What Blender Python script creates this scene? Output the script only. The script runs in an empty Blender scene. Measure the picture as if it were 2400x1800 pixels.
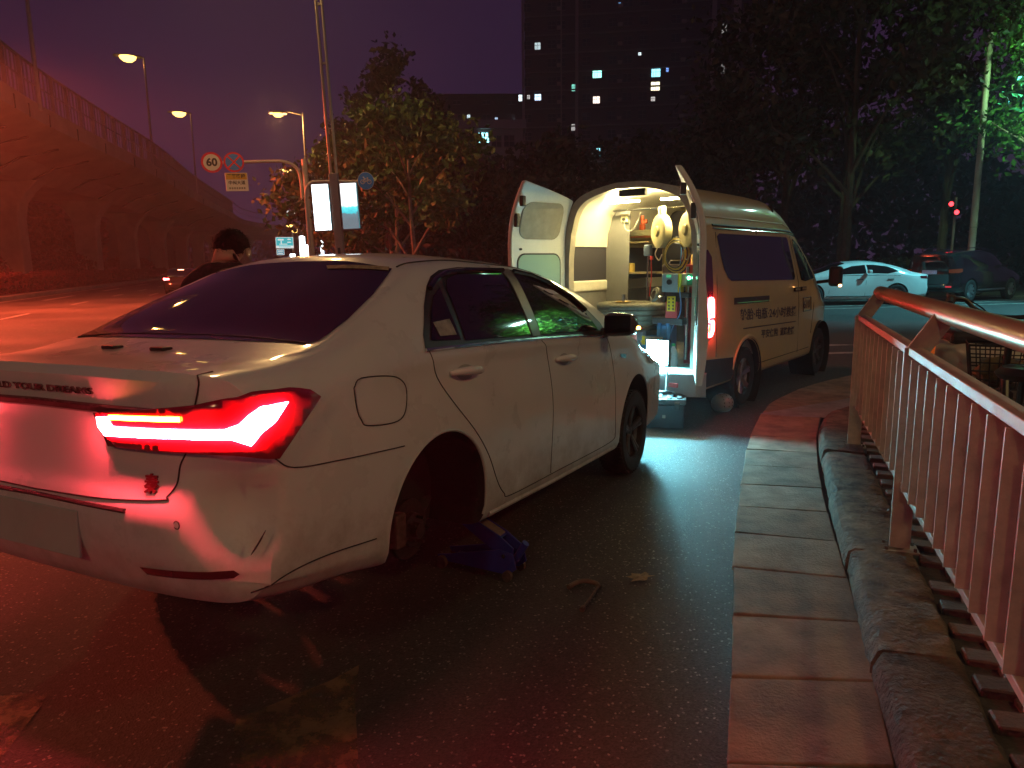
import bpy, bmesh, math, random
from mathutils import Vector, Matrix
from mathutils.bvhtree import BVHTree
from mathutils.geometry import delaunay_2d_cdt

random.seed(7)
scene = bpy.context.scene
COL = scene.collection
R = math.radians

# ------------------------------------------------------------------ camera
cam_data = bpy.data.cameras.new("camera")
cam = bpy.data.objects.new("camera", cam_data)
COL.objects.link(cam)
CAM_H, CAM_PITCH, CAM_ROLL = 1.5726, .166149, .0119716
_f = Vector((0, math.cos(CAM_PITCH), -math.sin(CAM_PITCH)))
_u0 = Vector((0, math.sin(CAM_PITCH), math.cos(CAM_PITCH)))
_r0 = Vector((1, 0, 0))
_r = _r0 * math.cos(CAM_ROLL) - _u0 * math.sin(CAM_ROLL)
_u = _u0 * math.cos(CAM_ROLL) + _r0 * math.sin(CAM_ROLL)
m = Matrix((( _r.x, _u.x, -_f.x, 0), (_r.y, _u.y, -_f.y, 0), (_r.z, _u.z, -_f.z, CAM_H), (0, 0, 0, 1)))
cam.matrix_world = m
cam_data.sensor_width = 36
cam_data.lens = 36 * 1702.39 / 2400
cam_data.clip_start = .05
cam_data.clip_end = 2000
scene.camera = cam

# ------------------------------------------------------------------ night sky
world = bpy.data.worlds.new("World")
scene.world = world
world.use_nodes = True
wn = world.node_tree.nodes; wl = world.node_tree.links
wn.clear()
w_out = wn.new("ShaderNodeOutputWorld"); w_bg = wn.new("ShaderNodeBackground")
w_tc = wn.new("ShaderNodeTexCoord"); w_sep = wn.new("ShaderNodeSeparateXYZ"); w_ramp = wn.new("ShaderNodeValToRGB")
w_noise = wn.new("ShaderNodeTexNoise"); w_mix = wn.new("ShaderNodeMix"); w_mix.data_type = 'RGBA'; w_mix.blend_type = 'MULTIPLY'
w_nr = wn.new("ShaderNodeValToRGB")
w_noise.inputs["Scale"].default_value = 2.2; w_noise.inputs["Detail"].default_value = 5
w_nr.color_ramp.elements[0].position = .3; w_nr.color_ramp.elements[0].color = (.62, .58, .70, 1)
w_nr.color_ramp.elements[1].position = .75; w_nr.color_ramp.elements[1].color = (1.1, 1.05, 1.1, 1)
# light-polluted city sky: violet glow strongest at the horizon
e = w_ramp.color_ramp.elements
e[0].position = 0; e[0].color = (.052, .027, .062, 1)
e[1].position = 1; e[1].color = (.010, .005, .016, 1)
k = e.new(.22); k.color = (.036, .016, .048, 1)
k = e.new(.5); k.color = (.018, .008, .030, 1)
wl.new(w_tc.outputs["Generated"], w_sep.inputs[0]); wl.new(w_sep.outputs["Z"], w_ramp.inputs[0])
wl.new(w_tc.outputs["Generated"], w_noise.inputs["Vector"]); wl.new(w_noise.outputs["Fac"], w_nr.inputs[0])
w_mix.inputs[0].default_value = 1
wl.new(w_ramp.outputs[0], w_mix.inputs[6]); wl.new(w_nr.outputs[0], w_mix.inputs[7])
wl.new(w_mix.outputs[2], w_bg.inputs["Color"])
w_bg.inputs["Strength"].default_value = 1.0
wl.new(w_bg.outputs[0], w_out.inputs[0])

scene.view_settings.view_transform = 'Standard'
scene.view_settings.look = 'None'
scene.view_settings.exposure = 0
scene.view_settings.gamma = 1
scene.render.engine = 'CYCLES'
cy = scene.cycles
cy.max_bounces = 5; cy.diffuse_bounces = 2; cy.glossy_bounces = 3; cy.transmission_bounces = 4
cy.volume_bounces = 0; cy.transparent_max_bounces = 8
cy.sample_clamp_indirect = 3
cy.caustics_reflective = False; cy.caustics_refractive = False
cy.use_denoising = True
try:
    cy.denoiser = 'OPENIMAGEDENOISE'
except Exception:
    pass

# ------------------------------------------------------------------ materials
MATS = {}
def lin(c):
    return tuple((v / 12.92 if v <= .04045 else ((v + .055) / 1.055) ** 2.4) for v in c)
def mat(name, color=(.5, .5, .5), rough=.5, metal=0., var=0., vscale=8., bump=0., bscale=40., rvar=0., coat=0., spec=.5, var2=None, coords="Object", emit=None, estr=0., detail=6, trans=0., alpha=1., worn=0., wscale=6.):
    if name in MATS: return MATS[name]
    M = bpy.data.materials.new(name); M.use_nodes = True
    nt = M.node_tree; n = nt.nodes; l = nt.links
    b = n["Principled BSDF"]
    b.inputs["Base Color"].default_value = (*color, 1)
    b.inputs["Roughness"].default_value = rough
    b.inputs["Metallic"].default_value = metal
    b.inputs["Specular IOR Level"].default_value = spec
    b.inputs["Coat Weight"].default_value = coat
    b.inputs["Coat Roughness"].default_value = .04
    if trans: b.inputs["Transmission Weight"].default_value = trans
    if alpha < 1: b.inputs["Alpha"].default_value = alpha
    if emit:
        b.inputs["Emission Color"].default_value = (*emit, 1); b.inputs["Emission Strength"].default_value = estr
    if var or rvar or bump:
        tc = n.new("ShaderNodeTexCoord")
        if var or rvar:
            t = n.new("ShaderNodeTexNoise"); t.inputs["Scale"].default_value = vscale; t.inputs["Detail"].default_value = detail
            t.inputs["Roughness"].default_value = .65
            l.new(tc.outputs[coords], t.inputs["Vector"])
        if var:
            r = n.new("ShaderNodeValToRGB")
            c2 = var2 or tuple(max(0, c * (1 - var)) for c in color)
            c1 = tuple(min(1, c * (1 + var * .6)) for c in color)
            r.color_ramp.elements[0].position = .3; r.color_ramp.elements[0].color = (*c2, 1)
            r.color_ramp.elements[1].position = .7; r.color_ramp.elements[1].color = (*c1, 1)
            l.new(t.outputs["Fac"], r.inputs[0]); l.new(r.outputs[0], b.inputs["Base Color"])
        if rvar:
            mr = n.new("ShaderNodeMapRange")
            mr.inputs["From Min"].default_value = .3; mr.inputs["From Max"].default_value = .7
            mr.inputs["To Min"].default_value = max(.02, rough - rvar); mr.inputs["To Max"].default_value = min(1, rough + rvar)
            l.new(t.outputs["Fac"], mr.inputs["Value"]); l.new(mr.outputs[0], b.inputs["Roughness"])
        if bump:
            t2 = n.new("ShaderNodeTexNoise"); t2.inputs["Scale"].default_value = bscale; t2.inputs["Detail"].default_value = 4
            l.new(tc.outputs[coords], t2.inputs["Vector"])
            bp = n.new("ShaderNodeBump"); bp.inputs["Strength"].default_value = bump; bp.inputs["Distance"].default_value = .02
            l.new(t2.outputs["Fac"], bp.inputs["Height"]); l.new(bp.outputs[0], b.inputs["Normal"])
    if worn:
        tc = n.new("ShaderNodeTexCoord"); tw = n.new("ShaderNodeTexNoise"); tw.inputs["Scale"].default_value = wscale; tw.inputs["Detail"].default_value = 12; tw.inputs["Roughness"].default_value = .75
        l.new(tc.outputs["Object"], tw.inputs["Vector"])
        rw = n.new("ShaderNodeValToRGB"); rw.color_ramp.elements[0].position = worn - .06; rw.color_ramp.elements[1].position = worn + .10
        l.new(tw.outputs["Fac"], rw.inputs[0]); l.new(rw.outputs[0], b.inputs["Alpha"])
    MATS[name] = M
    return M
def emis(name, color, strength):
    if name in MATS: return MATS[name]
    M = bpy.data.materials.new(name); M.use_nodes = True
    n = M.node_tree.nodes; l = M.node_tree.links; n.clear()
    o = n.new("ShaderNodeOutputMaterial"); e = n.new("ShaderNodeEmission")
    e.inputs[0].default_value = (*color, 1); e.inputs[1].default_value = strength
    l.new(e.outputs[0], o.inputs[0]); MATS[name] = M
    return M

# ------------------------------------------------------------------ mesh building
class MB:
    def __init__(s): s.v = []; s.f = []
    def add(s, vs, fs):
        o = len(s.v); s.v += [tuple(v) for v in vs]; s.f += [tuple(i + o for i in f) for f in fs]; return s
    def box(s, c, d, rot=None, taper=1.):
        x, y, z = d[0] / 2, d[1] / 2, d[2] / 2
        vs = []
        for sz, t in ((-1, 1), (1, taper)):
            for sx, sy in ((-1, -1), (1, -1), (1, 1), (-1, 1)):
                v = Vector((sx * x * t, sy * y * t, sz * z))
                if rot is not None: v = rot @ v
                vs.append(v + Vector(c))
        return s.add(vs, [(3, 2, 1, 0), (4, 5, 6, 7), (0, 1, 5, 4), (1, 2, 6, 5), (2, 3, 7, 6), (3, 0, 4, 7)])
    def cyl(s, a, b, r, r2=None, n=16, caps=True):
        a, b = Vector(a), Vector(b); r2 = r if r2 is None else r2
        d = (b - a).normalized(); q = d.to_track_quat('Z', 'Y')
        vs = []
        for p, rr in ((a, r), (b, r2)):
            for i in range(n):
                t = 2 * math.pi * i / n
                vs.append(p + q @ Vector((rr * math.cos(t), rr * math.sin(t), 0)))
        fs = [(i, (i + 1) % n, n + (i + 1) % n, n + i) for i in range(n)]
        if caps: fs += [tuple(reversed(range(n))), tuple(range(n, 2 * n))]
        return s.add(vs, fs)
    def tube(s, pts, r, n=8, closed=False, caps=True):
        pts = [Vector(p) for p in pts]; rs = r if isinstance(r, (list, tuple)) else [r] * len(pts)
        N = len(pts); vs = []; prev = None
        for i, p in enumerate(pts):
            if closed: d = pts[(i + 1) % N] - pts[i - 1]
            else: d = pts[min(i + 1, N - 1)] - pts[max(i - 1, 0)]
            d = d.normalized() if d.length > 1e-9 else Vector((0, 0, 1))
            if prev is None:
                a = Vector((0, 0, 1)) if abs(d.z) < .9 else Vector((1, 0, 0))
                x = d.cross(a).normalized()
            else:
                x = (prev - d * prev.dot(d))
                x = x.normalized() if x.length > 1e-6 else d.cross(Vector((0, 0, 1))).normalized()
            prev = x; y = d.cross(x)
            for k in range(n):
                t = 2 * math.pi * k / n
                vs.append(p + (x * math.cos(t) + y * math.sin(t)) * rs[i])
        fs = []
        for i in range(N if closed else N - 1):
            j = (i + 1) % N
            for k in range(n):
                fs.append((i * n + k, i * n + (k + 1) % n, j * n + (k + 1) % n, j * n + k))
        if caps and not closed: fs += [tuple(reversed(range(n))), tuple(range((N - 1) * n, N * n))]
        return s.add(vs, fs)
    def lathe(s, prof, o=(0, 0, 0), axis='Z', n=32):
        # prof: list of (radius, height along axis)
        o = Vector(o); vs = []; fs = []
        q = {'Z': Matrix.Identity(3), 'Y': Matrix(((1, 0, 0), (0, 0, 1), (0, -1, 0))), 'X': Matrix(((0, 0, 1), (0, 1, 0), (-1, 0, 0)))}[axis] if isinstance(axis, str) else Vector(axis).to_track_quat('Z', 'Y').to_matrix()
        for r, h in prof:
            for i in range(n):
                t = 2 * math.pi * i / n
                vs.append(o + q @ Vector((r * math.cos(t), r * math.sin(t), h)))
        for j in range(len(prof) - 1):
            for i in range(n):
                fs.append((j * n + i, j * n + (i + 1) % n, (j + 1) * n + (i + 1) % n, (j + 1) * n + i))
        return s.add(vs, fs)
    def prism(s, poly, o, ux, uy, h):
        # poly in 2D extruded along ux x uy by h
        o, ux, uy = Vector(o), Vector(ux), Vector(uy); nz = ux.cross(uy).normalized() * h
        n = len(poly)
        vs = [o + ux * a + uy * b for a, b in poly] + [o + ux * a + uy * b + nz for a, b in poly]
        fs = [tuple(reversed(range(n))), tuple(range(n, 2 * n))] + [(i, (i + 1) % n, n + (i + 1) % n, n + i) for i in range(n)]
        return s.add(vs, fs)
    def quad(s, a, b, c, d): return s.add([a, b, c, d], [(0, 1, 2, 3)])
    def mesh(s, name):
        me = bpy.data.meshes.new(name); me.from_pydata(s.v, [], s.f); me.update()
        return me
    def build(s, name, material, parent=None, smooth=False, bevel=0., **kw):
        bm = bmesh.new(); me = s.mesh(name); bm.from_mesh(me)
        bmesh.ops.recalc_face_normals(bm, faces=bm.faces); bm.to_mesh(me); bm.free()
        return obj(name, me, material, parent, smooth, bevel, **kw)
def obj(name, me, material, parent=None, smooth=False, bevel=0., segs=2, label=None):
    o = bpy.data.objects.new(name, me); COL.objects.link(o)
    if material is not None and not me.materials: me.materials.append(material)
    if smooth:
        for p in me.polygons: p.use_smooth = True
        if smooth != 'all':
            try: me.set_sharp_from_angle(angle=R(smooth if smooth is not True else 40))
            except Exception: pass
    if parent is not None: o.parent = parent
    if bevel:
        b = o.modifiers.new("bevel", 'BEVEL'); b.width = bevel; b.segments = segs; b.limit_method = 'ANGLE'
    if label: o["label"] = label
    return o
def tag(o, label=None, cat=None, group=None, kind=None):
    if label: o["label"] = label
    if cat: o["category"] = cat
    if group: o["group"] = group
    if kind: o["kind"] = kind
    return o
def thing(name, label, cat, loc=(0, 0, 0), rz=0., group=None):
    o = bpy.data.objects.new(name, None); COL.objects.link(o); o.empty_display_size = .2
    o.location = loc; o.rotation_euler = (0, 0, rz)
    return tag(o, label, cat, group)
def copy_tree(o, parent=None):
    c = o.copy(); COL.objects.link(c); c.parent = parent
    for ch in list(o.children): copy_tree(ch, c)
    return c
def frame_matrix(o, th, pitch=0., rho=0.):
    c, s = math.cos(th), math.sin(th)
    f = Vector((s * math.cos(pitch), c * math.cos(pitch), -math.sin(pitch))); l = Vector((-c, s, 0)); u = f.cross(l)
    l2 = l * math.cos(rho) - u * math.sin(rho); u2 = u * math.cos(rho) + l * math.sin(rho)
    return Matrix(((f.x, l2.x, u2.x, o[0]), (f.y, l2.y, u2.y, o[1]), (f.z, l2.z, u2.z, o[2]), (0, 0, 0, 1)))
def pchip(xs, ys, x):
    n = len(xs)
    if x <= xs[0]: return ys[0]
    if x >= xs[-1]: return ys[-1]
    h = [xs[i + 1] - xs[i] for i in range(n - 1)]; d = [(ys[i + 1] - ys[i]) / h[i] for i in range(n - 1)]
    def slope(i):
        if i == 0: return d[0]
        if i == n - 1: return d[-1]
        if d[i - 1] * d[i] <= 0: return 0
        w1 = 2 * h[i] + h[i - 1]; w2 = h[i] + 2 * h[i - 1]
        return (w1 + w2) / (w1 / d[i - 1] + w2 / d[i])
    i = max(k for k in range(n - 1) if xs[k] <= x)
    t = (x - xs[i]) / h[i]; m0, m1 = slope(i) * h[i], slope(i + 1) * h[i]
    return (2*t**3-3*t**2+1)*ys[i] + (t**3-2*t**2+t)*m0 + (-2*t**3+3*t**2)*ys[i+1] + (t**3-t**2)*m1
def spline(pts, n):
    # Catmull-Rom (centripetal-ish) through pts, n samples per span
    P = [Vector(p) for p in pts]; out = []
    for i in range(len(P) - 1):
        a = P[i - 1] if i else P[0] * 2 - P[1]; b, c = P[i], P[i + 1]
        d = P[i + 2] if i + 2 < len(P) else P[-1] * 2 - P[-2]
        for k in range(n):
            t = k / n
            out.append(.5 * ((2 * b) + (c - a) * t + (2 * a - 5 * b + 4 * c - d) * t * t + (3 * b - a - 3 * c + d) * t ** 3))
    out.append(P[-1].copy()); return out
def text_mesh(body, size, depth=.002, align='CENTER', shear=0., bold=0.):
    cu = bpy.data.curves.new("lettering", 'FONT'); cu.body = body; cu.size = size; cu.extrude = depth
    cu.align_x = align; cu.align_y = 'CENTER'; cu.shear = shear; cu.resolution_u = 3; cu.offset = bold
    o = bpy.data.objects.new("tmp_lettering", cu); COL.objects.link(o)
    dg = bpy.context.evaluated_depsgraph_get(); dg.update()
    me = bpy.data.meshes.new_from_object(o.evaluated_get(dg))
    bpy.data.objects.remove(o); bpy.data.curves.remove(cu)
    return me
def lettering(name, body, size, o, ux, uy, material, parent=None, depth=.002, align='CENTER', width=None, **kw):
    me = text_mesh(body, size, depth, align, **kw)
    ux, uy, o = Vector(ux).normalized(), Vector(uy).normalized(), Vector(o); nz = ux.cross(uy)
    sx = 1.
    if width and len(me.vertices):
        xs = [v.co.x for v in me.vertices]; sx = width / max(1e-6, max(xs) - min(xs))
    for v in me.vertices: v.co = o + ux * v.co.x * sx + uy * v.co.y + nz * v.co.z
    me.materials.clear()
    return obj(name, me, material, parent)
def bvh_of(me): 
    me.calc_loop_triangles()
    return BVHTree.FromPolygons([v.co.copy() for v in me.vertices], [tuple(p.vertices) for p in me.polygons])
def patch(bvh, outline, off=.004, step=.05, nrm=None, thick=0.):
    """surface patch: 3-D outline laid on a body, filled with a grid and pressed onto the surface"""
    P = [Vector(p) for p in outline]; c = sum(P, Vector()) / len(P)
    if nrm is None:
        nrm = Vector()
        for i in range(len(P)): nrm += (P[i] - c).cross(P[(i + 1) % len(P)] - c)
    nrm = Vector(nrm).normalized()
    h = bvh.find_nearest(c)
    if h[0] is not None and h[1].dot(nrm) < 0: nrm = -nrm
    a = Vector((0, 0, 1)) if abs(nrm.z) < .9 else Vector((1, 0, 0))
    ux = a.cross(nrm).normalized(); uy = nrm.cross(ux)
    q = [Vector(((p - c).dot(ux), (p - c).dot(uy))) for p in P]
    # resample outline
    o2 = []
    for i in range(len(q)):
        A, B = q[i], q[(i + 1) % len(q)]; k = max(1, int((B - A).length / step))
        o2 += [A.lerp(B, j / k) for j in range(k)]
    xs = [p.x for p in o2]; ys = [p.y for p in o2]
    def inside(x, y):
        r = False; n = len(o2)
        for i in range(n):
            A, B = o2[i], o2[i - 1]
            if (A.y > y) != (B.y > y) and x < (B.x - A.x) * (y - A.y) / (B.y - A.y) + A.x: r = not r
        return r
    pts = list(o2); n0 = len(o2)
    x = min(xs) + step / 2
    while x < max(xs):
        y = min(ys) + step / 2
        while y < max(ys):
            if inside(x, y) and min((Vector((x, y)) - p).length for p in o2) > step * .45: pts.append(Vector((x, y)))
            y += step
        x += step
    vo, _, fo, *_ = delaunay_2d_cdt(pts, [], [list(range(n0))], 1, 1e-5)
    vs = []
    for p in vo:
        w = c + ux * p.x + uy * p.y
        hit = bvh.ray_cast(w + nrm * .6, -nrm, 1.2)
        if hit[0] is None:
            hit = bvh.find_nearest(w)
        nn = hit[1] if hit[1].dot(nrm) > 0 else -hit[1]
        vs.append(hit[0] + nn * off)
    mb = MB(); mb.add(vs, [tuple(f) for f in fo])
    return mb
def on_surface(bvh, pts, nrm, off=0.):
    out = []; nrm = Vector(nrm)
    for p in pts:
        p = Vector(p); hit = bvh.ray_cast(p + nrm * .6, -nrm, 1.2)
        if hit[0] is None: hit = bvh.find_nearest(p)
        nn = hit[1] if hit[1].dot(nrm) > 0 else -hit[1]
        out.append(hit[0] + nn * off)
    return out
def evaluated(o):
    dg = bpy.context.evaluated_depsgraph_get(); dg.update()
    return bpy.data.meshes.new_from_object(o.evaluated_get(dg))
# ================================================================== ground
M_steel = mat("rusty_steel", (.20, .13, .10), .6, .7, var=.5, vscale=25, bump=.2, bscale=60)
def asphalt(name, base, wet=.0):
    M = bpy.data.materials.new(name); M.use_nodes = True
    n = M.node_tree.nodes; l = M.node_tree.links; b = n["Principled BSDF"]
    tc = n.new("ShaderNodeTexCoord")
    big = n.new("ShaderNodeTexNoise"); big.inputs["Scale"].default_value = .35; big.inputs["Detail"].default_value = 7
    agg = n.new("ShaderNodeTexVoronoi"); agg.inputs["Scale"].default_value = 120
    fine = n.new("ShaderNodeTexNoise"); fine.inputs["Scale"].default_value = 260; fine.inputs["Detail"].default_value = 3
    for t in (big, agg, fine): l.new(tc.outputs["Object"], t.inputs["Vector"])
    r1 = n.new("ShaderNodeValToRGB"); r1.color_ramp.elements[0].position = .35; r1.color_ramp.elements[1].position = .68
    r1.color_ramp.elements[0].color = (*[c * .62 for c in base], 1); r1.color_ramp.elements[1].color = (*[c * 1.35 for c in base], 1)
    l.new(big.outputs["Fac"], r1.inputs[0])
    r2 = n.new("ShaderNodeValToRGB"); r2.color_ramp.elements[0].color = (.45, .45, .45, 1); r2.color_ramp.elements[1].color = (1.5, 1.45, 1.4, 1); k2 = r2.color_ramp.elements.new(.86); k2.color = (1.3, 1.3, 1.25, 1); k2 = r2.color_ramp.elements.new(.90); k2.color = (5.5, 5.3, 5.0, 1); r2.color_ramp.elements[-1].color = (5.5, 5.3, 5.0, 1)
    l.new(agg.outputs["Color"], r2.inputs[0])
    mx = n.new("ShaderNodeMix"); mx.data_type = 'RGBA'; mx.blend_type = 'MULTIPLY'; mx.inputs[0].default_value = .8
    l.new(r1.outputs[0], mx.inputs[6]); l.new(r2.outputs[0], mx.inputs[7]); l.new(mx.outputs[2], b.inputs["Base Color"])
    mr = n.new("ShaderNodeMapRange"); mr.inputs["From Min"].default_value = .3; mr.inputs["From Max"].default_value = .7
    mr.inputs["To Min"].default_value = .60 - wet; mr.inputs["To Max"].default_value = .88 - wet
    l.new(big.outputs["Fac"], mr.inputs["Value"]); l.new(mr.outputs[0], b.inputs["Roughness"])
    ad = n.new("ShaderNodeMath"); ad.operation = 'ADD'; l.new(agg.outputs["Distance"], ad.inputs[0]); l.new(fine.outputs["Fac"], ad.inputs[1])
    bp = n.new("ShaderNodeBump"); bp.inputs["Strength"].default_value = .7; bp.inputs["Distance"].default_value = .005
    l.new(ad.outputs[0], bp.inputs["Height"]); l.new(bp.outputs[0], b.inputs["Normal"])
    MATS[name] = M
    return M
M_asph = asphalt("asphalt", (.055, .053, .052))
g = MB().quad((-350, -120, 0), (350, -120, 0), (350, 420, 0), (-350, 420, 0)).build("asphalt_road", M_asph); tag(g, "dark asphalt carriageway of the avenue", kind="structure")
# painted markings (4 mm sheets)
M_line = mat("worn_road_paint", (.55, .52, .46), .6, var=.55, vscale=5, var2=(.16, .15, .14), detail=10, worn=.36, wscale=9)
M_yellow_patch = mat("worn_yellow_paint", (.17, .11, .05), .65, var=.7, vscale=4, var2=(.065, .055, .045), detail=10, worn=.46, wscale=5)
def sheet(name, poly, material, z=.004, label=None):
    o = MB().add([(x, y, z) for x, y in poly], [tuple(range(len(poly)))]).build(name, material)
    return tag(o, label, kind="structure")
AL = Vector((-.317, .948)); AV = Vector((.948, .317))          # along the avenue / across it
def av(u, v): p = AL * u + AV * v; return (p.x, p.y)
def strip(name, u0, u1, v, w, label): return sheet(name, [av(u0, v - w / 2), av(u0, v + w / 2), av(u1, v + w / 2), av(u1, v - w / 2)], M_line, .004, label)
strip("road_marking", 8, 260, -11.75, .18, "solid white edge line beside the hedge kerb")
for i in range(9): strip("road_marking", 26.5 + i * 9, 29.5 + i * 9, -7.9, .15, "dashed white lane line on the avenue")
for i in range(7): strip("road_marking", 41 + i * 14, 47 + i * 14, -10.3, .28, "broad white dash next to the edge line")
for i in range(7): strip("road_marking", 44.5 + i * 12, 48 + i * 12, -6.1, .15, "thin white dash across the near lane")
sheet("road_marking", [(-1.95, 2.47), (-1.74, 2.50), (-1.66, 2.05), (-2.2, 1.8), (-2.4, 2.3)], M_yellow_patch, label="corner of a worn yellow painted box")
sheet("road_marking", [(-.98, 2.32), (-.70, 2.56), (-.62, 2.66), (-.585, 2.42), (-.46, 1.9), (-.45, 1.2), (-.86, 1.2), (-.91, 2.0)], M_yellow_patch, label="worn yellow painted block on the asphalt")
sheet("road_marking", [(5.1, 13.6), (6.35, 13.25), (5.05, 12.95)], M_line, label="white painted arrow tip before the van")
sheet("road_marking", [(4.3, 12.15), (6.6, 12.30), (6.6, 12.12), (4.3, 11.9)], M_line, label="white painted stop bar before the van")
for dy, w in ((0, .15), (1.1, .12), (3.6, .12)):
    sheet("road_marking", [(8, 22.5 + dy), (34, 28.0 + dy * 1.2), (34, 28.0 + w * 1.4 + dy * 1.2), (8, 22.5 + w + dy)], M_line, label="pale line along the side street")

M_avenue = asphalt("avenue_lit_asphalt", (.135, .115, .10), .05)  # lamp light on the lanes put into a paler asphalt colour
o = sheet("avenue_lanes", [av(6, -12.15), av(6, -4.2), av(260, -4.2), av(260, -12.15)], M_avenue, .002, "asphalt of the avenue lanes, made paler to stand in for lamp light")
# concrete gutter slabs, each a piece
slab_root = thing("gutter", None, None); tag(slab_root, "row of concrete gutter slabs along the kerb", kind="structure")
Lp = [(-.10, -.40), (.10, .25), (.30, .90), (.49, 1.48), (.66, 2.05), (.87, 2.70), (1.17, 3.67), (1.52, 4.68), (1.82, 5.53), (2.08, 6.21), (2.63, 7.44), (3.05, 8.12), (3.75, 8.95), (4.7, 9.75), (6.0, 10.6), (8.0, 11.6)]
Rp = [(.46, -.42), (.64, .22), (.82, .85), (1.00, 1.46), (1.18, 2.02), (1.40, 2.65), (1.69, 3.52), (2.03, 4.55), (2.34, 5.38), (2.60, 6.05), (3.12, 7.15), (3.52, 7.72), (4.12, 8.42), (5.0, 9.2), (6.2, 10.0), (8.1, 11.0)]
Ls = spline([(*p, 0) for p in Lp], 40); Rs = spline([(*p, 0) for p in Rp], 40)
acc = [0]
for i in range(1, len(Ls)): acc.append(acc[-1] + ((Ls[i] - Ls[i - 1]).length + (Rs[i] - Rs[i - 1]).length) / 2)
def at_len(C, s):
    for i in range(1, len(acc)):
        if acc[i] >= s:
            t = (s - acc[i - 1]) / max(1e-9, acc[i] - acc[i - 1]); return C[i - 1].lerp(C[i], t)
    return C[-1].copy()
M_slabs = [mat("gutter_concrete_%d" % i, c, .85, var=.5, vscale=5, bump=.3, bscale=70, rvar=.1, spec=.25, detail=12, coords="Object") for i, c in enumerate([(.31, .235, .17), (.35, .27, .20), (.27, .205, .15)])]
s = 0.08; rnd = random.Random(3); nslab = 0
while s < acc[-1] - .5 and nslab < 26:
    ln = .495; gap = .012
    quad = [at_len(Ls, s), at_len(Rs, s), at_len(Rs, s + ln - gap), at_len(Ls, s + ln - gap)]
    zt = [.022 + rnd.uniform(-.004, .004) for _ in range(4)]
    jit = [Vector((rnd.uniform(-.006, .006), rnd.uniform(-.004, .004), 0)) for _ in range(4)]
    top = [(q.x + j.x, q.y + j.y, z) for q, j, z in zip(quad, jit, zt)]; bot = [(q[0], q[1], -.04) for q in top]
    o = MB().add(bot + top, [(3, 2, 1, 0), (4, 5, 6, 7), (0, 1, 5, 4), (1, 2, 6, 5), (2, 3, 7, 6), (3, 0, 4, 7)]).build("slab", M_slabs[rnd.randrange(3)], slab_root, bevel=.006)
    s += ln; nslab += 1

# granite kerb stones
kerb = thing("kerb", None, None); tag(kerb, "rounded stone kerb along the pavement", kind="structure")
KF = [(.70, .55), (.92, 1.20), (1.10, 1.75), (1.23, 2.12), (1.44, 2.72), (1.74, 3.55), (2.08, 4.53), (2.38, 5.36), (2.63, 6.02), (2.84, 6.45), (3.10, 6.85), (3.5, 7.15), (4.2, 7.45), (6, 7.9), (9, 8.5), (14, 9.3)]
KB = [(.96, .48), (1.17, 1.12), (1.35, 1.66), (1.49, 2.05), (1.70, 2.63), (1.99, 3.43), (2.34, 4.42), (2.64, 5.25), (2.88, 5.88), (3.06, 6.24), (3.28, 6.58), (3.62, 6.85), (4.26, 7.16), (6.05, 7.6), (9.05, 8.2), (14.05, 9.0)]
Kf = spline([(*p, 0) for p in KF], 40); Kb = spline([(*p, 0) for p in KB], 40)
kac = [0]
for i in range(1, len(Kf)): kac.append(kac[-1] + (Kf[i] - Kf[i - 1]).length)
def kat(C, s):
    for i in range(1, len(kac)):
        if kac[i] >= s: return C[i - 1].lerp(C[i], (s - kac[i - 1]) / max(1e-9, kac[i] - kac[i - 1]))
    return C[-1].copy()
M_kerb = [mat("kerb_stone_%d" % i, c, .85, var=.7, vscale=11, bump=.9, bscale=45, rvar=.1, spec=.25) for i, c in enumerate([(.17, .125, .09), (.13, .095, .07), (.20, .15, .11)])]
s = .05; kn = 0
while s < kac[-1] - 1 and kn < 15:
    ln = 1.02; n = 14; V = []; F = []
    dz = rnd.uniform(-.008, .010); dx = rnd.uniform(-.010, .010)
    for i in range(n + 1):
        a = s + (ln - .02) * i / n; f, b = kat(Kf, a), kat(Kb, a); d = (b - f)
        prof = [(-.03 + dx, -.06), (-.025 + dx, .06), (-.012 + dx, .105), (.012, .122), (.06, .126), (d.length - .02, .124), (d.length, .110), (d.length, -.06)]
        dn = d.normalized()
        for t, z in prof: V.append((f.x + dn.x * t + rnd.uniform(-.007, .007), f.y + dn.y * t, z + dz + rnd.uniform(-.006, .006)))
    m_ = 8
    for i in range(n):
        for k in range(m_): F.append((i * m_ + k, i * m_ + (k + 1) % m_, (i + 1) * m_ + (k + 1) % m_, (i + 1) * m_ + k))
    F += [tuple(range(m_)), tuple(range(n * m_, n * m_ + m_))]
    MB().add(V, F).build("kerb_stone", M_kerb[rnd.randrange(3)], kerb, True)
    s += ln; kn += 1

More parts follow.
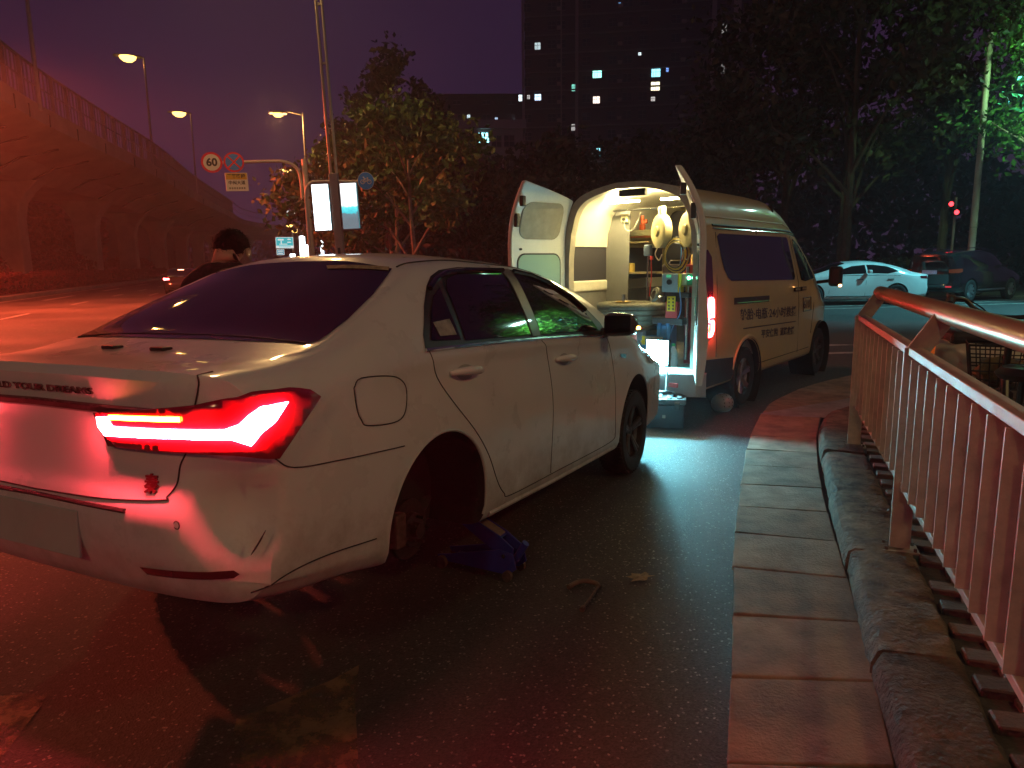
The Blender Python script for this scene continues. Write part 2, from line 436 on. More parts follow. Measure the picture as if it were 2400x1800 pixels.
# pavement bed and pavers
M_bed = mat("pavement_bed", (.085, .07, .06), .85, var=.4, vscale=10, bump=.4, bscale=50)
bedpoly = [(p.x, p.y) for p in Kb[::12]] + [(16, 7), (16, -8), (-1.5, -8), (.6, -.5)]
o = MB().add([(x, y, .092) for x, y in bedpoly], [tuple(range(len(bedpoly)))]).build("pavement", M_bed); tag(o, "sandy bed of the raised brick pavement", kind="structure")
pav_root = o
M_pav = [mat("paver_%d" % i, c, .75, var=.4, vscale=12, bump=.4, bscale=60) for i, c in enumerate([(.19, .12, .085), (.155, .10, .075), (.22, .15, .11), (.13, .095, .075)])]
pav_mesh = []
for i in range(4):
    b = MB().box((0, 0, 0), (.198, .098, .05))
    me = b.mesh("paver"); me.materials.append(M_pav[i])
    bm = bmesh.new(); bm.from_mesh(me); bmesh.ops.bevel(bm, geom=list(bm.edges), offset=.006, segments=1, affect='EDGES'); bm.to_mesh(me); bm.free()
    pav_mesh.append(me)
# rows run square to the kerb, bond follows the bend
cnt = 0; a = .75
while a < 7.2 and cnt < 290:
    f, b = kat(Kf, a), kat(Kb, a); d = (b - f).normalized(); ang = math.atan2(d.y, d.x)
    shift = .1 * (int(a / .104) % 2)
    for k in range(5):
        if cnt >= 290: break
        p = b + d * (.115 + shift + k * .206)
        o = bpy.data.objects.new("paver", pav_mesh[rnd.randrange(4)]); COL.objects.link(o); o.parent = pav_root
        o.location = (p.x + rnd.uniform(-.004, .004), p.y + rnd.uniform(-.004, .004), .094 + rnd.uniform(-.006, .006))
        o.rotation_euler = (rnd.uniform(-.02, .02), rnd.uniform(-.02, .02), ang + rnd.uniform(-.02, .02)); cnt += 1
    a += .108
# broken concrete apron where the gutter meets the ramp
o = sheet("concrete_apron", [(2.50, 7.20), (2.72, 7.06), (3.2, 6.95), (3.7, 7.35), (4.3, 7.55), (4.9, 8.1), (4.1, 8.2), (3.5, 7.8), (3.05, 7.55)], mat("apron_concrete", (.27, .26, .25), .7, var=.4, vscale=5, bump=.4, bscale=50), .030, "patch of smeared concrete at the kerb ramp")
# a few fallen leaves and litter on the asphalt
M_leaf = mat("dry_leaf", (.26, .17, .08), .7, var=.5, vscale=40)
def leaf_obj(x, y, r, rz, label):
    n = 9; V = [(0, 0, .012)]; F = []
    for i in range(n * 2):
        t = 2 * math.pi * i / (n * 2); q = r * (1 if i % 3 else .7) * rnd.uniform(.55, 1.15)
        V.append((q * math.cos(t), q * .8 * math.sin(t), .006 + .012 * rnd.random()))
    F = [(0, i + 1, (i + 1) % (2 * n) + 1) for i in range(2 * n)]
    o = MB().add(V, F).build("fallen_leaf", M_leaf); o.location = (x, y, .002); o.rotation_euler = (0, 0, rz)
    tag(o, label, "leaf"); return o
leaf_obj(.63, 3.42, .07, .4, "flattened pale leaf on the asphalt near the gutter slabs")
leaf_obj(2.32, 6.60, .05, 1.4, "dry leaf lying on a gutter slab near the parked van")
leaf_obj(1.62, 4.75, .03, 2.4, "small dry leaf on the gutter slab beside the kerb")
# wheel-nut tool lying by the jack
w = thing("wheel_brace", "tan handled wheel brace lying on the asphalt beside the jack", "wheel brace", (.34, 3.22, .02), .9); w.scale = (.75, .75, .75)
MB().tube(spline([(.14, .0, .0), (.17, .03, .0), (.17, .10, .0), (.12, .14, .0), (.02, .15, 0)], 4), .016, 8).build("handle", mat("tan_grip", (.16, .10, .06), .55, var=.3, vscale=20), w, True)
MB().tube([(.14, 0, 0), (.0, -.04, 0), (-.16, -.08, 0)], .009, 8).build("shaft", M_steel, w, True)
MB().cyl((-.16, -.08, 0), (-.19, -.088, 0), .017, n=10).build("socket", M_steel, w, True)
# ================================================================== sedan body shell (X forward from rear axle, Y left, Z up)
def sedan_shell(name, T, tail=.32, nose=.3, arches=((0., .31, .372), (2.67, .33, .378)), ncol=5, liner=None, paint=None):
    """T rows: u, bottom z, half width, shoulder(y,z), then five (y,z) up to the roof centre"""
    us = [r[0] for r in T]
    def keys(r):
        u, b, w, sh, p9, p10, p11, p12, p13 = r
        return [(0, b), (w * .6, b), (w - .10, b), (w - .03, b + .05), (w - .014, .36 if b < .3 else b + .1), (w, .58), (w - .003, .74), (w - .02, sh[1] - .09), sh, p9, p10, p11, p12, p13]
    K = [keys(r) for r in T]
    n = len(K[0])
    samples = []
    u = us[0]
    lo, hi = us[0], us[-1]; N = 96
    grid = []
    for i in range(N + 1):
        u = lo + (hi - lo) * i / N
        key = [Vector((pchip(us, [k[j][0] for k in K], u), pchip(us, [k[j][1] for k in K], u), 0)) for j in range(n)]
        sec = spline(key, ncol)
        grid.append([(u, max(0, p.x), p.y) for p in sec])
    M = len(grid[0])
    tailD = ([.15, .26, .35, .47, .55, .60, .66, .80, .93, .985, 1.02, 1.4], [.20, .245, .285, .33, .335, .325, .305, .30, .305, .315, .29, .29])
    def deform(u, y, z):
        s = min(1, abs(y) / .88)
        B = math.sqrt(max(0, 1 - s ** 4.2))
        if u < lo + .3:
            t = 1 - (u - lo) / .3; t = t * t * (3 - 2 * t)
            return (u - pchip(*tailD, z) / .32 * tail * B * t, y, z)
        if u > hi - .4:
            t = 1 - (hi - u) / .4; t = t * t * (3 - 2 * t)
            return (u + nose * B * t * (1 - .9 * max(0, z - .55) ** 1.5 * 2), y, z)
        return (u, y, z)
    V = []; Fc = []
    def ring(sec):
        # full closed loop: right side bottom->top then left top->bottom
        return [(u, -y, z) for u, y, z in sec] + [(u, y, z) for u, y, z in reversed(sec[1:-1])]
    loops = [ring(g) for g in grid]
    L = len(loops[0])
    for lp in loops: V += [deform(*p) for p in lp]
    for i in range(len(loops) - 1):
        for k in range(L):
            Fc.append((i * L + k, i * L + (k + 1) % L, (i + 1) * L + (k + 1) % L, (i + 1) * L + k))
    def cap(lp, base, sgn):
        zc = .62; last = base; Rn = 14
        for r in range(1, Rn):
            t = 1 - r / Rn
            start = len(V)
            for (u, y, z) in lp:
                yy, zz = y * t, zc + (z - zc) * t
                # tiny edge roll
                du = sgn * (.012 if r == 1 else .018)
                p = deform(u, yy, zz); V.append((p[0] + du, p[1], p[2]))
            for k in range(L):
                q = (last + k, last + (k + 1) % L, start + (k + 1) % L, start + k)
                Fc.append(q)
            last = start
        V.append((deform(lp[0][0], 0, zc)[0] + sgn * .018, 0, zc)); c = len(V) - 1
        for k in range(L): Fc.append((last + k, last + (k + 1) % L, c))
    cap(loops[0], 0, -1); cap(loops[-1], (len(loops) - 1) * L, 1)
    mb = MB(); mb.add(V, Fc)
    bm = bmesh.new(); me = mb.mesh(name); bm.from_mesh(me)
    bmesh.ops.remove_doubles(bm, verts=bm.verts, dist=.0005)
    bmesh.ops.recalc_face_normals(bm, faces=bm.faces); bm.to_mesh(me); bm.free()
    solid = bvh_of(me)
    me.materials.append(paint)
    if liner: me.materials.append(liner)
    o = bpy.data.objects.new(name, me); COL.objects.link(o)
    cut = MB()
    for (ax, az, ar) in arches:
        for s in (-1, 1): cut.cyl((ax, s * .56, az), (ax, s * 1.1, az), ar, n=56)
    cme = cut.mesh("cutter"); 
    bm = bmesh.new(); bm.from_mesh(cme); bmesh.ops.recalc_face_normals(bm, faces=bm.faces); bm.to_mesh(cme); bm.free()
    cme.materials.append(liner)
    co = bpy.data.objects.new("cutter", cme); COL.objects.link(co)
    md = o.modifiers.new("cut", 'BOOLEAN'); md.object = co; md.operation = 'DIFFERENCE'; md.solver = 'EXACT'
    try: md.material_mode = 'TRANSFER'
    except Exception: pass
    res = evaluated(o); o.modifiers.clear(); o.data = res
    bpy.data.objects.remove(co)
    for p in res.polygons: p.use_smooth = True
    try: res.set_sharp_from_angle(angle=R(32))
    except Exception: pass
    return o, solid
SEDAN_T = [
    (-.80, .285, .845, (.800, .930), (.745, .985), (.620, 1.000), (.45, 1.006), (.22, 1.010), (0, 1.010)),
    (-.68, .255, .860, (.815, .942), (.760, .996), (.660, 1.010), (.50, 1.016), (.25, 1.022), (0, 1.024)),
    (-.58, .240, .868, (.830, .955), (.775, 1.020), (.715, 1.040), (.670, 1.048), (.34, 1.066), (0, 1.070)),
    (-.30, .200, .880, (.852, .985), (.800, 1.085), (.715, 1.150), (.635, 1.175), (.33, 1.203), (0, 1.210)),
    (0.0, .185, .885, (.860, 1.005), (.790, 1.150), (.680, 1.285), (.580, 1.312), (.31, 1.345), (0, 1.352)),
    (.20, .180, .885, (.862, 1.015), (.782, 1.185), (.665, 1.350), (.555, 1.395), (.30, 1.432), (0, 1.440)),
    (.60, .178, .885, (.864, 1.022), (.780, 1.200), (.660, 1.378), (.545, 1.430), (.29, 1.466), (0, 1.476)),
    (1.1, .178, .885, (.864, 1.025), (.782, 1.200), (.662, 1.375), (.545, 1.432), (.29, 1.470), (0, 1.482)),
    (1.5, .180, .885, (.864, 1.022), (.785, 1.190), (.668, 1.345), (.560, 1.402), (.30, 1.444), (0, 1.456)),
    (1.9, .182, .885, (.862, 1.015), (.792, 1.150), (.695, 1.275), (.590, 1.322), (.31, 1.370), (0, 1.385)),
    (2.3, .188, .884, (.858, 1.000), (.805, 1.085), (.725, 1.150), (.645, 1.182), (.33, 1.232), (0, 1.248)),
    (2.65, .195, .880, (.845, .960), (.800, 1.000), (.725, 1.024), (.650, 1.042), (.33, 1.072), (0, 1.082)),
    (3.0, .21, .865, (.805, .865), (.745, .905), (.625, .934), (.50, .950), (.25, .966), (0, .972)),
    (3.3, .24, .830, (.745, .785), (.685, .822), (.560, .850), (.45, .864), (.22, .876), (0, .880)),
]
# ================================================================== the white sedan on the jack
M_paint = mat("pearl_white_paint", (.80, .79, .77), .30, 0, var=.05, vscale=3, rvar=.06, coat=.8, bump=.012, bscale=260)
M_liner = mat("wheel_well_liner", (.012, .011, .011), .85, bump=.3, bscale=30)
M_tint = mat("tinted_glass", (.006, .006, .007), .035, 0, spec=.6, coat=.6)
M_glass = mat("dark_cabin_glass", (.012, .014, .014), .03, 0, spec=.7, coat=.7)
M_blk = mat("black_trim", (.015, .015, .016), .42, bump=.05, bscale=200)
M_rubber = mat("tyre_rubber", (.022, .021, .021), .78, var=.35, vscale=14, bump=.25, bscale=90)
M_chrome = mat("chrome_trim", (.72, .72, .73), .12, 1., rvar=.06, vscale=20)
M_alloy = mat("alloy_rim", (.46, .46, .47), .32, .9, var=.25, vscale=20)
M_steel = mat("rusty_steel", (.20, .13, .10), .6, .7, var=.5, vscale=25, bump=.2, bscale=60)
M_seam = mat("panel_gap", (.022, .016, .014), .7)
M_red_lens = mat("red_lens", (.30, .004, .010), .10, coat=.7)
M_red_strip = emis("brake_light_glow", (1, .05, .07), 640)
M_amb_strip = emis("indicator_glow", (1, .30, .02), 60)

# road grime thrown up on the lower panels
_n = M_paint.node_tree.nodes; _l = M_paint.node_tree.links; _b = _n["Principled BSDF"]
_tc = _n.new("ShaderNodeTexCoord"); _sp = _n.new("ShaderNodeSeparateXYZ"); _g = _n.new("ShaderNodeTexNoise"); _g.inputs["Scale"].default_value = 5.5; _g.inputs["Detail"].default_value = 12; _g.inputs["Roughness"].default_value = .72
_l.new(_tc.outputs["Object"], _sp.inputs[0]); _l.new(_tc.outputs["Object"], _g.inputs["Vector"])
_mr = _n.new("ShaderNodeMapRange"); _mr.inputs["From Min"].default_value = .85; _mr.inputs["From Max"].default_value = .18; _mr.inputs["To Min"].default_value = -.26; _mr.inputs["To Max"].default_value = .34
_l.new(_sp.outputs["Z"], _mr.inputs["Value"])
_ad = _n.new("ShaderNodeMath"); _ad.operation = 'ADD'; _l.new(_mr.outputs[0], _ad.inputs[0]); _l.new(_g.outputs["Fac"], _ad.inputs[1])
_rr = _n.new("ShaderNodeValToRGB"); _rr.color_ramp.elements[0].position = .54; _rr.color_ramp.elements[1].position = .95; _rr.color_ramp.elements[1].color = (.75, .75, .75, 1)
_l.new(_ad.outputs[0], _rr.inputs[0])
_mx = _n.new("ShaderNodeMix"); _mx.data_type = 'RGBA'; _mx.inputs[7].default_value = (.30, .25, .20, 1)
_src = _b.inputs["Base Color"].links[0].from_socket
_l.new(_rr.outputs[0], _mx.inputs[0]); _l.new(_src, _mx.inputs[6]); _l.new(_mx.outputs[2], _b.inputs["Base Color"])
_rm = _n.new("ShaderNodeMath"); _rm.operation = 'MULTIPLY_ADD'; _rm.inputs[1].default_value = .45; _rs = _b.inputs["Roughness"].links[0].from_socket
_l.new(_rr.outputs[0], _rm.inputs[0]); _l.new(_rs, _rm.inputs[2]); _l.new(_rm.outputs[0], _b.inputs["Roughness"])
_cm = _n.new("ShaderNodeMath"); _cm.operation = 'MULTIPLY_ADD'; _cm.inputs[1].default_value = -.9; _cm.inputs[2].default_value = .8; _cm.use_clamp = True
_l.new(_rr.outputs[0], _cm.inputs[0]); _l.new(_cm.outputs[0], _b.inputs["Coat Weight"])
sedan = thing("white_sedan", "white sedan jacked up with its rear wheel removed and tail light glowing red", "car")
sedan.matrix_world = frame_matrix((-1.0709, 3.3031, .1869), .47381, math.atan((.1869 - .0266) / 2.67), .017618)
body, SKIN = sedan_shell("body", SEDAN_T, paint=M_paint, liner=M_liner)
# parking dent in the rear bumper corner: pushed-in hollow with a raised crease round it
for v in body.data.vertices:
    d = Vector((v.co.x + 1.0, (v.co.y + .775) * 1.0, (v.co.z - .555) * .72))
    r = d.length
    if r < .18:
        k = max(0, 1 - (r / .155) ** 2)
        v.co += Vector((.095, .062, 0)) * k ** 1.5 - Vector((.018, .011, 0)) * (math.exp(-((r - .10) / .022) ** 2))
body.parent = sedan

def mirror_pts(pts): return [(x, -y, z) for x, y, z in pts]
def both(fn):
    for s in (1, -1): fn(s)
def side(pts, s): return pts if s == 1 else mirror_pts(pts)
DLO = [(-.097, -.848, 1.026), (-.074, -.824, 1.082), (.032, -.758, 1.202), (.123, -.712, 1.283), (.199, -.683, 1.33), (.298, -.662, 1.361), (.483, -.65, 1.384), (.96, -.624, 1.400), (1.24, -.632, 1.392), (1.506, -.647, 1.360), (1.714, -.71, 1.282), (1.858, -.763, 1.198), (1.99, -.825, 1.093), (2.02, -.859, 1.018), (.996, -.856, 1.03), (.509, -.856, 1.03)]
G_REAR = [(.255, -.724, 1.275), (.307, -.7, 1.318), (.439, -.677, 1.352), (.900, -.655, 1.374), (.862, -.854, 1.05), (.213, -.85, 1.049), (.229, -.803, 1.149)]
G_FRONT = [(1.045, -.653, 1.374), (1.226, -.647, 1.370), (1.412, -.672, 1.334), (1.64, -.723, 1.258), (1.785, -.774, 1.175), (1.87, -.845, 1.062), (1.87, -.856, 1.048), (.985, -.855, 1.05)]
G_QUART = [(-.04, -.837, 1.059), (.04, -.786, 1.162), (.125, -.738, 1.238), (.205, -.713, 1.275), (.181, -.792, 1.167), (.177, -.847, 1.053)]
def sides(s):
    patch(SKIN, side(DLO, s), .003, .05, (0, -s, .35)).build("window_surround", M_blk, sedan, True)
    a = patch(SKIN, side(G_REAR, s), .0065, .05, (0, -s, .35)).build("rear_door_window", M_tint, sedan, 'all')
    a = patch(SKIN, side(G_FRONT, s), .0065, .05, (0, -s, .35)).build("front_door_window", M_glass, sedan, 'all')
    patch(SKIN, side(G_QUART, s), .0065, .05, (0, -s, .35)).build("quarter_window", M_tint, sedan, 'all')
    # chrome belt strip
    bl = on_surface(SKIN, side([(-.10, -.85, 1.022), (.25, -.855, 1.028), (.6, -.855, 1.03), (1.0, -.855, 1.03), (1.5, -.86, 1.026), (1.96, -.86, 1.012)], s), (0, -s, 0), .006)
    MB().tube(bl, .008, 6).build("belt_strip", M_chrome, sedan, True)
    # rain visor over the rear and front door windows
    vz = on_surface(SKIN, side([(.12, -.71, 1.262), (.2, -.69, 1.305), (.32, -.67, 1.338), (.5, -.66, 1.358), (.92, -.64, 1.374)], s), (0, -s, .35), .016)
    MB().tube(vz, .012, 6).build("rain_visor", M_tint, sedan, True)
    vz = on_surface(SKIN, side([(1.05, -.64, 1.376), (1.25, -.65, 1.362), (1.45, -.68, 1.33), (1.66, -.73, 1.255), (1.8, -.78, 1.17)], s), (0, -s, .35), .016)
    MB().tube(vz, .012, 6).build("rain_visor", M_tint, sedan, True)
    # pillar between the doors
    patch(SKIN, side([(.925, -.641, 1.390), (1.03, -.632, 1.394), (.972, -.855, 1.044), (.878, -.856, 1.042)], s), .010, .06, (0, -s, .35)).build("door_pillar", mat("pillar_grey", (.16, .165, .16), .35, coat=.3), sedan, True)
    def seam(name, pts, r=.0035, off=.0006):
        P = on_surface(SKIN, spline(side(pts, s), 5), (0, -s, 0), off)
        MB().tube(P, r * .7, 6).build(name, M_seam, sedan)
    seam("door_seam", [(-.071, -.853, 1.018), (-.036, -.865, .91), (.076, -.878, .791), (.244, -.886, .646), (.369, -.882, .515), (.472, -.872, .369), (.548, -.867, .293), (.634, -.864, .264), (1.211, -.866, .270), (2.10, -.868, .285), (2.2, -.868, .34)])
    seam("door_seam", [(.985, -.86, 1.02), (1.05, -.869, .96), (1.09, -.88, .75), (1.10, -.88, .5), (1.11, -.867, .275)], .0028)
    seam("door_seam", [(2.0, -.86, 1.0), (2.08, -.869, .92), (2.12, -.88, .75), (2.16, -.88, .5), (2.2, -.868, .34)], .0028)
    seam("bumper_seam", [(-.916, -.843, .736), (-.841, -.852, .693), (-.637, -.866, .68), (-.413, -.877, .673), (-.29, -.88, .67)])
    if s == 1:
        fl = [(-.537, -.846, .914), (-.494, -.845, .945), (-.332, -.857, .939), (-.262, -.86, .909), (-.25, -.865, .862), (-.277, -.873, .791), (-.346, -.873, .767), (-.491, -.867, .776), (-.52, -.862, .799), (-.535, -.856, .839)]
        P = on_surface(SKIN, spline(fl + [fl[0]], 4)[:-1], (0, -1, 0), .0006)
        MB().tube(P, .0024, 6, closed=True).build("fuel_flap_gap", M_seam, sedan)
        patch(SKIN, [Vector(p) * .97 + Vector((-.40, -.86, .86)) * .03 for p in fl], .0025, .04, (0, -1, .1)).build("fuel_flap", M_paint, sedan, 'all')
    # handles with dark cups
    for (x0, z0) in ((.185, .918), (1.285, .905)):
        cup = [(x0 + .075 * math.cos(t * math.pi / 8), -.86 * s, z0 - .004 + .034 * math.sin(t * math.pi / 8)) for t in range(16)]
        patch(SKIN, cup, .0015, .03, (0, -s, 0)).build("handle_cup", mat("handle_cup_shade", (.42, .41, .40), .3, coat=.5), sedan, 'all')
        q = on_surface(SKIN, [(x0 - .125, -.86 * s, z0), (x0 - .09, -.86 * s, z0 + .004), (x0 - .03, -.86 * s, z0 + .006), (x0 + .04, -.86 * s, z0 + .004), (x0 + .10, -.86 * s, z0 - .002), (x0 + .125, -.86 * s, z0 - .006)], (0, -s, 0), 0)
        offs = (.004, .022, .040, .040, .024, .004)
        q = [p + Vector((0, -s * d, 0)) for p, d in zip(q, offs)]
        MB().tube(spline(q, 4), [.010 + .010 * math.sin(math.pi * i / 20) for i in range(21)], 10).build("door_handle", M_paint, sedan, 'all')
    # mirror
    mi = bpy.data.objects.new("door_mirror", None); COL.objects.link(mi); mi.parent = sedan
    c = Vector((1.93, -.985 * s, 1.085))
    prof = []
    V = []; Fm = []
    nu, nv = 12, 16
    for i in range(nu + 1):
        t = -1 + 2 * i / nu
        for k in range(nv):
            a = 2 * math.pi * k / nv
            ca, sa = math.cos(a), math.sin(a)
            sq = lambda v: math.copysign(abs(v) ** .55, v)
            hh = .082 * (1 - .18 * (t + 1) / 2); rr = math.sqrt(max(0, 1 - abs(t) ** 5))
            V.append(c + Vector((sq(ca) * .065 * rr + .01 * t * t, -s * t * .115, sq(sa) * hh * rr)))
    for i in range(nu):
        for k in range(nv): Fm.append((i * nv + k, i * nv + (k + 1) % nv, (i + 1) * nv + (k + 1) % nv, (i + 1) * nv + k))
    MB().add(V, Fm).build("mirror_shell", mat("mirror_shell_dark", (.06, .05, .05), .25, coat=.5), mi, 'all')
    MB().tube([(1.95, -.86 * s, 1.03), (1.945, -.90 * s, 1.035), (1.94, -.95 * s, 1.05)], [.035, .026, .03], 10).build("mirror_stalk", M_blk, mi, True)
    MB().box((1.868, -.985 * s, 1.085), (.006, .17, .115)).build("mirror_glass", mat("mirror_face", (.05, .04, .04), .05, 1.), mi, bevel=.002)
    MB().box((1.955, -1.095 * s, 1.065), (.05, .014, .018)).build("mirror_indicator", emis("mirror_blinker", (1, .42, .05), 38), mi, bevel=.004)
    # wheel-arch lip
    for ax, az, ar in ((0., .31, .374), (2.67, .33, .380)):
        ring = [(ax + ar * math.cos(t), -.87 * s, az + ar * math.sin(t)) for t in [R(-18 + 216 * i / 36) for i in range(37)]]
        ring = [p for p in ring if p[2] > .23]
        P = []
        for p in ring:
            h = SKIN.ray_cast(Vector((p[0], -1.4 * s, p[2])), Vector((0, s, 0)), 1)
            if h[0]: P.append(h[0] + Vector((0, s * .004, 0)))
        if len(P) > 4: MB().tube(P, .007, 6).build("wheel_arch_lip", mat("arch_lip_paint", (.60, .59, .57), .4, coat=.3), sedan, True)
    MB().tube(on_surface(SKIN, side([(.42, -.86, .215), (1.2, -.86, .212), (2.22, -.86, .225)], s), (0, -s, -.2), -.004), .016, 8).build("sill_trim", M_paint, sedan, True)
both(sides)

# rear window, ceramic band, brake lamp behind it, deck
RG = [(-.552, -.660, 1.060), (-.521, -.677, 1.073), (-.352, -.672, 1.148), (-.143, -.632, 1.243), (.098, -.553, 1.357), (.115, -.30, 1.385), (.118, 0, 1.39), (.115, .30, 1.385), (.098, .553, 1.357), (-.143, .632, 1.243), (-.352, .672, 1.148), (-.521, .677, 1.073), (-.552, .660, 1.060), (-.60, .40, 1.062), (-.615, 0, 1.065), (-.60, -.40, 1.062)]
patch(SKIN, RG, .003, .06, (-.4, 0, 1)).build("rear_window", M_tint, sedan, 'all')
patch(SKIN, [(.060, -.22, 1.372), (.104, -.535, 1.362), (.074, -.553, 1.345), (.030, -.25, 1.356)], .006, .03, (-.4, 0, 1)).build("sun_strip", mat("peeling_sticker", (.36, .27, .17), .7, var=.6, vscale=30), sedan, 'all')
P = on_surface(SKIN, [(-.56, y / 20, 1.07) for y in range(-13, 14)], (-.3, 0, 1), .002)
MB().tube(P, .006, 6).build("window_gasket", M_blk, sedan)
WS = [(2.28, -.66, 1.19), (2.62, -.62, 1.07), (2.74, 0, 1.07), (2.62, .62, 1.07), (2.28, .66, 1.19), (1.9, .61, 1.31), (1.62, .56, 1.385), (1.55, 0, 1.45), (1.62, -.56, 1.385), (1.9, -.61, 1.31)]
patch(SKIN, WS, .003, .07, (.4, 0, 1)).build("windscreen", M_glass, sedan, 'all')
for y in (.126, -.149):
    q = on_surface(SKIN, [(-.76, y, 1.03)], (0, 0, 1), .004)[0]
    MB().box(q, (.045, .075, .016)).build("boot_stop", M_blk, sedan, bevel=.006)
# ditch lines on the roof
for s in (1, -1):
    P = on_surface(SKIN, spline([(.12, -.56 * s, 1.37), (.3, -.575 * s, 1.41), (.7, -.58 * s, 1.43), (1.2, -.58 * s, 1.43), (1.6, -.575 * s, 1.39)], 6), (0, 0, 1), .0005)
    MB().tube(P, .005, 6).build("roof_gutter", M_seam, sedan)
# boot lid gap
lid = [(-1.01, -.682, 1.0), (-1.05, -.696, .967), (-1.061, -.685, .913), (-1.066, -.668, .84), (-1.072, -.653, .772), (-1.079, -.63, .725), (-1.085, -.619, .669), (-1.101, -.592, .629), (-1.108, -.577, .618), (-1.138, -.33, .602), (-1.144, 0, .596)]
for s in (1, -1):
    P = on_surface(SKIN, spline(side(lid, s), 5), (-1, 0, 0), .0006)
    MB().tube(P, .003, 6).build("boot_lid_gap", M_seam, sedan)
# tail lights
TAIL_L = [(-1.117, -.324, .872), (-1.114, -.382, .771), (-1.07, -.65, .766), (-1.006, -.774, .758), (-.916, -.843, .735), (-.827, -.843, .81), (-.715, -.834, .9), (-.76, -.83, .925), (-.834, -.813, .936), (-.956, -.785, .934), (-1.02, -.74, .925), (-1.059, -.689, .91), (-1.09, -.6, .900)]
STRIP = [(-1.116, -.353, .862), (-1.115, -.376, .862), (-1.113, -.398, .834), (-1.072, -.645, .838), (-1.015, -.761, .837), (-.992, -.784, .85), (-.954, -.814, .893), (-.861, -.824, .897), (-.91, -.818, .843), (-.97, -.805, .785), (-1.008, -.771, .806), (-1.072, -.645, .812), (-1.113, -.384, .806), (-1.115, -.357, .832)]
AMB = [(-1.114, -.404, .872), (-1.090, -.56, .876), (-1.071, -.655, .878), (-1.07, -.655, .862), (-1.09, -.55, .860), (-1.113, -.4, .857)]
for s in (1, -1):
    tl = bpy.data.objects.new("tail_light", None); COL.objects.link(tl); tl.parent = sedan
    o = patch(SKIN, side(TAIL_L, s), .026, .025, (-.75, -.66 * s, 0)).build("lens", M_red_lens, tl, 'all')
    so = o.modifiers.new("skirt", 'SOLIDIFY'); so.thickness = .030; so.offset = -1
    o = patch(SKIN, side(STRIP, s), .036, .02, (-.75, -.66 * s, 0)).build("brake_strip", M_red_strip, tl, 'all')
    so = o.modifiers.new("skirt", 'SOLIDIFY'); so.thickness = .009; so.offset = -1
    patch(SKIN, side(AMB, s), .033, .02, (-.85, -.5 * s, 0)).build("indicator_strip", M_amb_strip, tl, 'all')
# bright trim bar, maker's lettering, character badge, plate, bumper details
P = on_surface(SKIN, [(-1.1, y / 20, .886 - .0006 * abs(y)) for y in range(-13, 14)], (-1, 0, 0), .004)
mb = MB(); V = []
for p in P: V += [p + Vector((0, 0, .015)), p + Vector((-.012, 0, .008)), p + Vector((-.012, 0, -.008)), p + Vector((0, 0, -.015))]
mb.add(V, [(4 * i + k, 4 * i + (k + 1) % 4, 4 * i + 4 + (k + 1) % 4, 4 * i + 4 + k) for i in range(len(P) - 1) for k in range(4)])
mb.build("boot_trim_bar", mat("dark_chrome", (.30, .10, .11), .18, .9), sedan, True)
def letter_on(name, body_, size, c, width, material, bold=0.):
    me = text_mesh(body_, size, .004, bold=bold)
    xs = [v.co.x for v in me.vertices]; sx = width / (max(xs) - min(xs))
    for v in me.vertices:
        y, z, d = c[1] - v.co.x * sx, c[2] + v.co.y, v.co.z
        h = SKIN.ray_cast(Vector((-2, y, z)), Vector((1, 0, 0)), 2)
        x = h[0].x if h[0] else c[0]
        v.co = Vector((x - .003 - d, y, z))
    me.materials.clear()
    return obj(name, me, material, sedan)
letter_on("lettering", "BUILD YOUR DREAMS", .030, (-1.12, -.002, .934), .60, mat("badge_chrome", (.34, .20, .20), .15, 1.), bold=.0006)
letter_on("badge", "秦", .062, (-1.1, -.533, .66), .052, mat("badge_red_dark", (.22, .02, .03), .3, .5), bold=.0015)
slot = [(-1.113, -.469, .398), (-1.06, -.64, .402), (-1.017, -.766, .405), (-1.005, -.776, .39), (-1.014, -.761, .378), (-1.06, -.64, .374), (-1.102, -.485, .372)]
for s in (1, -1):
    patch(SKIN, side(slot, s), .004, .03, (-1, -.3 * s, 0)).build("bumper_reflector", mat("reflector_red", (.10, .006, .010), .25, coat=.4), sedan, 'all')
    q = on_surface(SKIN, side([(-1.106, -.635, .549)], s), (-1, 0, 0), .001)[0]
    MB().tube([q + Vector((0, .012 * math.cos(t), .012 * math.sin(t))) for t in [i * math.pi / 8 for i in range(16)]], .002, 5, closed=True).build("parking_sensor", M_seam, sedan)
rc = on_surface(SKIN, spline([(-.985, -.804, .446), (-.968, -.82, .48), (-.95, -.833, .518)], 5), (-.5, -.8, 0), .0005)
MB().tube(rc, [.001, .002, .0025, .003, .003, .003, .003, .003, .002, .002, .001], 6).build("bumper_crack", M_seam, sedan)
# lower bumper lip split
P = on_surface(SKIN, spline([(-.97, -.78, .32), (-.86, -.82, .355), (-.7, -.85, .365), (-.45, -.87, .35)], 6), (-.3, -.9, 0), .001)
MB().tube(P, .0025, 6).build("bumper_seam", M_seam, sedan)
MB().box((-1.152, 0, .475), (.012, .47, .155)).build("licence_plate", mat("blank_plate", (.50, .58, .52), .45, var=.1, vscale=4), sedan, bevel=.004)
P = on_surface(SKIN, [(-1.1, y / 20, .582 - .0006 * abs(y)) for y in range(-9, 10)], (-1, 0, 0), .001)
MB().tube(P, .008, 6).build("plate_recess_edge", M_seam, sedan)
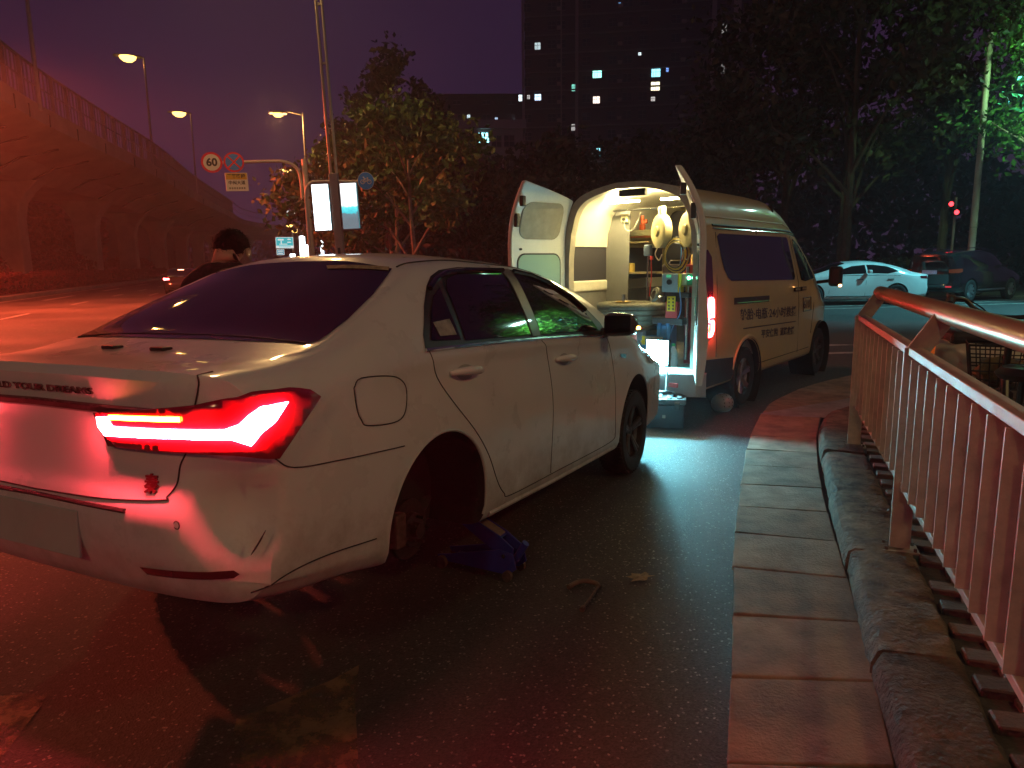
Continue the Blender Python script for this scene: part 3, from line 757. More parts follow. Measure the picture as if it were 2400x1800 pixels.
# wheels
def make_wheel(parent, c, s, r=.31, w=.205, spokes=5, name="wheel", dark=False, rot=0.):
    """c centre of the wheel; s=-1 outer face to -Y"""
    wh = bpy.data.objects.new(name, None); COL.objects.link(wh); wh.parent = parent
    wh.location = c; wh.rotation_euler = (0, 0, rot)
    h = w / 2
    prof = [(r * .66, -h * .92), (r * .80, -h), (r * .93, -h * .97), (r * .985, -h * .80), (r, -h * .5), (r, h * .5), (r * .985, h * .8), (r * .93, h * .97), (r * .80, h), (r * .66, h * .92), (r * .62, h * .8), (r * .62, -h * .8), (r * .66, -h * .92)]
    t = MB().lathe(prof, axis='Y', n=48)
    for i in range(48):
        a = 2 * math.pi * i / 48
        for yy in (-h * .62, h * .62):
            q = Matrix.Rotation(-a, 3, 'Y')
            t.box(q @ Vector((r * .996, yy, 0)), (.010, h * .5, r * .06), q)
    t.build("tyre", M_rubber, wh, True)
    rm = MB().lathe([(r * .645, s * h * .80), (r * .64, s * h * .60), (r * .56, s * h * .35), (r * .55, -s * h * .7), (r * .63, -s * h * .8)], axis='Y', n=40)
    rm.lathe([(0, s * h * .62), (r * .10, s * h * .62), (r * .17, s * h * .50), (r * .2, s * h * .2), (r * .19, -s * h * .2), (0, -s * h * .2)], axis='Y', n=24)
    for i in range(spokes):
        a = 2 * math.pi * i / spokes + .3
        for da in (-.10, .10):
            u = Vector((math.cos(a + da), 0, math.sin(a + da)))
            rm.tube([u * r * .12 + Vector((0, s * h * .48, 0)), u * r * .35 + Vector((0, s * h * .58, 0)), u * r * .62 + Vector((0, s * h * .72, 0))], [r * .055, r * .05, r * .06], 8)
    rm.build("rim", M_alloy if not dark else mat("dirty_rim", (.10, .095, .09), .5, .6, var=.4, vscale=15), wh, True)
    MB().cyl((0, s * h * .30, 0), (0, s * h * .2, 0), r * .46, n=32).build("brake_disc", M_steel, wh, True)
    return wh
wz = .31
# the front wheels stand on the road although the body is tipped: put them in the body frame so that they touch the ground
inv = sedan.matrix_world.inverted()
def on_ground(x, y, r):
    p = sedan.matrix_world @ Vector((x, y, .3)); p.z = r
    return inv @ p
make_wheel(sedan, on_ground(2.67, -.765, .31), -1, dark=True)
make_wheel(sedan, on_ground(2.67, .765, .31), 1, dark=True)
make_wheel(sedan, on_ground(0, .765, .31), 1, dark=True)
hub = bpy.data.objects.new("rear_hub", None); COL.objects.link(hub); hub.parent = sedan; hub.location = (0, -.68, .24)
MB().lathe([(0, -.012), (.13, -.012), (.132, -.006), (.132, .006), (.13, .012), (0, .012)], axis='Y', n=40).build("brake_disc", mat("worn_disc", (.055, .038, .032), .55, .6, var=.5, vscale=25), hub, True)
hm = MB().lathe([(0, -.07), (.033, -.07), (.036, -.04), (.072, -.038), (.075, -.012)], axis='Y', n=24)
for i in range(5):
    a = i * 2 * math.pi / 5
    hm.cyl((.055 * math.cos(a), -.038, .055 * math.sin(a)), (.055 * math.cos(a), -.075, .055 * math.sin(a)), .007, n=8)
hm.build("wheel_hub", mat("hub_steel", (.12, .085, .07), .4, .9, var=.3, vscale=30), hub, True)
MB().box((-.10, 0, .02), (.075, .09, .15)).build("brake_caliper", M_steel, hub, bevel=.012)
MB().tube([(0, .06, 0), (.25, .10, .02), (.5, .2, .05)], .03, 8).build("trailing_arm", mat("chassis_black", (.02, .018, .018), .7), hub, True)
MB().tube([(0, .1, 0), (.03, .12, .2), (.06, .14, .36)], .032, 10).build("shock_absorber", mat("chassis_black"), hub, True)
MB().tube([(0, .02, 0), (0, .7, .02), (0, 1.3, .05)], .035, 8).build("axle_beam", mat("chassis_black"), hub, True)
# front lamps and fender vent (far end of the car)
for s in (1, -1):
    patch(SKIN, [(3.2, -.79 * s, .70), (3.42, -.62 * s, .70), (3.45, -.50 * s, .74), (3.30, -.68 * s, .80), (3.0, -.80 * s, .84), (3.05, -.83 * s, .76)], .006, .04, (.7, -.7 * s, .2)).build("headlight", mat("lamp_glass", (.45, .47, .48), .08, coat=.8), sedan, 'all')
    patch(SKIN, [(2.265, -.868 * s, .875), (2.40, -.867 * s, .866), (2.385, -.871 * s, .842), (2.28, -.871 * s, .848)], .006, .03, (0, -s, 0)).build("fender_vent", M_chrome, sedan, 'all')
# white carton seen through the quarter window: sticker on the glass
patch(SKIN, [(.02, -.81, 1.13), (.15, -.80, 1.14), (.155, -.84, 1.075), (.03, -.83, 1.07)], .009, .03, (0, -1, .35)).build("window_sticker", mat("paper_sticker", (.40, .34, .30), .6, var=.5, vscale=24), sedan, 'all')
MB().tube(on_surface(SKIN, [(.9, 0, 1.48), (.95, 0, 1.48)], (0, 0, 1), .0), .012, 8).build("roof_aerial_base", M_blk, sedan, True)
# ================================================================== the rescue van (X forward from rear axle, Y left, Z up)
M_van = mat("van_ivory_paint", (.68, .54, .24), .38, var=.10, vscale=4, rvar=.1, coat=.4, bump=.02, bscale=120)
M_vin = mat("van_inner_panel", (.74, .70, .58), .5, var=.08, vscale=4)
M_vdark = mat("van_inner_dark", (.030, .026, .034), .7)
M_vclad = mat("van_lower_cladding", (.035, .034, .036), .6, var=.3, vscale=10)
M_vwhite = mat("van_door_inner", (.74, .76, .70), .4, var=.06, vscale=5)
van = thing("rescue_van", "high roofed ivory service van parked with both rear doors open and interior lit", "van")
van.matrix_world = frame_matrix((1.9179, 8.3429, 0), R(38.5))
VW = .82
def van_sec(zr, w, b=.30):
    base = [(w - .05, b), (w - .005, b + .06), (w + .004, .62), (w, .95), (w - .008, 1.28), (w - .03, 1.58), (w - .062, 1.84), (w - .066, 1.90), (w - .085, 1.96), (w - .125, 2.09), (w - .20, 2.195), (w - .34, 2.27), (.20, 2.335), (0, 2.345)]
    k = (zr - .9) / (2.345 - .9)
    return [(y, z if z <= .9 else .9 + (z - .9) * k) for y, z in base]
VST = [(-1.17, 2.345, .82), (-.6, 2.345, .82), (.4, 2.345, .82), (1.0, 2.335, .82), (1.3, 2.27, .82), (1.6, 2.14, .82), (2.0, 1.92, .818), (2.5, 1.62, .805), (2.75, 1.40, .79), (2.95, 1.18, .77), (3.12, 1.06, .735), (3.24, 1.0, .68), (3.30, .95, .60)]
def shell_of_van():
    us = [r[0] for r in VST]; secs = [van_sec(r[1], r[2]) for r in VST]; n = len(secs[0]); loops = []
    N = 80
    for i in range(N + 1):
        u = us[0] + (us[-1] - us[0]) * i / N
        key = [(pchip(us, [s[j][0] for s in secs], u), pchip(us, [s[j][1] for s in secs], u), 0) for j in range(n)]
        loops.append([(u, max(0, p.x), p.y) for p in spline(key, 4)])
    V = []; F = []
    for lp in loops: V += [(u, -y, z) for u, y, z in lp] + [(u, y, z) for u, y, z in reversed(lp[:-1])]
    L = 2 * len(loops[0]) - 1
    for i in range(N):
        for k in range(L - 1): F.append((i * L + k, i * L + k + 1, (i + 1) * L + k + 1, (i + 1) * L + k))
    # nose
    last = N * L
    for r in range(1, 5):
        t = 1 - r / 4.; st = len(V)
        for k in range(L):
            x, y, z = V[N * L + k]; V.append((x + .06 * (1 - t) ** .5, y * t, .65 + (z - .65) * t))
        for k in range(L - 1): F.append((last + k, last + k + 1, st + k + 1, st + k))
        last = st
    return V, F, loops[0]
V, F, vsec = shell_of_van()
vme = MB().add(V, F).mesh("body")
bm = bmesh.new(); bm.from_mesh(vme); bmesh.ops.recalc_face_normals(bm, faces=bm.faces); bm.to_mesh(vme); bm.free()
VSKIN = bvh_of(vme)
vme.materials.append(M_van); vme.materials.append(M_liner)
vo = bpy.data.objects.new("body", vme); COL.objects.link(vo)
so = vo.modifiers.new("thick", 'SOLIDIFY'); so.thickness = .02; so.offset = -1
cut = MB()
for ax in (0., 2.72):
    for s in (-1, 1): cut.cyl((ax, s * .5, .33), (ax, s * 1.1, .33), .39 if ax == 0. else .41, n=48)
cme = cut.mesh("cutter"); bm = bmesh.new(); bm.from_mesh(cme); bmesh.ops.recalc_face_normals(bm, faces=bm.faces); bm.to_mesh(cme); bm.free(); cme.materials.append(M_liner)
co = bpy.data.objects.new("cutter", cme); COL.objects.link(co)
bo = vo.modifiers.new("cut", 'BOOLEAN'); bo.object = co; bo.operation = 'DIFFERENCE'; bo.solver = 'EXACT'
res = evaluated(vo); vo.modifiers.clear(); vo.data = res; bpy.data.objects.remove(co)
for p in res.polygons: p.use_smooth = True
res.set_sharp_from_angle(angle=R(35))
vo.parent = van
# wheel wells inside
for ax in (0., 2.72):
    for s in (-1, 1):
        MB().lathe([(.40, -.02), (.40, .30), (.0, .30)], (ax, s * .82 if s > 0 else -.82, .33), axis=(0, -s, 0), n=32).build("wheel_well", M_liner, van, True)
MB().box((1.1, 0, .33), (4.2, 1.15, .10)).build("floor_pan", M_liner, van)
def vside(pts, s): return [(x, -.82 * s, z) for x, z in pts]
def vpatch(name, pts, m_, off=.004, step=.08, s=1): return patch(VSKIN, vside(pts, s), off, step, (0, -s, .05)).build(name, m_, van, 'all')
M_vglass = mat("van_tinted_glass", (.010, .009, .011), .04, spec=.6, coat=.5)
for s in (1, -1):
    vpatch("side_window", [(-.80, 1.80), (-.74, 1.83), (1.27, 1.83), (1.32, 1.80), (1.53, 1.36), (1.50, 1.32), (-.50, 1.36), (-.58, 1.39), (-.68, 1.48), (-.73, 1.58)], M_vglass, .005, .08, s)
    vpatch("cab_window", [(1.50, 1.80), (1.56, 1.82), (1.82, 1.74), (2.40, 1.38), (2.44, 1.32), (1.95, 1.29), (1.78, 1.31)], M_vglass, .005, .08, s)
    for z, m_ in ((1.905, M_blk), (1.875, M_chrome)):
        P = on_surface(VSKIN, vside([(-.9, z), (-.2, z), (.26, z)], s), (0, -s, 0), .004)
        MB().tube(P, .012 if z > 1.9 else .007, 6).build("roof_rail_trim", m_, van, True)
        P = on_surface(VSKIN, vside([(.29, z), (.9, z), (1.4, z - .004), (1.75, z - .03)], s), (0, -s, 0), .004)
        MB().tube(P, .012 if z > 1.9 else .007, 6).build("roof_rail_trim", m_, van, True)
    P = on_surface(VSKIN, vside([(-1.1, 1.985), (0, 1.985), (1.2, 1.98), (1.5, 1.94)], s), (0, -s, 0), .003)
    MB().tube(P, .008, 6).build("roof_joint", M_van, van, True)
    for pts in ([(-.86, .62), (-.86, 1.3), (-.82, 1.84)], [(.28, 1.86), (.28, 1.84)], [(1.42, 1.84), (1.66, 1.30), (1.70, 1.0), (1.72, .40)], [(2.42, 1.30), (2.36, .95), (2.26, .60)], [(.30, .42), (1.0, .42), (2.2, .42)]):
        P = on_surface(VSKIN, vside(pts, s), (0, -s, 0), .0006)
        if len(P) > 1: MB().tube(P, .005, 5).build("door_gap", M_seam, van)
    for x in (1.57, 1.83):
        q = on_surface(VSKIN, vside([(x, 1.20)], s), (0, -s, 0), .016)[0]
        MB().box(q, (.19, .03, .05)).build("door_handle", M_blk, van, bevel=.01)
    # sliding-door rail slot with bright edge
    vpatch("sliding_rail", [(-.43, 1.185), (.62, 1.165), (.62, 1.095), (-.43, 1.115)], mat("rail_slot_dark", (.05, .035, .035), .5), .004, .1, s)
    P = on_surface(VSKIN, vside([(-.36, 1.128), (.58, 1.108)], s), (0, -s, 0), .009)
    MB().tube(P, .006, 6).build("rail_edge", M_chrome, van, True)
    # fender bulge over the rear wheel
    P = on_surface(VSKIN, vside([(.43 * math.cos(t) + 0., .33 + .43 * math.sin(t)) for t in [R(15 + 150 * i / 20) for i in range(21)]], s), (0, -s, 0), .002)
    MB().tube(P, .014, 8).build("fender_rim", M_van, van, True)
    # low dark cladding behind the rear wheel
    vpatch("bumper_side", [(-1.16, .62), (-.42, .57), (-.40, .40), (-.42, .34), (-1.16, .34)], M_vclad, .006, .08, s)
    # tail lamp column
    tl = bpy.data.objects.new("tail_light", None); COL.objects.link(tl); tl.parent = van
    patch(VSKIN, vside([(-1.165, 1.66), (-1.05, 1.67), (-.97, 1.60), (-.955, .90), (-1.0, .81), (-1.165, .80)], s), .008, .06, (0, -s, .05)).build("lens", mat("dark_red_lens", (.11, .010, .018), .15, coat=.5), tl, 'all')
    ledm = emis("van_lamp_glow", (1, .045, .06), 90)
    ring = [(-1.10, 1.00), (-1.08, 1.15), (-1.05, 1.20), (-1.01, 1.20), (-.985, 1.16), (-.98, 1.02)]
    P = on_surface(VSKIN, spline([(x, -.82 * s, z) for x, z in ring], 5), (0, -s, 0), .016); MB().tube(P, .014, 8).build("brake_loop", ledm, tl, True)
    ring = [(-1.11, .96), (-1.12, .89), (-1.09, .85), (-1.03, .85), (-.985, .90), (-.98, .98)]
    P = on_surface(VSKIN, spline([(x, -.82 * s, z) for x, z in ring], 5), (0, -s, 0), .016); MB().tube(P, .015, 8).build("brake_loop", ledm, tl, True)
    for z in (1.03, .985):
        P = on_surface(VSKIN, [(-1.11, -.82 * s, z), (-.985, -.82 * s, z)], (0, -s, 0), .016); MB().tube(P, .012, 8).build("brake_bar", ledm, tl, True)
    vpatch("turn_lens", [(-1.08, .95), (-1.035, .95), (-1.05, .88), (-1.085, .885)], emis("van_turn_glow", (1, .28, .03), 3), .012, .04, s)
    # cab mirror
    mi = MB().box((2.50, -1.03 * s, 1.34), (.14, .16, .26)).build("cab_mirror", M_blk, van, bevel=.04, segs=3)
    MB().tube([(2.48, -.80 * s, 1.26), (2.49, -.95 * s, 1.28)], .022, 8).build("mirror_arm", M_blk, van, True)
    MB().box((2.46, -1.10 * s, 1.22), (.05, .03, .03)).build("side_marker", emis("van_mirror_blinker", (1, .45, .12), 22), van, bevel=.008)
    patch(VSKIN, [(2.98, -.77 * s, .98), (3.2, -.70 * s, .95), (3.26, -.60 * s, .82), (3.1, -.76 * s, .80)], .006, .05, (.6, -s * .8, 0)).build("headlight", mat("lamp_glass"), van, 'all')
    make_wheel(van, (0, -.70 * s, .315), -s, .315, .20, 6, dark=False)
    make_wheel(van, (2.72, -.70 * s, .315), -s, .315, .20, 6, dark=True)
# printed lines on both flanks
M_print = mat("van_print", (.075, .05, .055), .5)
def vtext(body_, x0, x1, z0, z1, h, s=1, name="lettering"):
    me = text_mesh(body_, h, .001, bold=.0018)
    xs = [v.co.x for v in me.vertices]; a, b = min(xs), max(xs); zs = [v.co.y for v in me.vertices]; zc = (min(zs) + max(zs)) / 2; hh = max(zs) - min(zs)
    for v in me.vertices:
        t = (v.co.x - a) / (b - a); x = x0 + (x1 - x0) * t; z = z0 + (z1 - z0) * t + (v.co.y - zc) * h / hh
        if s == -1: x = x1 - (x1 - x0) * t
        hit = VSKIN.ray_cast(Vector((x, -2 * s, z)), Vector((0, s, 0)), 3)
        v.co = Vector((x, (hit[0].y if hit[0] else -.82 * s) - s * (.003 + v.co.z), z))
    me.materials.clear(); return obj(name, me, M_print, van)
for s in (1, -1):
    vtext("轮胎·电瓶·24小时救援", -.25, 1.60, 1.00, .93, .125, s)
    vtext("平安保险", .39, .95, .745, .725, .10, s)
    vtext("道路救援", 1.02, 1.55, .72, .695, .10, s)
    vpatch("print_line", [(-.16, .853), (1.59, .808), (1.59, .796), (-.16, .840)], M_print, .003, .2, s)
    vtext("610", 1.90, 2.17, .995, .995, .11, s)
    P = on_surface(VSKIN, vside([(1.86, 1.08), (2.20, 1.08), (2.22, .91), (1.88, .91)], s), (0, -s, 0), .003)
    MB().tube(P, .008, 5, closed=True).build("print_frame", M_print, van)
# rear frame round the opening
outer = [(-y, z) for _, y, z in vsec] + [(y, z) for _, y, z in reversed(vsec[:-1])]
def inner_pt(y, z):
    yy = max(-.705, min(.705, y * .90)); zz = min(2.30, z - .055) if z > .6 else .52
    return (yy, max(.52, zz))
mbf = MB(); Vf = []
for y, z in outer:
    iy, iz = inner_pt(y, z); Vf += [(-1.172, y, z), (-1.195, y * .985 + iy * .015, z), (-1.195, iy, iz), (-1.10, iy, iz)]
nO = len(outer)
mbf.add(Vf, [(4 * i + k, 4 * i + k + 1, 4 * i + 5 + k, 4 * i + 4 + k) for i in range(nO - 1) for k in range(3)])
mbf.build("rear_frame", mat("van_rear_frame", (.42, .38, .30), .4, var=.2, vscale=8), van, True)
MB().box((-1.15, 0, .43), (.10, 1.50, .20)).build("rear_sill", M_vwhite, van, bevel=.01)
# bumper
bp_ = MB(); prof = [(-.02, .26), (-.15, .27), (-.20, .33), (-.20, .43), (-.16, .49), (-.02, .50)]
Vb = []; ys = [(-.87, .05), (-.83, .50), (-.72, .85), (-.5, .97), (-.25, 1.), (0, 1.), (.25, 1.), (.5, .97), (.72, .85), (.83, .50), (.87, .05)]
for y, k in ys: Vb += [(-1.17 + x * k, y, z) for x, z in prof]
bp_.add(Vb, [(6 * i + k, 6 * i + k + 1, 6 * i + 7 + k, 6 * i + 6 + k) for i in range(len(ys) - 1) for k in range(5)])
bp_.build("rear_bumper", mat("van_bumper_plastic", (.46, .47, .47), .45, var=.15, vscale=8), van, True)
for s in (1, -1): MB().box((-1.352, -.60 * s, .385), (.02, .13, .045), Matrix.Rotation(-.14 * s, 3, 'Z')).build("bumper_reflector", mat("reflector_red_bright", (.62, .07, .07), .3), van, bevel=.006)
# interior: floor, lined walls, ceiling, bulkhead
MB().box((.35, 0, .515), (2.98, 1.42, .03)).build("load_floor", mat("van_floor", (.20, .19, .18), .6, var=.3, vscale=9), van)
for s in (1, -1):
    lin_ = [(.715, 1.73), (.705, 1.88), (.655, 2.06), (.57, 2.165), (.42, 2.235), (.20, 2.285), (0, 2.292)]
    Vl = [(x, y * s, z) for x in (-1.12, -.4, .3, .95) for y, z in lin_]
    MB().add(Vl, [(7 * a + k, 7 * a + k + 1, 7 * a + 8 + k, 7 * a + 7 + k) for a in range(3) for k in range(6)]).build("wall_panel", M_vin, van, True)
    MB().box((-.05, .735 * s, 1.55), (2.1, .02, .40)).build("wall_window_liner", M_vdark, van)
    MB().box((.0, .735 * s, 1.30), (2.2, .05, .12)).build("wall_ledge", M_vin, van, bevel=.015)
    MB().box((.0, .74 * s, .88), (2.2, .03, .72)).build("wall_lower_panel", mat("van_grey_panel", (.20, .19, .175), .6, var=.15, vscale=6), van)
MB().box((1.0, 0, 1.36), (.03, 1.36, 1.66)).build("bulkhead", M_vdark, van)
for y0, y1, x in ((.55, .14, -.72), (-.12, -.50, -.72)):
    MB().box((x, (y0 + y1) / 2, 2.195), (.035, abs(y1 - y0), .018)).build("ceiling_strip_light", emis("warm_led_strip", (1, .80, .34), 420), van, bevel=.004)
MB().box((-1.10, .0, 2.245), (.06, .30, .07)).build("door_latch_box", M_blk, van, bevel=.01)
MB().tube([(-.55, .55, 2.12), (-.55, -.62, 2.12)], .012, 8).build("hanging_rail", M_chrome, van, True)
MB().box((-.38, .66, 1.62), (.02, .44, 1.0)).build("grey_partition", mat("partition_grey", (.19, .185, .17), .6, var=.12, vscale=5), van)
pt = [(-.42 + 0, 0)]
# shaped upper part of the partition
MB().prism([(.88, 1.10), (.44, 1.10), (.42, 2.12), (.60, 2.12), (.70, 1.90), (.80, 1.60)], (-.40, 0, 0), (0, 1, 0), (0, 0, 1), .02).build("partition_shield", mat("partition_grey"), van, bevel=.003)
sk = bpy.data.objects.new("wall_socket", None); COL.objects.link(sk); sk.parent = van; sk.location = (-.425, .475, 2.04)
MB().box((0, 0, 0), (.02, .09, .09)).build("socket_plate", mat("socket_ivory", (.72, .66, .40), .4), sk, bevel=.006)
MB().cyl((-.012, 0, -.01), (-.035, 0, -.01), .018, n=12).build("plug", M_blk, sk, True)
MB().tube(spline([(-.02, 0, -.02), (-.03, -.03, -.12), (-.01, -.10, -.13), (.02, -.16, -.02), (.04, -.18, .06)], 5), .004, 6).build("cord", mat("cord_white", (.5, .48, .42), .5), sk, True)
MB().box((.15, .55, 1.43), (.55, .36, .02)).build("shelf", mat("shelf_wood", (.30, .22, .12), .55, var=.3, vscale=15), van, bevel=.003)
MB().box((.3, .1, 1.43), (.4, .5, .02)).build("shelf", mat("shelf_wood"), van, bevel=.003)
# rear doors
def van_door(name, side_, ang, lower_window=True):
    d = bpy.data.objects.new(name, None); COL.objects.link(d); d.parent = van
    d.location = (-1.19, .80 * side_, 0)
    # local: x along the door from the hinge, y = inner side, z up
    a = R(ang)
    dirx = Vector((-math.sin(a), -side_ * math.cos(a), 0)); inn = Vector((math.cos(a), -side_ * math.sin(a), 0)) 
    # inner normal points to what was the interior
    z = Vector((0, 0, 1))
    d.matrix_local = Matrix(((dirx.x, inn.x, 0, -1.19), (dirx.y, inn.y, 0, .80 * side_), (0, 0, 1, 0), (0, 0, 0, 1)))
    W = .775
    def bend(z_): return .0 if z_ < 1.75 else .62 * (z_ - 1.75) ** 2
    def wtop(x): return 2.19 + .16 * (x / W) ** .8
    n = 30; zs = [.50 + (1.0) * i / n for i in range(n + 1)]
    cols = [0., .02, .10, .19, .3, .42, .55, .66, W - .02, W]
    V = []; F = []
    rows = [.0, .02, .06, .1, .2, .3, .4, .5, .6, .68, .74, .78, .82, .86, .9, .93, .96, .985, 1.0]
    def belly(zz): return .045 * max(0., 1 - abs((zz - .95) / .42)) ** .6 if zz < 1.37 else 0.
    for yoff in (0, .055):
        for r in rows:
            for x in cols:
                zz = .50 + (wtop(x) - .50) * r
                V.append((x, yoff + bend(zz) - (belly(zz) if yoff == 0 else 0), zz))
    nc, nr = len(cols), len(rows); half = nc * nr
    for j in range(nr - 1):
        for i in range(nc - 1):
            q = (j * nc + i, j * nc + i + 1, (j + 1) * nc + i + 1, (j + 1) * nc + i)
            F.append(q); F.append(tuple(half + k for k in reversed(q)))
    edge = [j * nc for j in range(nr)] + [(nr - 1) * nc + i for i in range(1, nc)] + [j * nc + nc - 1 for j in range(nr - 2, -1, -1)] + [i for i in range(nc - 2, 0, -1)]
    for k in range(len(edge)):
        p, q = edge[k], edge[(k + 1) % len(edge)]; F.append((p, q, half + q, half + p))
    me = MB().add(V, F).mesh("door_panel")
    bm = bmesh.new(); bm.from_mesh(me); bmesh.ops.recalc_face_normals(bm, faces=bm.faces); bm.to_mesh(me); bm.free()
    o = obj("door_panel", me, M_vwhite, d, 35, .012)
    def rr(x0, x1, z0, z1, r):
        pts = []
        for cx, cz, a0 in ((x1 - r, z1 - r, 0), (x0 + r, z1 - r, 90), (x0 + r, z0 + r, 180), (x1 - r, z0 + r, 270)):
            pts += [(cx + r * math.cos(R(a0 + 90 * k / 5)), cz + r * math.sin(R(a0 + 90 * k / 5))) for k in range(6)]
        return pts
    def plate(nm, pts, m_, t=.008, y0=.055):
        V = [(x, y0 + bend(zz) + t, zz) for x, zz in pts] + [(x, y0 + bend(zz) - .002, zz) for x, zz in pts]; k = len(pts)
        MB().add(V, [tuple(range(k)), tuple(reversed(range(k, 2 * k)))] + [(i, (i + 1) % k, k + (i + 1) % k, k + i) for i in range(k)]).build(nm, m_, d)
    plate("upper_cover", rr(.10, .68, 1.80, 2.16, .11), mat("door_cover_grey", (.28, .26, .20), .6, var=.2, vscale=10))
    plate("window_rubber", rr(.08, .70, 1.02, 1.66, .10), M_blk, .006)
    plate("door_window", rr(.095, .685, 1.035, 1.645, .09), mat("mint_glass", (.30, .46, .38), .08, coat=.5, spec=.5), .010)
    plate("lower_card", rr(.08, .70, .58, .96, .05), M_vwhite, .006)
    plate("green_sticker", [(.34, 1.10), (.46, 1.10), (.46, 1.25), (.34, 1.25)], mat("green_sticker", (.02, .25, .16), .5), .013)
    plate("sticker_code", [(.365, 1.12), (.435, 1.12), (.435, 1.19), (.365, 1.19)], mat("sticker_pale", (.55, .58, .52), .5, var=.6, vscale=90), .0145)
    plate("cream_sticker", [(.19, 1.07), (.31, 1.07), (.31, 1.22), (.19, 1.22)], mat("cream_sticker", (.62, .52, .32), .5, var=.15, vscale=20), .013)
    MB().box((W - .03, .075 + bend(2.2), 2.16), (.05, .05, .10)).build("latch", M_blk, d, bevel=.01)
    MB().box((W - .03, .075 + bend(2.0), 1.98), (.05, .05, .13)).build("latch", M_blk, d, bevel=.01)
    MB().cyl((W - .12, .05, 1.70), (W - .12, .075, 1.70), .012, n=10).build("door_button", M_blk, d)
    for x, zz, r in ((.70, 1.12, .012), (.64, 1.06, .009), (.58, 1.02, .008), (.62, 1.02, .008), (.55, .86, .009)): MB().cyl((x, .05, zz), (x, .063, zz), r, n=10).build("screw_hole", M_seam, d)
    for zz in (.75, 1.3, 1.95): MB().tube([(.0, .02 + bend(zz), zz - .05), (.0, .02 + bend(zz), zz + .05)], .018, 8).build("hinge", mat("hinge_grey", (.3, .3, .28), .5, .5), d, True)
    return d
van_door("rear_door", 1, 100)
van_door("rear_door", -1, 116)
# ================================================================== things carried in the van (each its own thing)
VM = van.matrix_world.copy()
def vthing(name, label, cat, loc, rz=0., group=None):
    t = thing(name, label, cat, group=group)
    t.matrix_world = VM @ Matrix.Translation(loc) @ Matrix.Rotation(rz, 4, 'Z'); return t
def tyre_mesh(r, w, ri, grooves=True):
    h = w / 2
    prof = [(ri, -h * .8), (ri * 1.06, -h * .95), (r * .86, -h), (r * .95, -h * .93), (r, -h * .72)]
    if grooves:
        for g_ in (-.45, -.0, .45): prof += [(r, h * (g_ - .08)), (r - .010, h * (g_ - .05)), (r - .010, h * (g_ + .05)), (r, h * (g_ + .08))]
    prof += [(r, h * .72), (r * .95, h * .93), (r * .86, h), (ri * 1.06, h * .95), (ri, h * .8), (ri, -h * .8)]
    return MB().lathe(prof, n=56)
t = vthing("stowed_tyre", "large worn tyre lying flat in the van's rear opening", "tyre", (-.80, .16, 1.02))
tyre_mesh(.375, .235, .21).build("tread_ring", mat("dusty_rubber", (.15, .135, .105), .8, var=.4, vscale=10, bump=.2, bscale=70), t, True)
t = vthing("tool_chest", "dark grey tool chest under the flat tyre", "tool chest", (-.78, .18, .53))
MB().box((0, 0, .17), (.62, .70, .34)).build("cabinet", mat("chest_grey", (.06, .06, .065), .5, var=.2, vscale=8), t, bevel=.01)
for k in range(3): MB().box((-.315, 0, .07 + k * .105), (.012, .62, .09)).build("drawer", mat("drawer_grey", (.09, .09, .095), .45), t, bevel=.004)
t = vthing("parts_dish", "shallow yellow dish with a bolt standing on the flat tyre", "dish", (-.98, .16, 1.14))
MB().lathe([(0, 0), (.07, 0), (.085, .012), (.078, .012), (.066, .004), (0, .004)], n=24).build("bowl", mat("dish_yellow", (.45, .28, .05), .4), t, True)
MB().cyl((0, 0, .004), (0, 0, .085), .017, n=10).build("bolt", M_chrome, t, True)
t = vthing("small_lamp_can", "small round metal can on the flat tyre", "can", (-.70, -.13, 1.14))
MB().lathe([(0, 0), (.035, 0), (.04, .02), (.04, .055), (.03, .065), (0, .065)], n=16).build("shell", M_alloy, t, True)
for k, (x, y, lab) in enumerate(((-.60, -.07, "cream hose reel hanging in the middle of the van opening"), (-.75, -.46, "cream hose reel hanging beside the open door edge"))):
    t = vthing("hose_reel", lab, "hose reel", (x, y, 1.875), R(-38), "hose reels hanging from the ceiling rail")
    MB().lathe([(0, -.055), (.05, -.058), (.06, -.05), (.15, -.052), (.172, -.04), (.176, 0), (.172, .04), (.15, .052), (.06, .05), (.05, .058), (0, .055)], axis='X', n=40).build("drum", mat("reel_cream", (.52, .45, .24), .45, var=.15, vscale=10), t, True)
    MB().lathe([(.0, -.075), (.045, -.072), (.06, -.055)], axis='X', n=20).build("hub_cap", mat("reel_hub", (.34, .28, .13), .5), t, True)
    for dy in (-.035, .035): MB().box((0, dy, .215), (.05, .03, .09)).build("hanger", mat("reel_hanger", (.66, .62, .50), .5), t, bevel=.005)
    MB().tube(spline([(-.02, .05, -.165), (-.03, .08, -.24), (-.01, .03, -.30), (0, -.02, -.24)], 5), .007, 6).build("hose_tail", mat("hose_pale", (.55, .5, .36), .5), t, True)
t = vthing("air_compressor", "pale air tank with an orange regulator on the upper shelf", "air compressor", (.18, .60, 1.80))
MB().cyl((0, -.20, .07), (0, .22, .07), .068, n=20).build("tank", mat("tank_pale", (.46, .42, .26), .4), t, True)
MB().cyl((0, -.20, .07), (0, -.24, .07), .068, .03, n=20).build("tank_end", mat("tank_pale"), t, True)
MB().box((0, -.02, .165), (.06, .06, .07)).build("pump_block", mat("orange_red", (.60, .10, .02), .45), t, bevel=.01)
MB().cyl((0, -.02, .19), (0, -.02, .30), .022, n=12).build("regulator", mat("orange_red"), t, True)
MB().box((0, -.06, .23), (.04, .05, .05)).build("gauge", mat("orange_red"), t, bevel=.01)
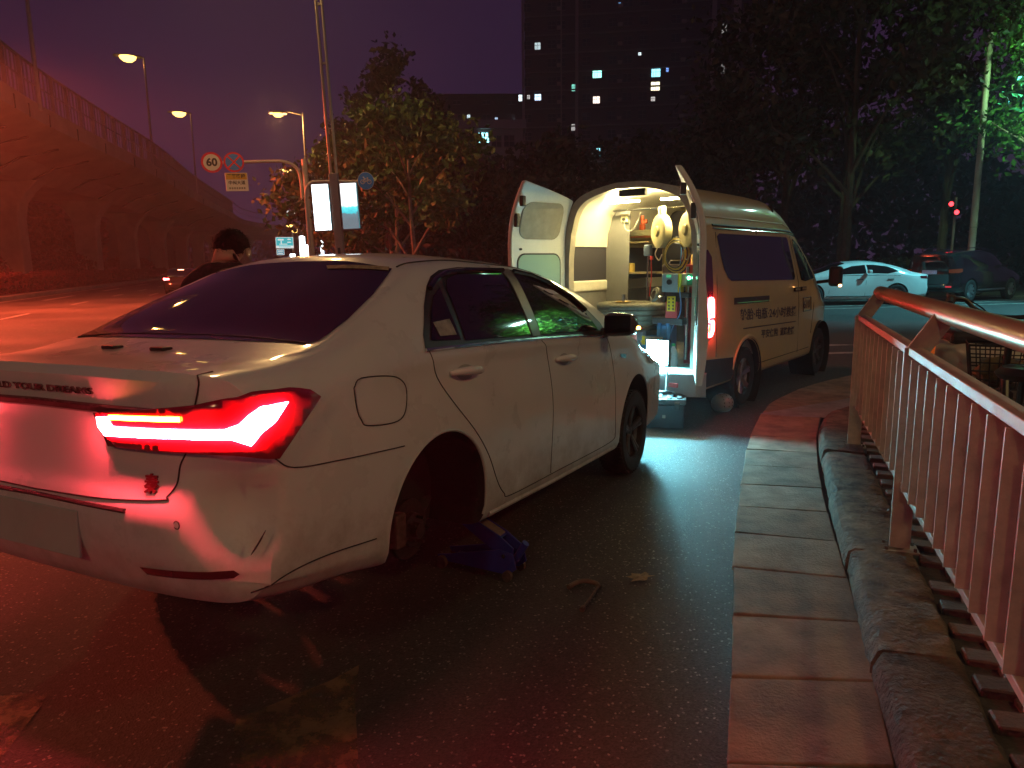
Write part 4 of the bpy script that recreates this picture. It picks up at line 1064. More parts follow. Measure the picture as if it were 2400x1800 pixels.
MB().box((0, 0, .05), (.145, .36, .022)).build("label_band", mat("tank_label", (.55, .16, .06), .5), t)
MB().box((.15, .55, 1.785), (.45, .38, .02)).build("shelf", mat("shelf_wood"), van, bevel=.003)
t = vthing("inflator_stand", "slim chrome inflator pole with a blue grey head and red hose", "inflator", (-.60, .085, 1.14))
MB().cyl((0, 0, 0), (0, 0, .48), .010, n=10).build("pole", M_chrome, t, True)
MB().box((0, 0, .54), (.07, .08, .12)).build("head", mat("inflator_head", (.12, .17, .24), .4), t, bevel=.015)
MB().tube(spline([(-.01, -.045, .44), (-.01, -.05, .25), (-.01, -.03, .05)], 6), .007, 6).build("red_hose", mat("hose_red", (.55, .03, .02), .45), t, True)
MB().lathe([(0, -.02), (.02, -.02), (.02, .02), (0, .02)], (-.03, -.06, .46), n=10).build("valve", mat("hose_red"), t, True)
# tyre changer
t = vthing("tyre_changer", "red and blue tyre changing machine with control box at the van's rear edge", "tyre changer", (-.92, -.40, .53))
M_mred = mat("machine_red", (.42, .03, .035), .4, var=.2, vscale=10)
MB().box((.10, -.14, .50), (.12, .11, 1.0)).build("column", M_mred, t, bevel=.01)
MB().cyl((-.02, -.14, .05), (-.02, -.14, .98), .018, n=12).build("guide_rod", M_chrome, t, True)
MB().cyl((-.02, -.22, .02), (-.02, -.22, .62), .028, n=14).build("cylinder", M_chrome, t, True)
MB().box((-.05, .06, .20), (.16, .15, .40)).build("blue_base", mat("machine_blue", (.06, .20, .42), .4, var=.15, vscale=10), t, bevel=.01)
for y in (.01, .10): MB().cyl((-.13, y, .0), (-.13, y, .42), .020, n=12).build("leg_tube", mat("machine_blue"), t, True)
MB().box((-.06, .02, .44), (.14, .34, .07)).build("carriage", mat("machine_dark", (.05, .045, .05), .4, .6), t, bevel=.01)
MB().box((-.10, -.02, .55), (.05, .13, .17)).build("warning_plate_bracket", M_mred, t, bevel=.006)
wp = MB().box((-.128, -.02, .615), (.006, .09, .15)).build("warning_plate", mat("warning_yellow", (.78, .55, .03), .4), t, bevel=.002)
for k in range(4):
    for dy in (-.022, .022): MB().box((-.1325, -.02 + dy, .665 - k * .034), (.003, .016, .018)).build("mark", mat("mark_black", (.02, .02, .02), .5), wp)
MB().box((-.08, .00, .82), (.10, .17, .18)).build("control_box", mat("box_blue_grey", (.33, .45, .50), .4, var=.1, vscale=14), t, bevel=.006)
MB().cyl((-.13, .0, .83), (-.15, .0, .83), .026, n=14).build("dial", M_blk, t, True)
MB().box((-.134, .01, .888), (.006, .05, .03)).build("display", emis("green_display", (.15, 1, .45), .35), t)
MB().box((-.08, -.095, .82), (.10, .015, .18)).build("control_box_edge", mat("warning_yellow"), t)
MB().box((-.06, -.06, .70), (.06, .26, .05)).build("clamp_arm", mat("machine_dark"), t, bevel=.008)
MB().lathe([(.05, -.02), (.075, -.015), (.08, 0), (.075, .015), (.05, .02), (.05, -.02)], (-.05, .20, .70), axis=(-.6, .5, .3), n=20).build("mount_head", mat("dusty_rubber"), t, True)
MB().tube(spline([(-.12, -.10, .78), (-.14, -.13, .55), (-.10, -.02, .35), (-.13, .02, .05)], 6), .006, 6).build("blue_hose", mat("hose_blue", (.10, .25, .55), .4), t, True)
t = vthing("battery_charger", "grey charger box with a green lit panel on a small tray", "charger", (-.93, -.53, 1.33))
MB().box((0, .03, .055), (.14, .11, .11)).build("case", mat("charger_grey", (.50, .49, .44), .45), t, bevel=.01)
MB().box((0, -.075, .055), (.14, .10, .11)).build("green_case", mat("charger_green", (.03, .28, .16), .4), t, bevel=.008)
for dy in (-.05, -.10): MB().lathe([(0, -.006), (.016, -.006), (.018, 0), (0, 0)], (-.071, dy, .07), axis='X', n=12).build("status_lamp", emis("green_lamp", (.25, 1, .6), 16), t, True)
MB().box((0, -.03, -.008), (.16, .24, .012)).build("tray", mat("shelf_wood"), t)
t = vthing("red_tool_bag", "bright red bag with coloured cables hanging over it", "bag", (-.50, -.31, 1.40))
MB().box((0, 0, .17), (.10, .10, .34), taper=.7).build("sack", mat("bag_red", (.62, .02, .02), .5, var=.3, vscale=16), t, bevel=.02)
for k, c_ in enumerate(((.10, .30, .65), (.70, .70, .68), (.70, .45, .05))): MB().tube(spline([(-.06, .04 - k * .03, .42), (-.075, .02 - k * .02, .22), (-.07, .05 - k * .03, .02)], 6), .006, 6).build("cable", mat("cable_%d" % k, c_, .4), t, True)
t = vthing("dark_tool_case", "dark brown upright case behind the control box", "case", (-.45, -.17, 1.25))
MB().box((0, 0, .14), (.20, .22, .28)).build("case_body", mat("case_dark", (.07, .045, .04), .5, var=.2, vscale=10), t, bevel=.01)
MB().tube([(0, -.08, .285), (0, -.06, .32), (0, .06, .32), (0, .08, .285)], .008, 6).build("grip", M_chrome, t, True)
t = vthing("cable_box", "brown carton of cables on the inner shelf", "carton", (.25, -.02, 1.44))
MB().box((0, 0, .10), (.20, .16, .20)).build("carton", mat("carton_brown", (.42, .25, .10), .7, var=.2, vscale=10), t, bevel=.004)
MB().box((-.102, 0, .12), (.003, .08, .05)).build("paper_label", mat("paper_pale", (.6, .58, .5), .6), t)
t = vthing("yellow_tin", "yellow tin standing on the middle shelf", "tin", (-.02, .62, 1.44))
MB().lathe([(0, 0), (.05, 0), (.05, .10), (.047, .105), (0, .105)], n=18).build("tin_body", mat("tin_yellow", (.70, .50, .10), .4), t, True)
t = vthing("battery_carton", "blue and white battery carton with a yellow corner on the van floor", "carton", (-1.03, -.24, .70))
MB().box((0, 0, .055), (.13, .25, .12)).build("carton", mat("carton_blue", (.05, .24, .52), .45), t, bevel=.004)
MB().box((-.0665, 0, .10), (.003, .245, .028)).build("white_band", mat("paper_pale"), t)
MB().box((-.067, .10, .07), (.004, .05, .09)).build("yellow_corner", mat("warning_yellow"), t)
lettering("print", "600ML", .035, (-.069, -.01, .060), (0, -1, 0), (0, 0, 1), mat("paper_pale"), t, .001)
t = vthing("plywood_crate", "low grey crate holding the battery carton at the van's rear edge", "crate", (-1.02, -.24, .531))
MB().box((0, 0, .083), (.18, .36, .165)).build("crate_body", mat("crate_grey", (.34, .36, .36), .6, var=.2, vscale=12), t, bevel=.006)
t = vthing("water_bottle", "clear white plastic bottle with a green cap beside the work light", "bottle", (-1.12, -.49, .531))
MB().lathe([(0, 0), (.040, 0), (.043, .02), (.043, .13), (.036, .16), (.018, .19), (.017, .205)], n=20).build("bottle_body", mat("bottle_white", (.72, .78, .78), .25), t, True)
MB().cyl((0, 0, .203), (0, 0, .228), .020, n=14).build("cap", mat("cap_green", (.05, .45, .15), .4), t, True)
t = vthing("red_crate", "faded red plastic crate in front of the flat tyre", "crate", (-1.04, .06, .66))
MB().box((0, 0, .11), (.20, .26, .22)).build("crate_body", mat("crate_red", (.55, .13, .10), .5, var=.2, vscale=8), t, bevel=.01)
MB().box((0, .0, -.06), (.20, .26, .13)).build("crate_foot", mat("crate_grey"), t)
# the work lamp on the sill
t = vthing("work_lamp", "glaring white work lamp standing on the van's rear sill", "work lamp", (-1.20, -.36, .53))
MB().box((.02, 0, .135), (.05, .25, .27)).build("housing", M_blk, t, bevel=.008)
MB().box((-.010, 0, .14), (.012, .225, .24)).build("led_panel", emis("cold_led", (.35, .90, 1.0), 150), t)
MB().tube([(.02, -.13, .0), (.02, -.135, .14), (.02, .135, .14), (.02, .13, 0)], .006, 6).build("bracket", M_steel, t, True)
ld = bpy.data.lights.new("work_lamp_beam", 'AREA'); ld.shape = 'RECTANGLE'; ld.size = .14; ld.size_y = .10; ld.energy = 190; ld.color = (.24, .84, 1.0)
lo = bpy.data.objects.new("work_lamp_beam", ld); COL.objects.link(lo); lo.parent = t
lo.matrix_local = Matrix.Translation((-.03, 0, .075)) @ Vector((.34, .36, .87)).to_track_quat('Z', 'Y').to_matrix().to_4x4()
t = vthing("hose_coil", "loose coil of black and yellow hose hanging behind the control box", "hose", (-.72, -.30, 1.62))
for k in range(5):
    r_ = .10 + .012 * k; MB().tube([(.012 * k - .02 + .01 * math.sin(3 * a), r_ * math.cos(a), r_ * 1.25 * math.sin(a)) for a in [i * math.pi / 10 for i in range(20)]], .008, 6, closed=True).build("hose_loop", mat("hose_yellow", (.55, .40, .05), .5) if k % 2 else M_blk, t, True)
t = vthing("rag_pile", "crumpled pale rags heaped by the work lamp", "rags", (-1.08, -.12, .53))
V = []; F = []; rg = random.Random(8)
for i in range(9):
    ph = math.pi * i / 8
    for k in range(16):
        a = 2 * math.pi * k / 16; q = 1 + rg.uniform(-.3, .3); V.append((.07 * q * math.sin(ph) * math.cos(a), .10 * q * math.sin(ph) * math.sin(a), max(.0, .05 + .055 * q * math.cos(ph))))
for i in range(8):
    for k in range(16): F.append((i * 16 + k, i * 16 + (k + 1) % 16, (i + 1) * 16 + (k + 1) % 16, (i + 1) * 16 + k))
MB().add(V, F).build("cloth", mat("rag_cloth", (.50, .48, .44), .9, var=.3, vscale=20), t, True)
# ================================================================== road-side things
t = thing("tool_case", "dark lidded tool case standing on the asphalt behind the van", "tool case", (1.46, 6.83, 0), R(-14))
M_case = mat("case_charcoal", (.040, .042, .05), .5, var=.25, vscale=10, bump=.1, bscale=50)
MB().box((0, 0, .115), (.36, .26, .23), taper=1.04).build("tub", M_case, t, bevel=.012)
MB().box((0, 0, .262), (.40, .29, .055)).build("lid", mat("case_lid", (.10, .11, .115), .45, var=.3, vscale=20), t, bevel=.015)
for x in (-.12, .12): MB().box((x, -.148, .225), (.05, .022, .07)).build("latch", M_blk, t, bevel=.006)
for k in range(4): MB().box((-.14 + k * .093, 0, .295), (.05, .22, .014)).build("lid_rib", mat("case_lid"), t, bevel=.005)
MB().tube(spline([(-.09, 0, .29), (-.08, 0, .325), (0, 0, .335), (.08, 0, .325), (.09, 0, .29)], 4), .011, 8).build("carry_handle", M_blk, t, True)
MB().box((0, -.134, .12), (.03, .006, .03)).build("label_dot", mat("paper_pale"), t)
pe = VM @ Vector((-1.20, -.33, .62))
o = MB().tube(spline([(1.47, 6.83, .33), (1.49, 6.90, .42), (1.50, 6.96, .52), (pe.x, pe.y, .64), (pe.x + .05, pe.y + .1, .75)], 6), .010, 8).build("power_cable", mat("cable_pale", (.42, .46, .46), .45), None, True)
tag(o, "pale cable running from the tool case up into the van", "cable")
# chock by the rear wheel
t = thing("wheel_chock", "pale rounded wheel chock with dotted grooves against the van's rear tyre", "wheel chock", (2.21, 7.50, 0), R(25))
V = []; F = []; nu, nv = 14, 20
for i in range(nu + 1):
    ph = math.pi * i / nu
    for k in range(nv):
        a = 2 * math.pi * k / nv
        V.append((.125 * math.sin(ph) * math.cos(a), .105 * math.sin(ph) * math.sin(a), max(.0, .085 + .105 * math.cos(ph))))
for i in range(nu):
    for k in range(nv): F.append((i * nv + k, i * nv + (k + 1) % nv, (i + 1) * nv + (k + 1) % nv, (i + 1) * nv + k))
MB().add(V, F).build("rubber_block", mat("chock_grey", (.30, .33, .34), .6, var=.15, vscale=20), t, 'all')
for j in (-1, 0, 1):
    for k in range(9):
        a = R(-10 + 22 * k); x = j * .052
        rr = math.sqrt(max(0, 1 - (x / .125) ** 2))
        MB().box((x, -.106 * rr * math.cos(a), max(.012, .085 + .106 * rr * math.sin(a))), (.005, .008, .014), Matrix.Rotation(a, 3, 'X')).build("groove_mark", M_seam, t)
# blue floor jack under the sill
t = thing("floor_jack", "blue trolley jack raised under the sedan's sill", "jack", (-.165, 3.566, 0), R(-27)); t.scale = (.84, .84, .93)
M_jb = mat("jack_blue", (.025, .045, .33), .4, var=.2, vscale=14, coat=.2)
for y in (-.07, .07):
    MB().prism([(-.26, .04), (.22, .03), (.27, .07), (.25, .15), (.16, .165), (-.20, .085), (-.28, .07)], (0, y + .006, 0), (1, 0, 0), (0, 0, 1), .012).build("side_plate", M_jb, t, bevel=.003)
    for x, r in ((-.24, .036), (.22, .030)): MB().lathe([(0, -.014), (r, -.014), (r, .014), (0, .014)], (x, y * 1.28, r), axis='Y', n=18).build("roller", M_steel, t, True)
for y in (-.048, .048):
    MB().prism([(.235, .115), (.245, .175), (.15, .235), (-.10, .335), (-.21, .345), (-.235, .31), (-.12, .27), (.14, .125)], (0, y + .005, 0), (1, 0, 0), (0, 0, 1), .010).build("lifting_arm", M_jb, t, bevel=.003)
MB().box((.04, 0, .262), (.24, .09, .010), Matrix.Rotation(R(23), 3, 'Y')).build("arm_cover", M_jb, t, bevel=.003)
MB().box((.075, 0, .256), (.15, .075, .012), Matrix.Rotation(R(23), 3, 'Y')).build("rating_plate", mat("plate_tan", (.30, .20, .16), .5, var=.3, vscale=24), t, bevel=.003)
MB().lathe([(0, 0), (.045, 0), (.052, .012), (.052, .03), (.045, .03), (.04, .02), (0, .02)], (-.185, 0, .325), n=24).build("saddle", M_steel, t, True)
MB().box((0, 0, .05), (.40, .13, .012)).build("base_plate", M_jb, t)
MB().cyl((.235, 0, .10), (.30, 0, .20), .022, n=14).build("handle_socket", M_jb, t, True)
MB().lathe([(0, -.085), (.012, -.085), (.012, .085), (0, .085)], (.19, 0, .135), axis='Y', n=10).build("pivot_bolt", M_chrome, t, True)
# ------------------------------------------------------------------ pavement railing
rail = thing("guard_railing", "brown metal pavement railing with upright bars and a thick round handrail", "railing")
M_rail = mat("railing_paint", (.50, .44, .36), .5, .1, var=.25, vscale=12, rvar=.1, bump=.05, bscale=60)
RA = Vector((2.683, 5.555, 0)); RD = Vector((-.3335, -.9427, 0)).normalized(); RN = Vector((.9427, -.3335, 0))
rot = Matrix.Rotation(math.atan2(RD.y, RD.x), 3, 'Z')
SP = 2.19
posts = [0, SP, 2 * SP, 3 * SP]
def rp(s_, z, off=0.): return RA + RD * s_ + RN * off + Vector((0, 0, z))
for s_ in posts:
    MB().box(rp(s_, .625), (.022, .095, 1.03), rot).build("post", M_rail, rail, bevel=.003)
    MB().box(rp(s_, .118), (.12, .17, .012), rot).build("base_plate", M_rail, rail, bevel=.003)
    for dx, dy in ((-.045, -.065), (.045, -.065), (-.045, .065), (.045, .065)):
        MB().cyl(rp(s_ + dx, .122, dy), rp(s_ + dx, .14, dy), .009, n=6).build("anchor_bolt", M_steel, rail)
    a0, a1 = rp(s_, 1.10, -.005), rp(s_, 1.30, .12); u = (a1 - a0).normalized(); v = u.cross(RD).normalized() * .047
    h = RD * .011
    V = [a0 - v - h, a0 + v - h, a1 + v - h, a1 - v - h, a0 - v + h, a0 + v + h, a1 + v + h, a1 - v + h]
    MB().add(V, [(3, 2, 1, 0), (4, 5, 6, 7), (0, 1, 5, 4), (1, 2, 6, 5), (2, 3, 7, 6), (3, 0, 4, 7)]).build("bracket_arm", M_rail, rail, bevel=.003)
for k in range(3):
    s0, s1 = posts[k] + .012, posts[k + 1] - .012
    MB().box(rp((s0 + s1) / 2, 1.125), (s1 - s0, .062, .040), rot).build("top_rail", M_rail, rail, bevel=.004)
    MB().box(rp((s0 + s1) / 2, .455), (s1 - s0, .045, .030), rot).build("bottom_rail", M_rail, rail, bevel=.004)
    for i in range(11):
        s_ = s0 + (s1 - s0) * (i + 1) / 12
        MB().box(rp(s_, .7875), (.010, .088, .633), rot).build("bar", M_rail, rail)
MB().tube([rp(-.05, 1.31, .12), rp(3 * SP + .1, 1.31, .12)], .050, 24).build("handrail", mat("handrail_metal", (.46, .32, .18), .34, .5, var=.06, vscale=3, rvar=.03), rail, 40)
# ------------------------------------------------------------------ bicycle and scooter behind the railing
bk = thing("parked_bicycle", "dark city bicycle with a black wire basket behind the railing", "bicycle", (2.72, 3.98, .15), R(62))
M_bk = mat("bike_black", (.025, .02, .02), .4, coat=.2)
# local x = forward. handlebar over the front wheel
for x in (.0, -1.08):
    w_ = bpy.data.objects.new("wheel", None); COL.objects.link(w_); w_.parent = bk; w_.location = (x, 0, .33)
    MB().lathe([(.30, -.016), (.33, -.014), (.335, 0), (.33, .014), (.30, .016), (.30, -.016)], axis='Y', n=36).build("tyre", M_rubber, w_, True)
    sp_ = MB()
    for i in range(18):
        a = 2 * math.pi * i / 18; sp_.tube([(0, .015 * (-1) ** i, 0), (.30 * math.cos(a), 0, .30 * math.sin(a))], .0016, 4)
    sp_.lathe([(.0, -.03), (.02, -.03), (.02, .03), (0, .03)], axis='Y', n=10); sp_.build("spokes", M_chrome, w_)
MB().tube([(0, .05, .33), (-.05, .045, .68), (-.10, 0, .72), (-.05, -.045, .68), (0, -.05, .33)], .012, 8).build("fork", M_bk, bk, True)
MB().tube([(-.10, 0, .70), (-.20, 0, 1.10)], .018, 10).build("head_tube", M_bk, bk, True)
MB().tube([(-.14, 0, .80), (-.45, 0, .36), (-.62, 0, .33)], .018, 8).build("down_tube", M_bk, bk, True)
MB().tube([(-.60, 0, .33), (-.74, 0, .86)], .016, 8).build("seat_tube", M_bk, bk, True)
MB().tube([(-.60, .05, .33), (-1.08, .06, .33)], .010, 6).build("chain_stay", M_bk, bk, True)
MB().tube([(-.70, .03, .70), (-1.08, .06, .33)], .010, 6).build("seat_stay", M_bk, bk, True)
MB().lathe([(0, 0), (.10, .005), (.12, .03), (.09, .06), (0, .065)], (-.78, 0, .86), n=20).build("saddle", M_bk, bk, True)
MB().tube(spline([(-.34, .30, 1.185), (-.24, .29, 1.20), (-.17, .22, 1.195), (-.17, .16, 1.14), (-.19, .06, 1.11), (-.19, -.06, 1.11), (-.17, -.16, 1.14), (-.17, -.22, 1.195), (-.24, -.29, 1.20), (-.34, -.30, 1.185)], 5), .012, 8).build("handlebar", M_bk, bk, True)
for s in (1, -1):
    MB().tube([(-.40, .30 * s, 1.18), (-.25, .292 * s, 1.198)], .019, 10).build("grip", mat("grip_rubber", (.03, .022, .025), .7, bump=.3, bscale=150), bk, True)
    MB().tube(spline([(-.37, .31 * s, 1.15), (-.27, .33 * s, 1.16), (-.20, .27 * s, 1.18)], 4), .006, 6).build("brake_lever", M_bk, bk, True)
    MB().tube(spline([(-.20, .27 * s, 1.19), (-.08, .22 * s, 1.20), (-.02, .10 * s, 1.12), (-.05, .03 * s, .98)], 5), .004, 6).build("brake_cable", M_bk, bk, True)
    MB().box((-.225, .285 * s, 1.20), (.05, .04, .045)).build("bell_clamp", mat("clamp_grey", (.10, .08, .06), .5), bk, bevel=.01)
# basket of wire
bs = bpy.data.objects.new("basket", None); COL.objects.link(bs); bs.parent = bk; bs.location = (.06, 0, .70)
wire = MB()
def rect(z, k): return [(-.13 * k, -.17 * k, z), (.13 * k, -.17 * k, z), (.13 * k, .17 * k, z), (-.13 * k, .17 * k, z)]
for j in range(6):
    z = j * .048; k = .82 + .18 * j / 5
    wire.tube(rect(z, k), .004 if j < 5 else .007, 5, closed=True)
for i in range(8):
    for (ax, ay, bx, by) in (((-1 + 2 * i / 7) * .13, -.17, 0, 0), ((-1 + 2 * i / 7) * .13, .17, 0, 0), (.13, (-1 + 2 * i / 7) * .17, 0, 0), (-.13, (-1 + 2 * i / 7) * .17, 0, 0)):
        wire.tube([(ax * .82, ay * .82, 0), (ax, ay, .24)], .0035, 4)
wire.build("wire_mesh", mat("basket_black", (.02, .022, .022), .45), bs, True)
MB().box((0, 0, .005), (.21, .28, .006)).build("basket_floor", mat("basket_black"), bs)
t = thing("basket_bag", "crumpled brown and green bag lying in the bicycle basket", "bag")
t.matrix_world = bk.matrix_world @ Matrix.Translation((.06, 0, .715))
bpy.context.view_layer.update(); t.matrix_world = Matrix.Translation((2.72, 3.98, .15)) @ Matrix.Rotation(R(62), 4, 'Z') @ Matrix.Translation((.06, 0, .715))
V = []; F = []; rb = random.Random(5)
for i in range(9):
    ph = math.pi * i / 8
    for k in range(14):
        a = 2 * math.pi * k / 14; q = 1 + rb.uniform(-.18, .18)
        V.append((.095 * q * math.sin(ph) * math.cos(a), .13 * q * math.sin(ph) * math.sin(a), .075 + .072 * q * math.cos(ph)))
for i in range(8):
    for k in range(14): F.append((i * 14 + k, i * 14 + (k + 1) % 14, (i + 1) * 14 + (k + 1) % 14, (i + 1) * 14 + k))
MB().add(V, F).build("sack", mat("bag_olive", (.20, .13, .05), .55, var=.6, vscale=14, var2=(.03, .06, .04)), t, True)
sc = thing("white_scooter", "white electric scooter with an orange red tail lamp behind the bicycle", "scooter", (3.30, 4.55, .11), R(-15))
M_sw = mat("scooter_white", (.58, .56, .44), .3, var=.08, vscale=6, coat=.4)
# local x forward (away to the right); tail at -x
V = []; F = []
st = [(-.62, .86, .05, .03), (-.56, .86, .11, .07), (-.40, .83, .15, .12), (-.15, .76, .17, .16), (.08, .66, .16, .18), (.22, .52, .14, .14), (.30, .40, .12, .10)]
for x, zc, hw, hh in st:
    for k in range(16):
        a = 2 * math.pi * k / 16; sq = lambda v: math.copysign(abs(v) ** .7, v)
        V.append((x, hw * sq(math.cos(a)), zc + hh * sq(math.sin(a))))
for i in range(len(st) - 1):
    for k in range(16): F.append((i * 16 + k, i * 16 + (k + 1) % 16, (i + 1) * 16 + (k + 1) % 16, (i + 1) * 16 + k))
F += [tuple(range(16)), tuple(range(len(V) - 16, len(V)))]
MB().add(V, F).build("rear_body", M_sw, sc, True)
MB().tube(spline([(.95, 0, .95), (.85, 0, .70), (.72, 0, .40), (.62, 0, .30), (.30, 0, .28)], 5), [.10] * 21, 12).build("leg_shield", M_sw, sc, True)
MB().box((-.20, 0, .955), (.62, .24, .09)).build("seat", mat("seat_black", (.03, .028, .028), .6), sc, bevel=.035, segs=3)
MB().box((-.60, 0, .87), (.06, .17, .07)).build("tail_lamp", mat("tail_lamp_orange", (.62, .10, .03), .2, coat=.5, emit=(1, .2, .03), estr=.25), sc, bevel=.02)
MB().tube([(.90, -.30, 1.08), (.92, 0, 1.05), (.90, .30, 1.08)], .014, 8).build("handlebar", M_bk, sc, True)
for x in (-.42, .98):
    w_ = bpy.data.objects.new("wheel", None); COL.objects.link(w_); w_.parent = sc; w_.location = (x, 0, .22)
    MB().lathe([(.14, -.04), (.20, -.045), (.22, -.02), (.22, .02), (.20, .045), (.14, .04), (.14, -.04)], axis='Y', n=30).build("tyre", M_rubber, w_, True)
    MB().lathe([(0, -.03), (.14, -.02), (.14, .02), (0, .03)], axis='Y', n=20).build("rim", M_alloy, w_, True)
# ================================================================== the person behind the sedan (seen from the back)
def skin_body(name, verts, edges, radii, root):
    me = bpy.data.meshes.new(name); me.from_pydata(verts, edges, [])
    o = bpy.data.objects.new(name, me); COL.objects.link(o)
    sk = o.modifiers.new("skin", 'SKIN'); sk.use_smooth_shade = True; sk.branch_smoothing = .4
    if not me.skin_vertices:
        bm = bmesh.new(); bm.from_mesh(me); bm.verts.layers.skin.verify(); bm.to_mesh(me); bm.free()
    for i, r in enumerate(radii):
        d = me.skin_vertices[0].data[i]; d.radius = r if isinstance(r, tuple) else (r, r); d.use_root = (i == root)
    ss = o.modifiers.new("sub", 'SUBSURF'); ss.levels = 2; ss.render_levels = 2
    res = evaluated(o); bpy.data.objects.remove(o)
    for p in res.polygons: p.use_smooth = True
    return res
person = thing("person", "person in a black top standing behind the sedan with head bowed", "person", (-1.70, 4.37, 0), R(-4)); person.scale = (1.055, 1.055, 1.07)
# local: faces +Y, x right
pv = [(0, 0, .96), (0, 0, 1.10), (0, -.005, 1.28), (0, -.02, 1.40), (0, -.01, 1.475), (.004, .02, 1.525), (.012, .06, 1.555), (.016, .10, 1.59), (.018, .12, 1.63)]
pr = [(.150, .115), (.145, .105), (.165, .115), (.130, .095), (.074, .072), (.068, .070), (.078, .092), (.080, .098), (.048, .060)]
pe_ = [(i, i + 1) for i in range(8)]
def chain(start, pts, rs):
    prev = start
    for p, r in zip(pts, rs):
        pv.append(p); pr.append(r); pe_.append((prev, len(pv) - 1)); prev = len(pv) - 1
    return prev
for s in (1, -1):
    w_ = chain(3, [(s * .13, -.015, 1.405), (s * .195, -.01, 1.36), (s * .235, .0, 1.22), (s * .250, .02, 1.08), (s * .21, .15, 1.02), (s * .15, .27, 1.03), (s * .13, .32, 1.04)], [.082, .070, .056, .048, .042, .034, .030])
    for k, (dx, dl) in enumerate(((-.028, .075), (-.010, .085), (.010, .08), (.026, .065))):
        chain(w_, [(s * (.125 + dx), .355, 1.035), (s * (.118 + dx), .355 + dl * .55, 1.02), (s * (.11 + dx), .355 + dl * .8, .99)], [.011, .0095, .008])
    chain(w_, [(s * .095, .33, 1.05), (s * .08, .37, 1.06)], [.011, .009])
    k_ = chain(0, [(s * .095, 0, .90), (s * .105, .01, .70), (s * .11, .015, .50), (s * .11, -.005, .28), (s * .11, -.02, .09), (s * .115, .05, .045), (s * .12, .14, .035)], [.098, .086, .066, .056, .044, .042, .034])
pm = skin_body("person_body", pv, pe_, pr, 0)
pm.materials.append(mat("black_cloth", (.012, .010, .012), .85, bump=.3, bscale=60)); pm.materials.append(mat("skin", (.50, .30, .21), .5)); pm.materials.append(mat("dark_trousers", (.02, .02, .028), .85)); pm.materials.append(mat("shoe_dark", (.03, .03, .03), .6))
for p in pm.polygons:
    c = p.center
    if c.z > 1.492 + .10 * min(0., c.y + .02) or c.y > .29: p.material_index = 1
    elif c.z < .10: p.material_index = 3
    elif c.z < .93 and abs(c.x) < .2 and c.y < .2: p.material_index = 2
o = obj("body", pm, None, person)
# hair: thick cap with a tapered nape
V = []; F = []; rh = random.Random(11); nu, nv = 16, 28
for i in range(nu + 1):
    ph = R(118) * i / nu
    for k in range(nv):
        a = 2 * math.pi * k / nv
        q = 1.0 + rh.uniform(-.03, .045)
        back = -math.sin(a)                      # +1 at the nape
        ph2 = ph / R(118) * R(80 + 46 * max(0, back) ** .7 + 10 * abs(math.cos(a)) ** 3 + 5 * math.sin(a * 7) + 3 * math.sin(a * 13 + 1))
        w = Matrix.Rotation(R(-12), 3, 'X') @ Vector((.096 * q * math.sin(ph2) * math.cos(a), .112 * q * math.sin(ph2) * math.sin(a), .100 * q * math.cos(ph2)))
        V.append((.016 + w.x, .080 + w.y, 1.570 + w.z))
for i in range(nu):
    for k in range(nv): F.append((i * nv + k, i * nv + (k + 1) % nv, (i + 1) * nv + (k + 1) % nv, (i + 1) * nv + k))
o = MB().add(V, F).build("hair", mat("black_hair", (.006, .005, .005), .85, bump=.5, bscale=120, spec=.15), person, True)
Vt = []; Ft = []
for k in range(1500):
    p = Vector(V[rh.randrange(2 * nv, len(V))]); out = (p - Vector((.016, .080, 1.56))).normalized()
    d = (out * .5 + Vector((rh.uniform(-.5, .5), rh.uniform(-.3, .3), -.75))).normalized(); w = d.cross(out).normalized() * .003; L_ = rh.uniform(.006, .016)
    q = p + out * .002 + Vector((rh.uniform(-.01, .01), rh.uniform(-.01, .01), rh.uniform(-.006, .006))); b0 = len(Vt)
    Vt += [q - w, q + w, q + d * L_]; Ft.append((b0, b0 + 1, b0 + 2))
MB().add(Vt, Ft).build("hair_tufts", mat("black_hair"), person)
for s in (1, -1):
    MB().lathe([(0, -.008), (.02, -.01), (.030, 0), (.022, .008), (0, .006)], (.014 + s * .094, .085, 1.545), axis='X', n=16).build("ear", mat("skin"), person, True)
# collar of the top
MB().lathe([(.070, 1.445), (.082, 1.465), (.078, 1.485), (.070, 1.478)], (.0, -.004, 0), n=28).build("collar", mat("black_cloth"), person, True)
MB().tube([(.014, .17, 1.55), (.014, .195, 1.52), (.014, .18, 1.515)], [.010, .014, .010], 8).build("nose", mat("skin"), person, True)
# ================================================================== avenue: viaduct, hedge, poles, signs
M_conc = mat("viaduct_concrete", (.30, .24, .21), .8, var=.3, vscale=.35, bump=.2, bscale=6, detail=8)
viaduct = thing("viaduct", "long concrete viaduct with a barred parapet curving along the avenue", "viaduct")
E0 = [(-5, -28), (-13.5, 2), (-21.5, 26), (-25.0, 37.8), (-26.8, 44.0), (-29.6, 56), (-33.3, 72.2), (-40, 96), (-48, 128), (-54.5, 155), (-53, 178), (-38, 198), (-12, 210), (30, 218)]
Es = spline([(*p, 0) for p in E0], 14)
def tang(i): return (Es[min(i + 1, len(Es) - 1)] - Es[max(i - 1, 0)]).normalized()
csec = [(0, 10.4), (0, 9.75), (.25, 9.55), (2.8, 8.72), (3.6, 8.68), (5.2, 7.7), (11, 7.7), (13, 8.7), (16, 9.6), (16, 10.4)]
V = []; F = []
for i, p in enumerate(Es):
    t_ = tang(i); n_ = Vector((-t_.y, t_.x, 0))
    V += [p + n_ * a + Vector((0, 0, z)) for a, z in csec]
m_ = len(csec)
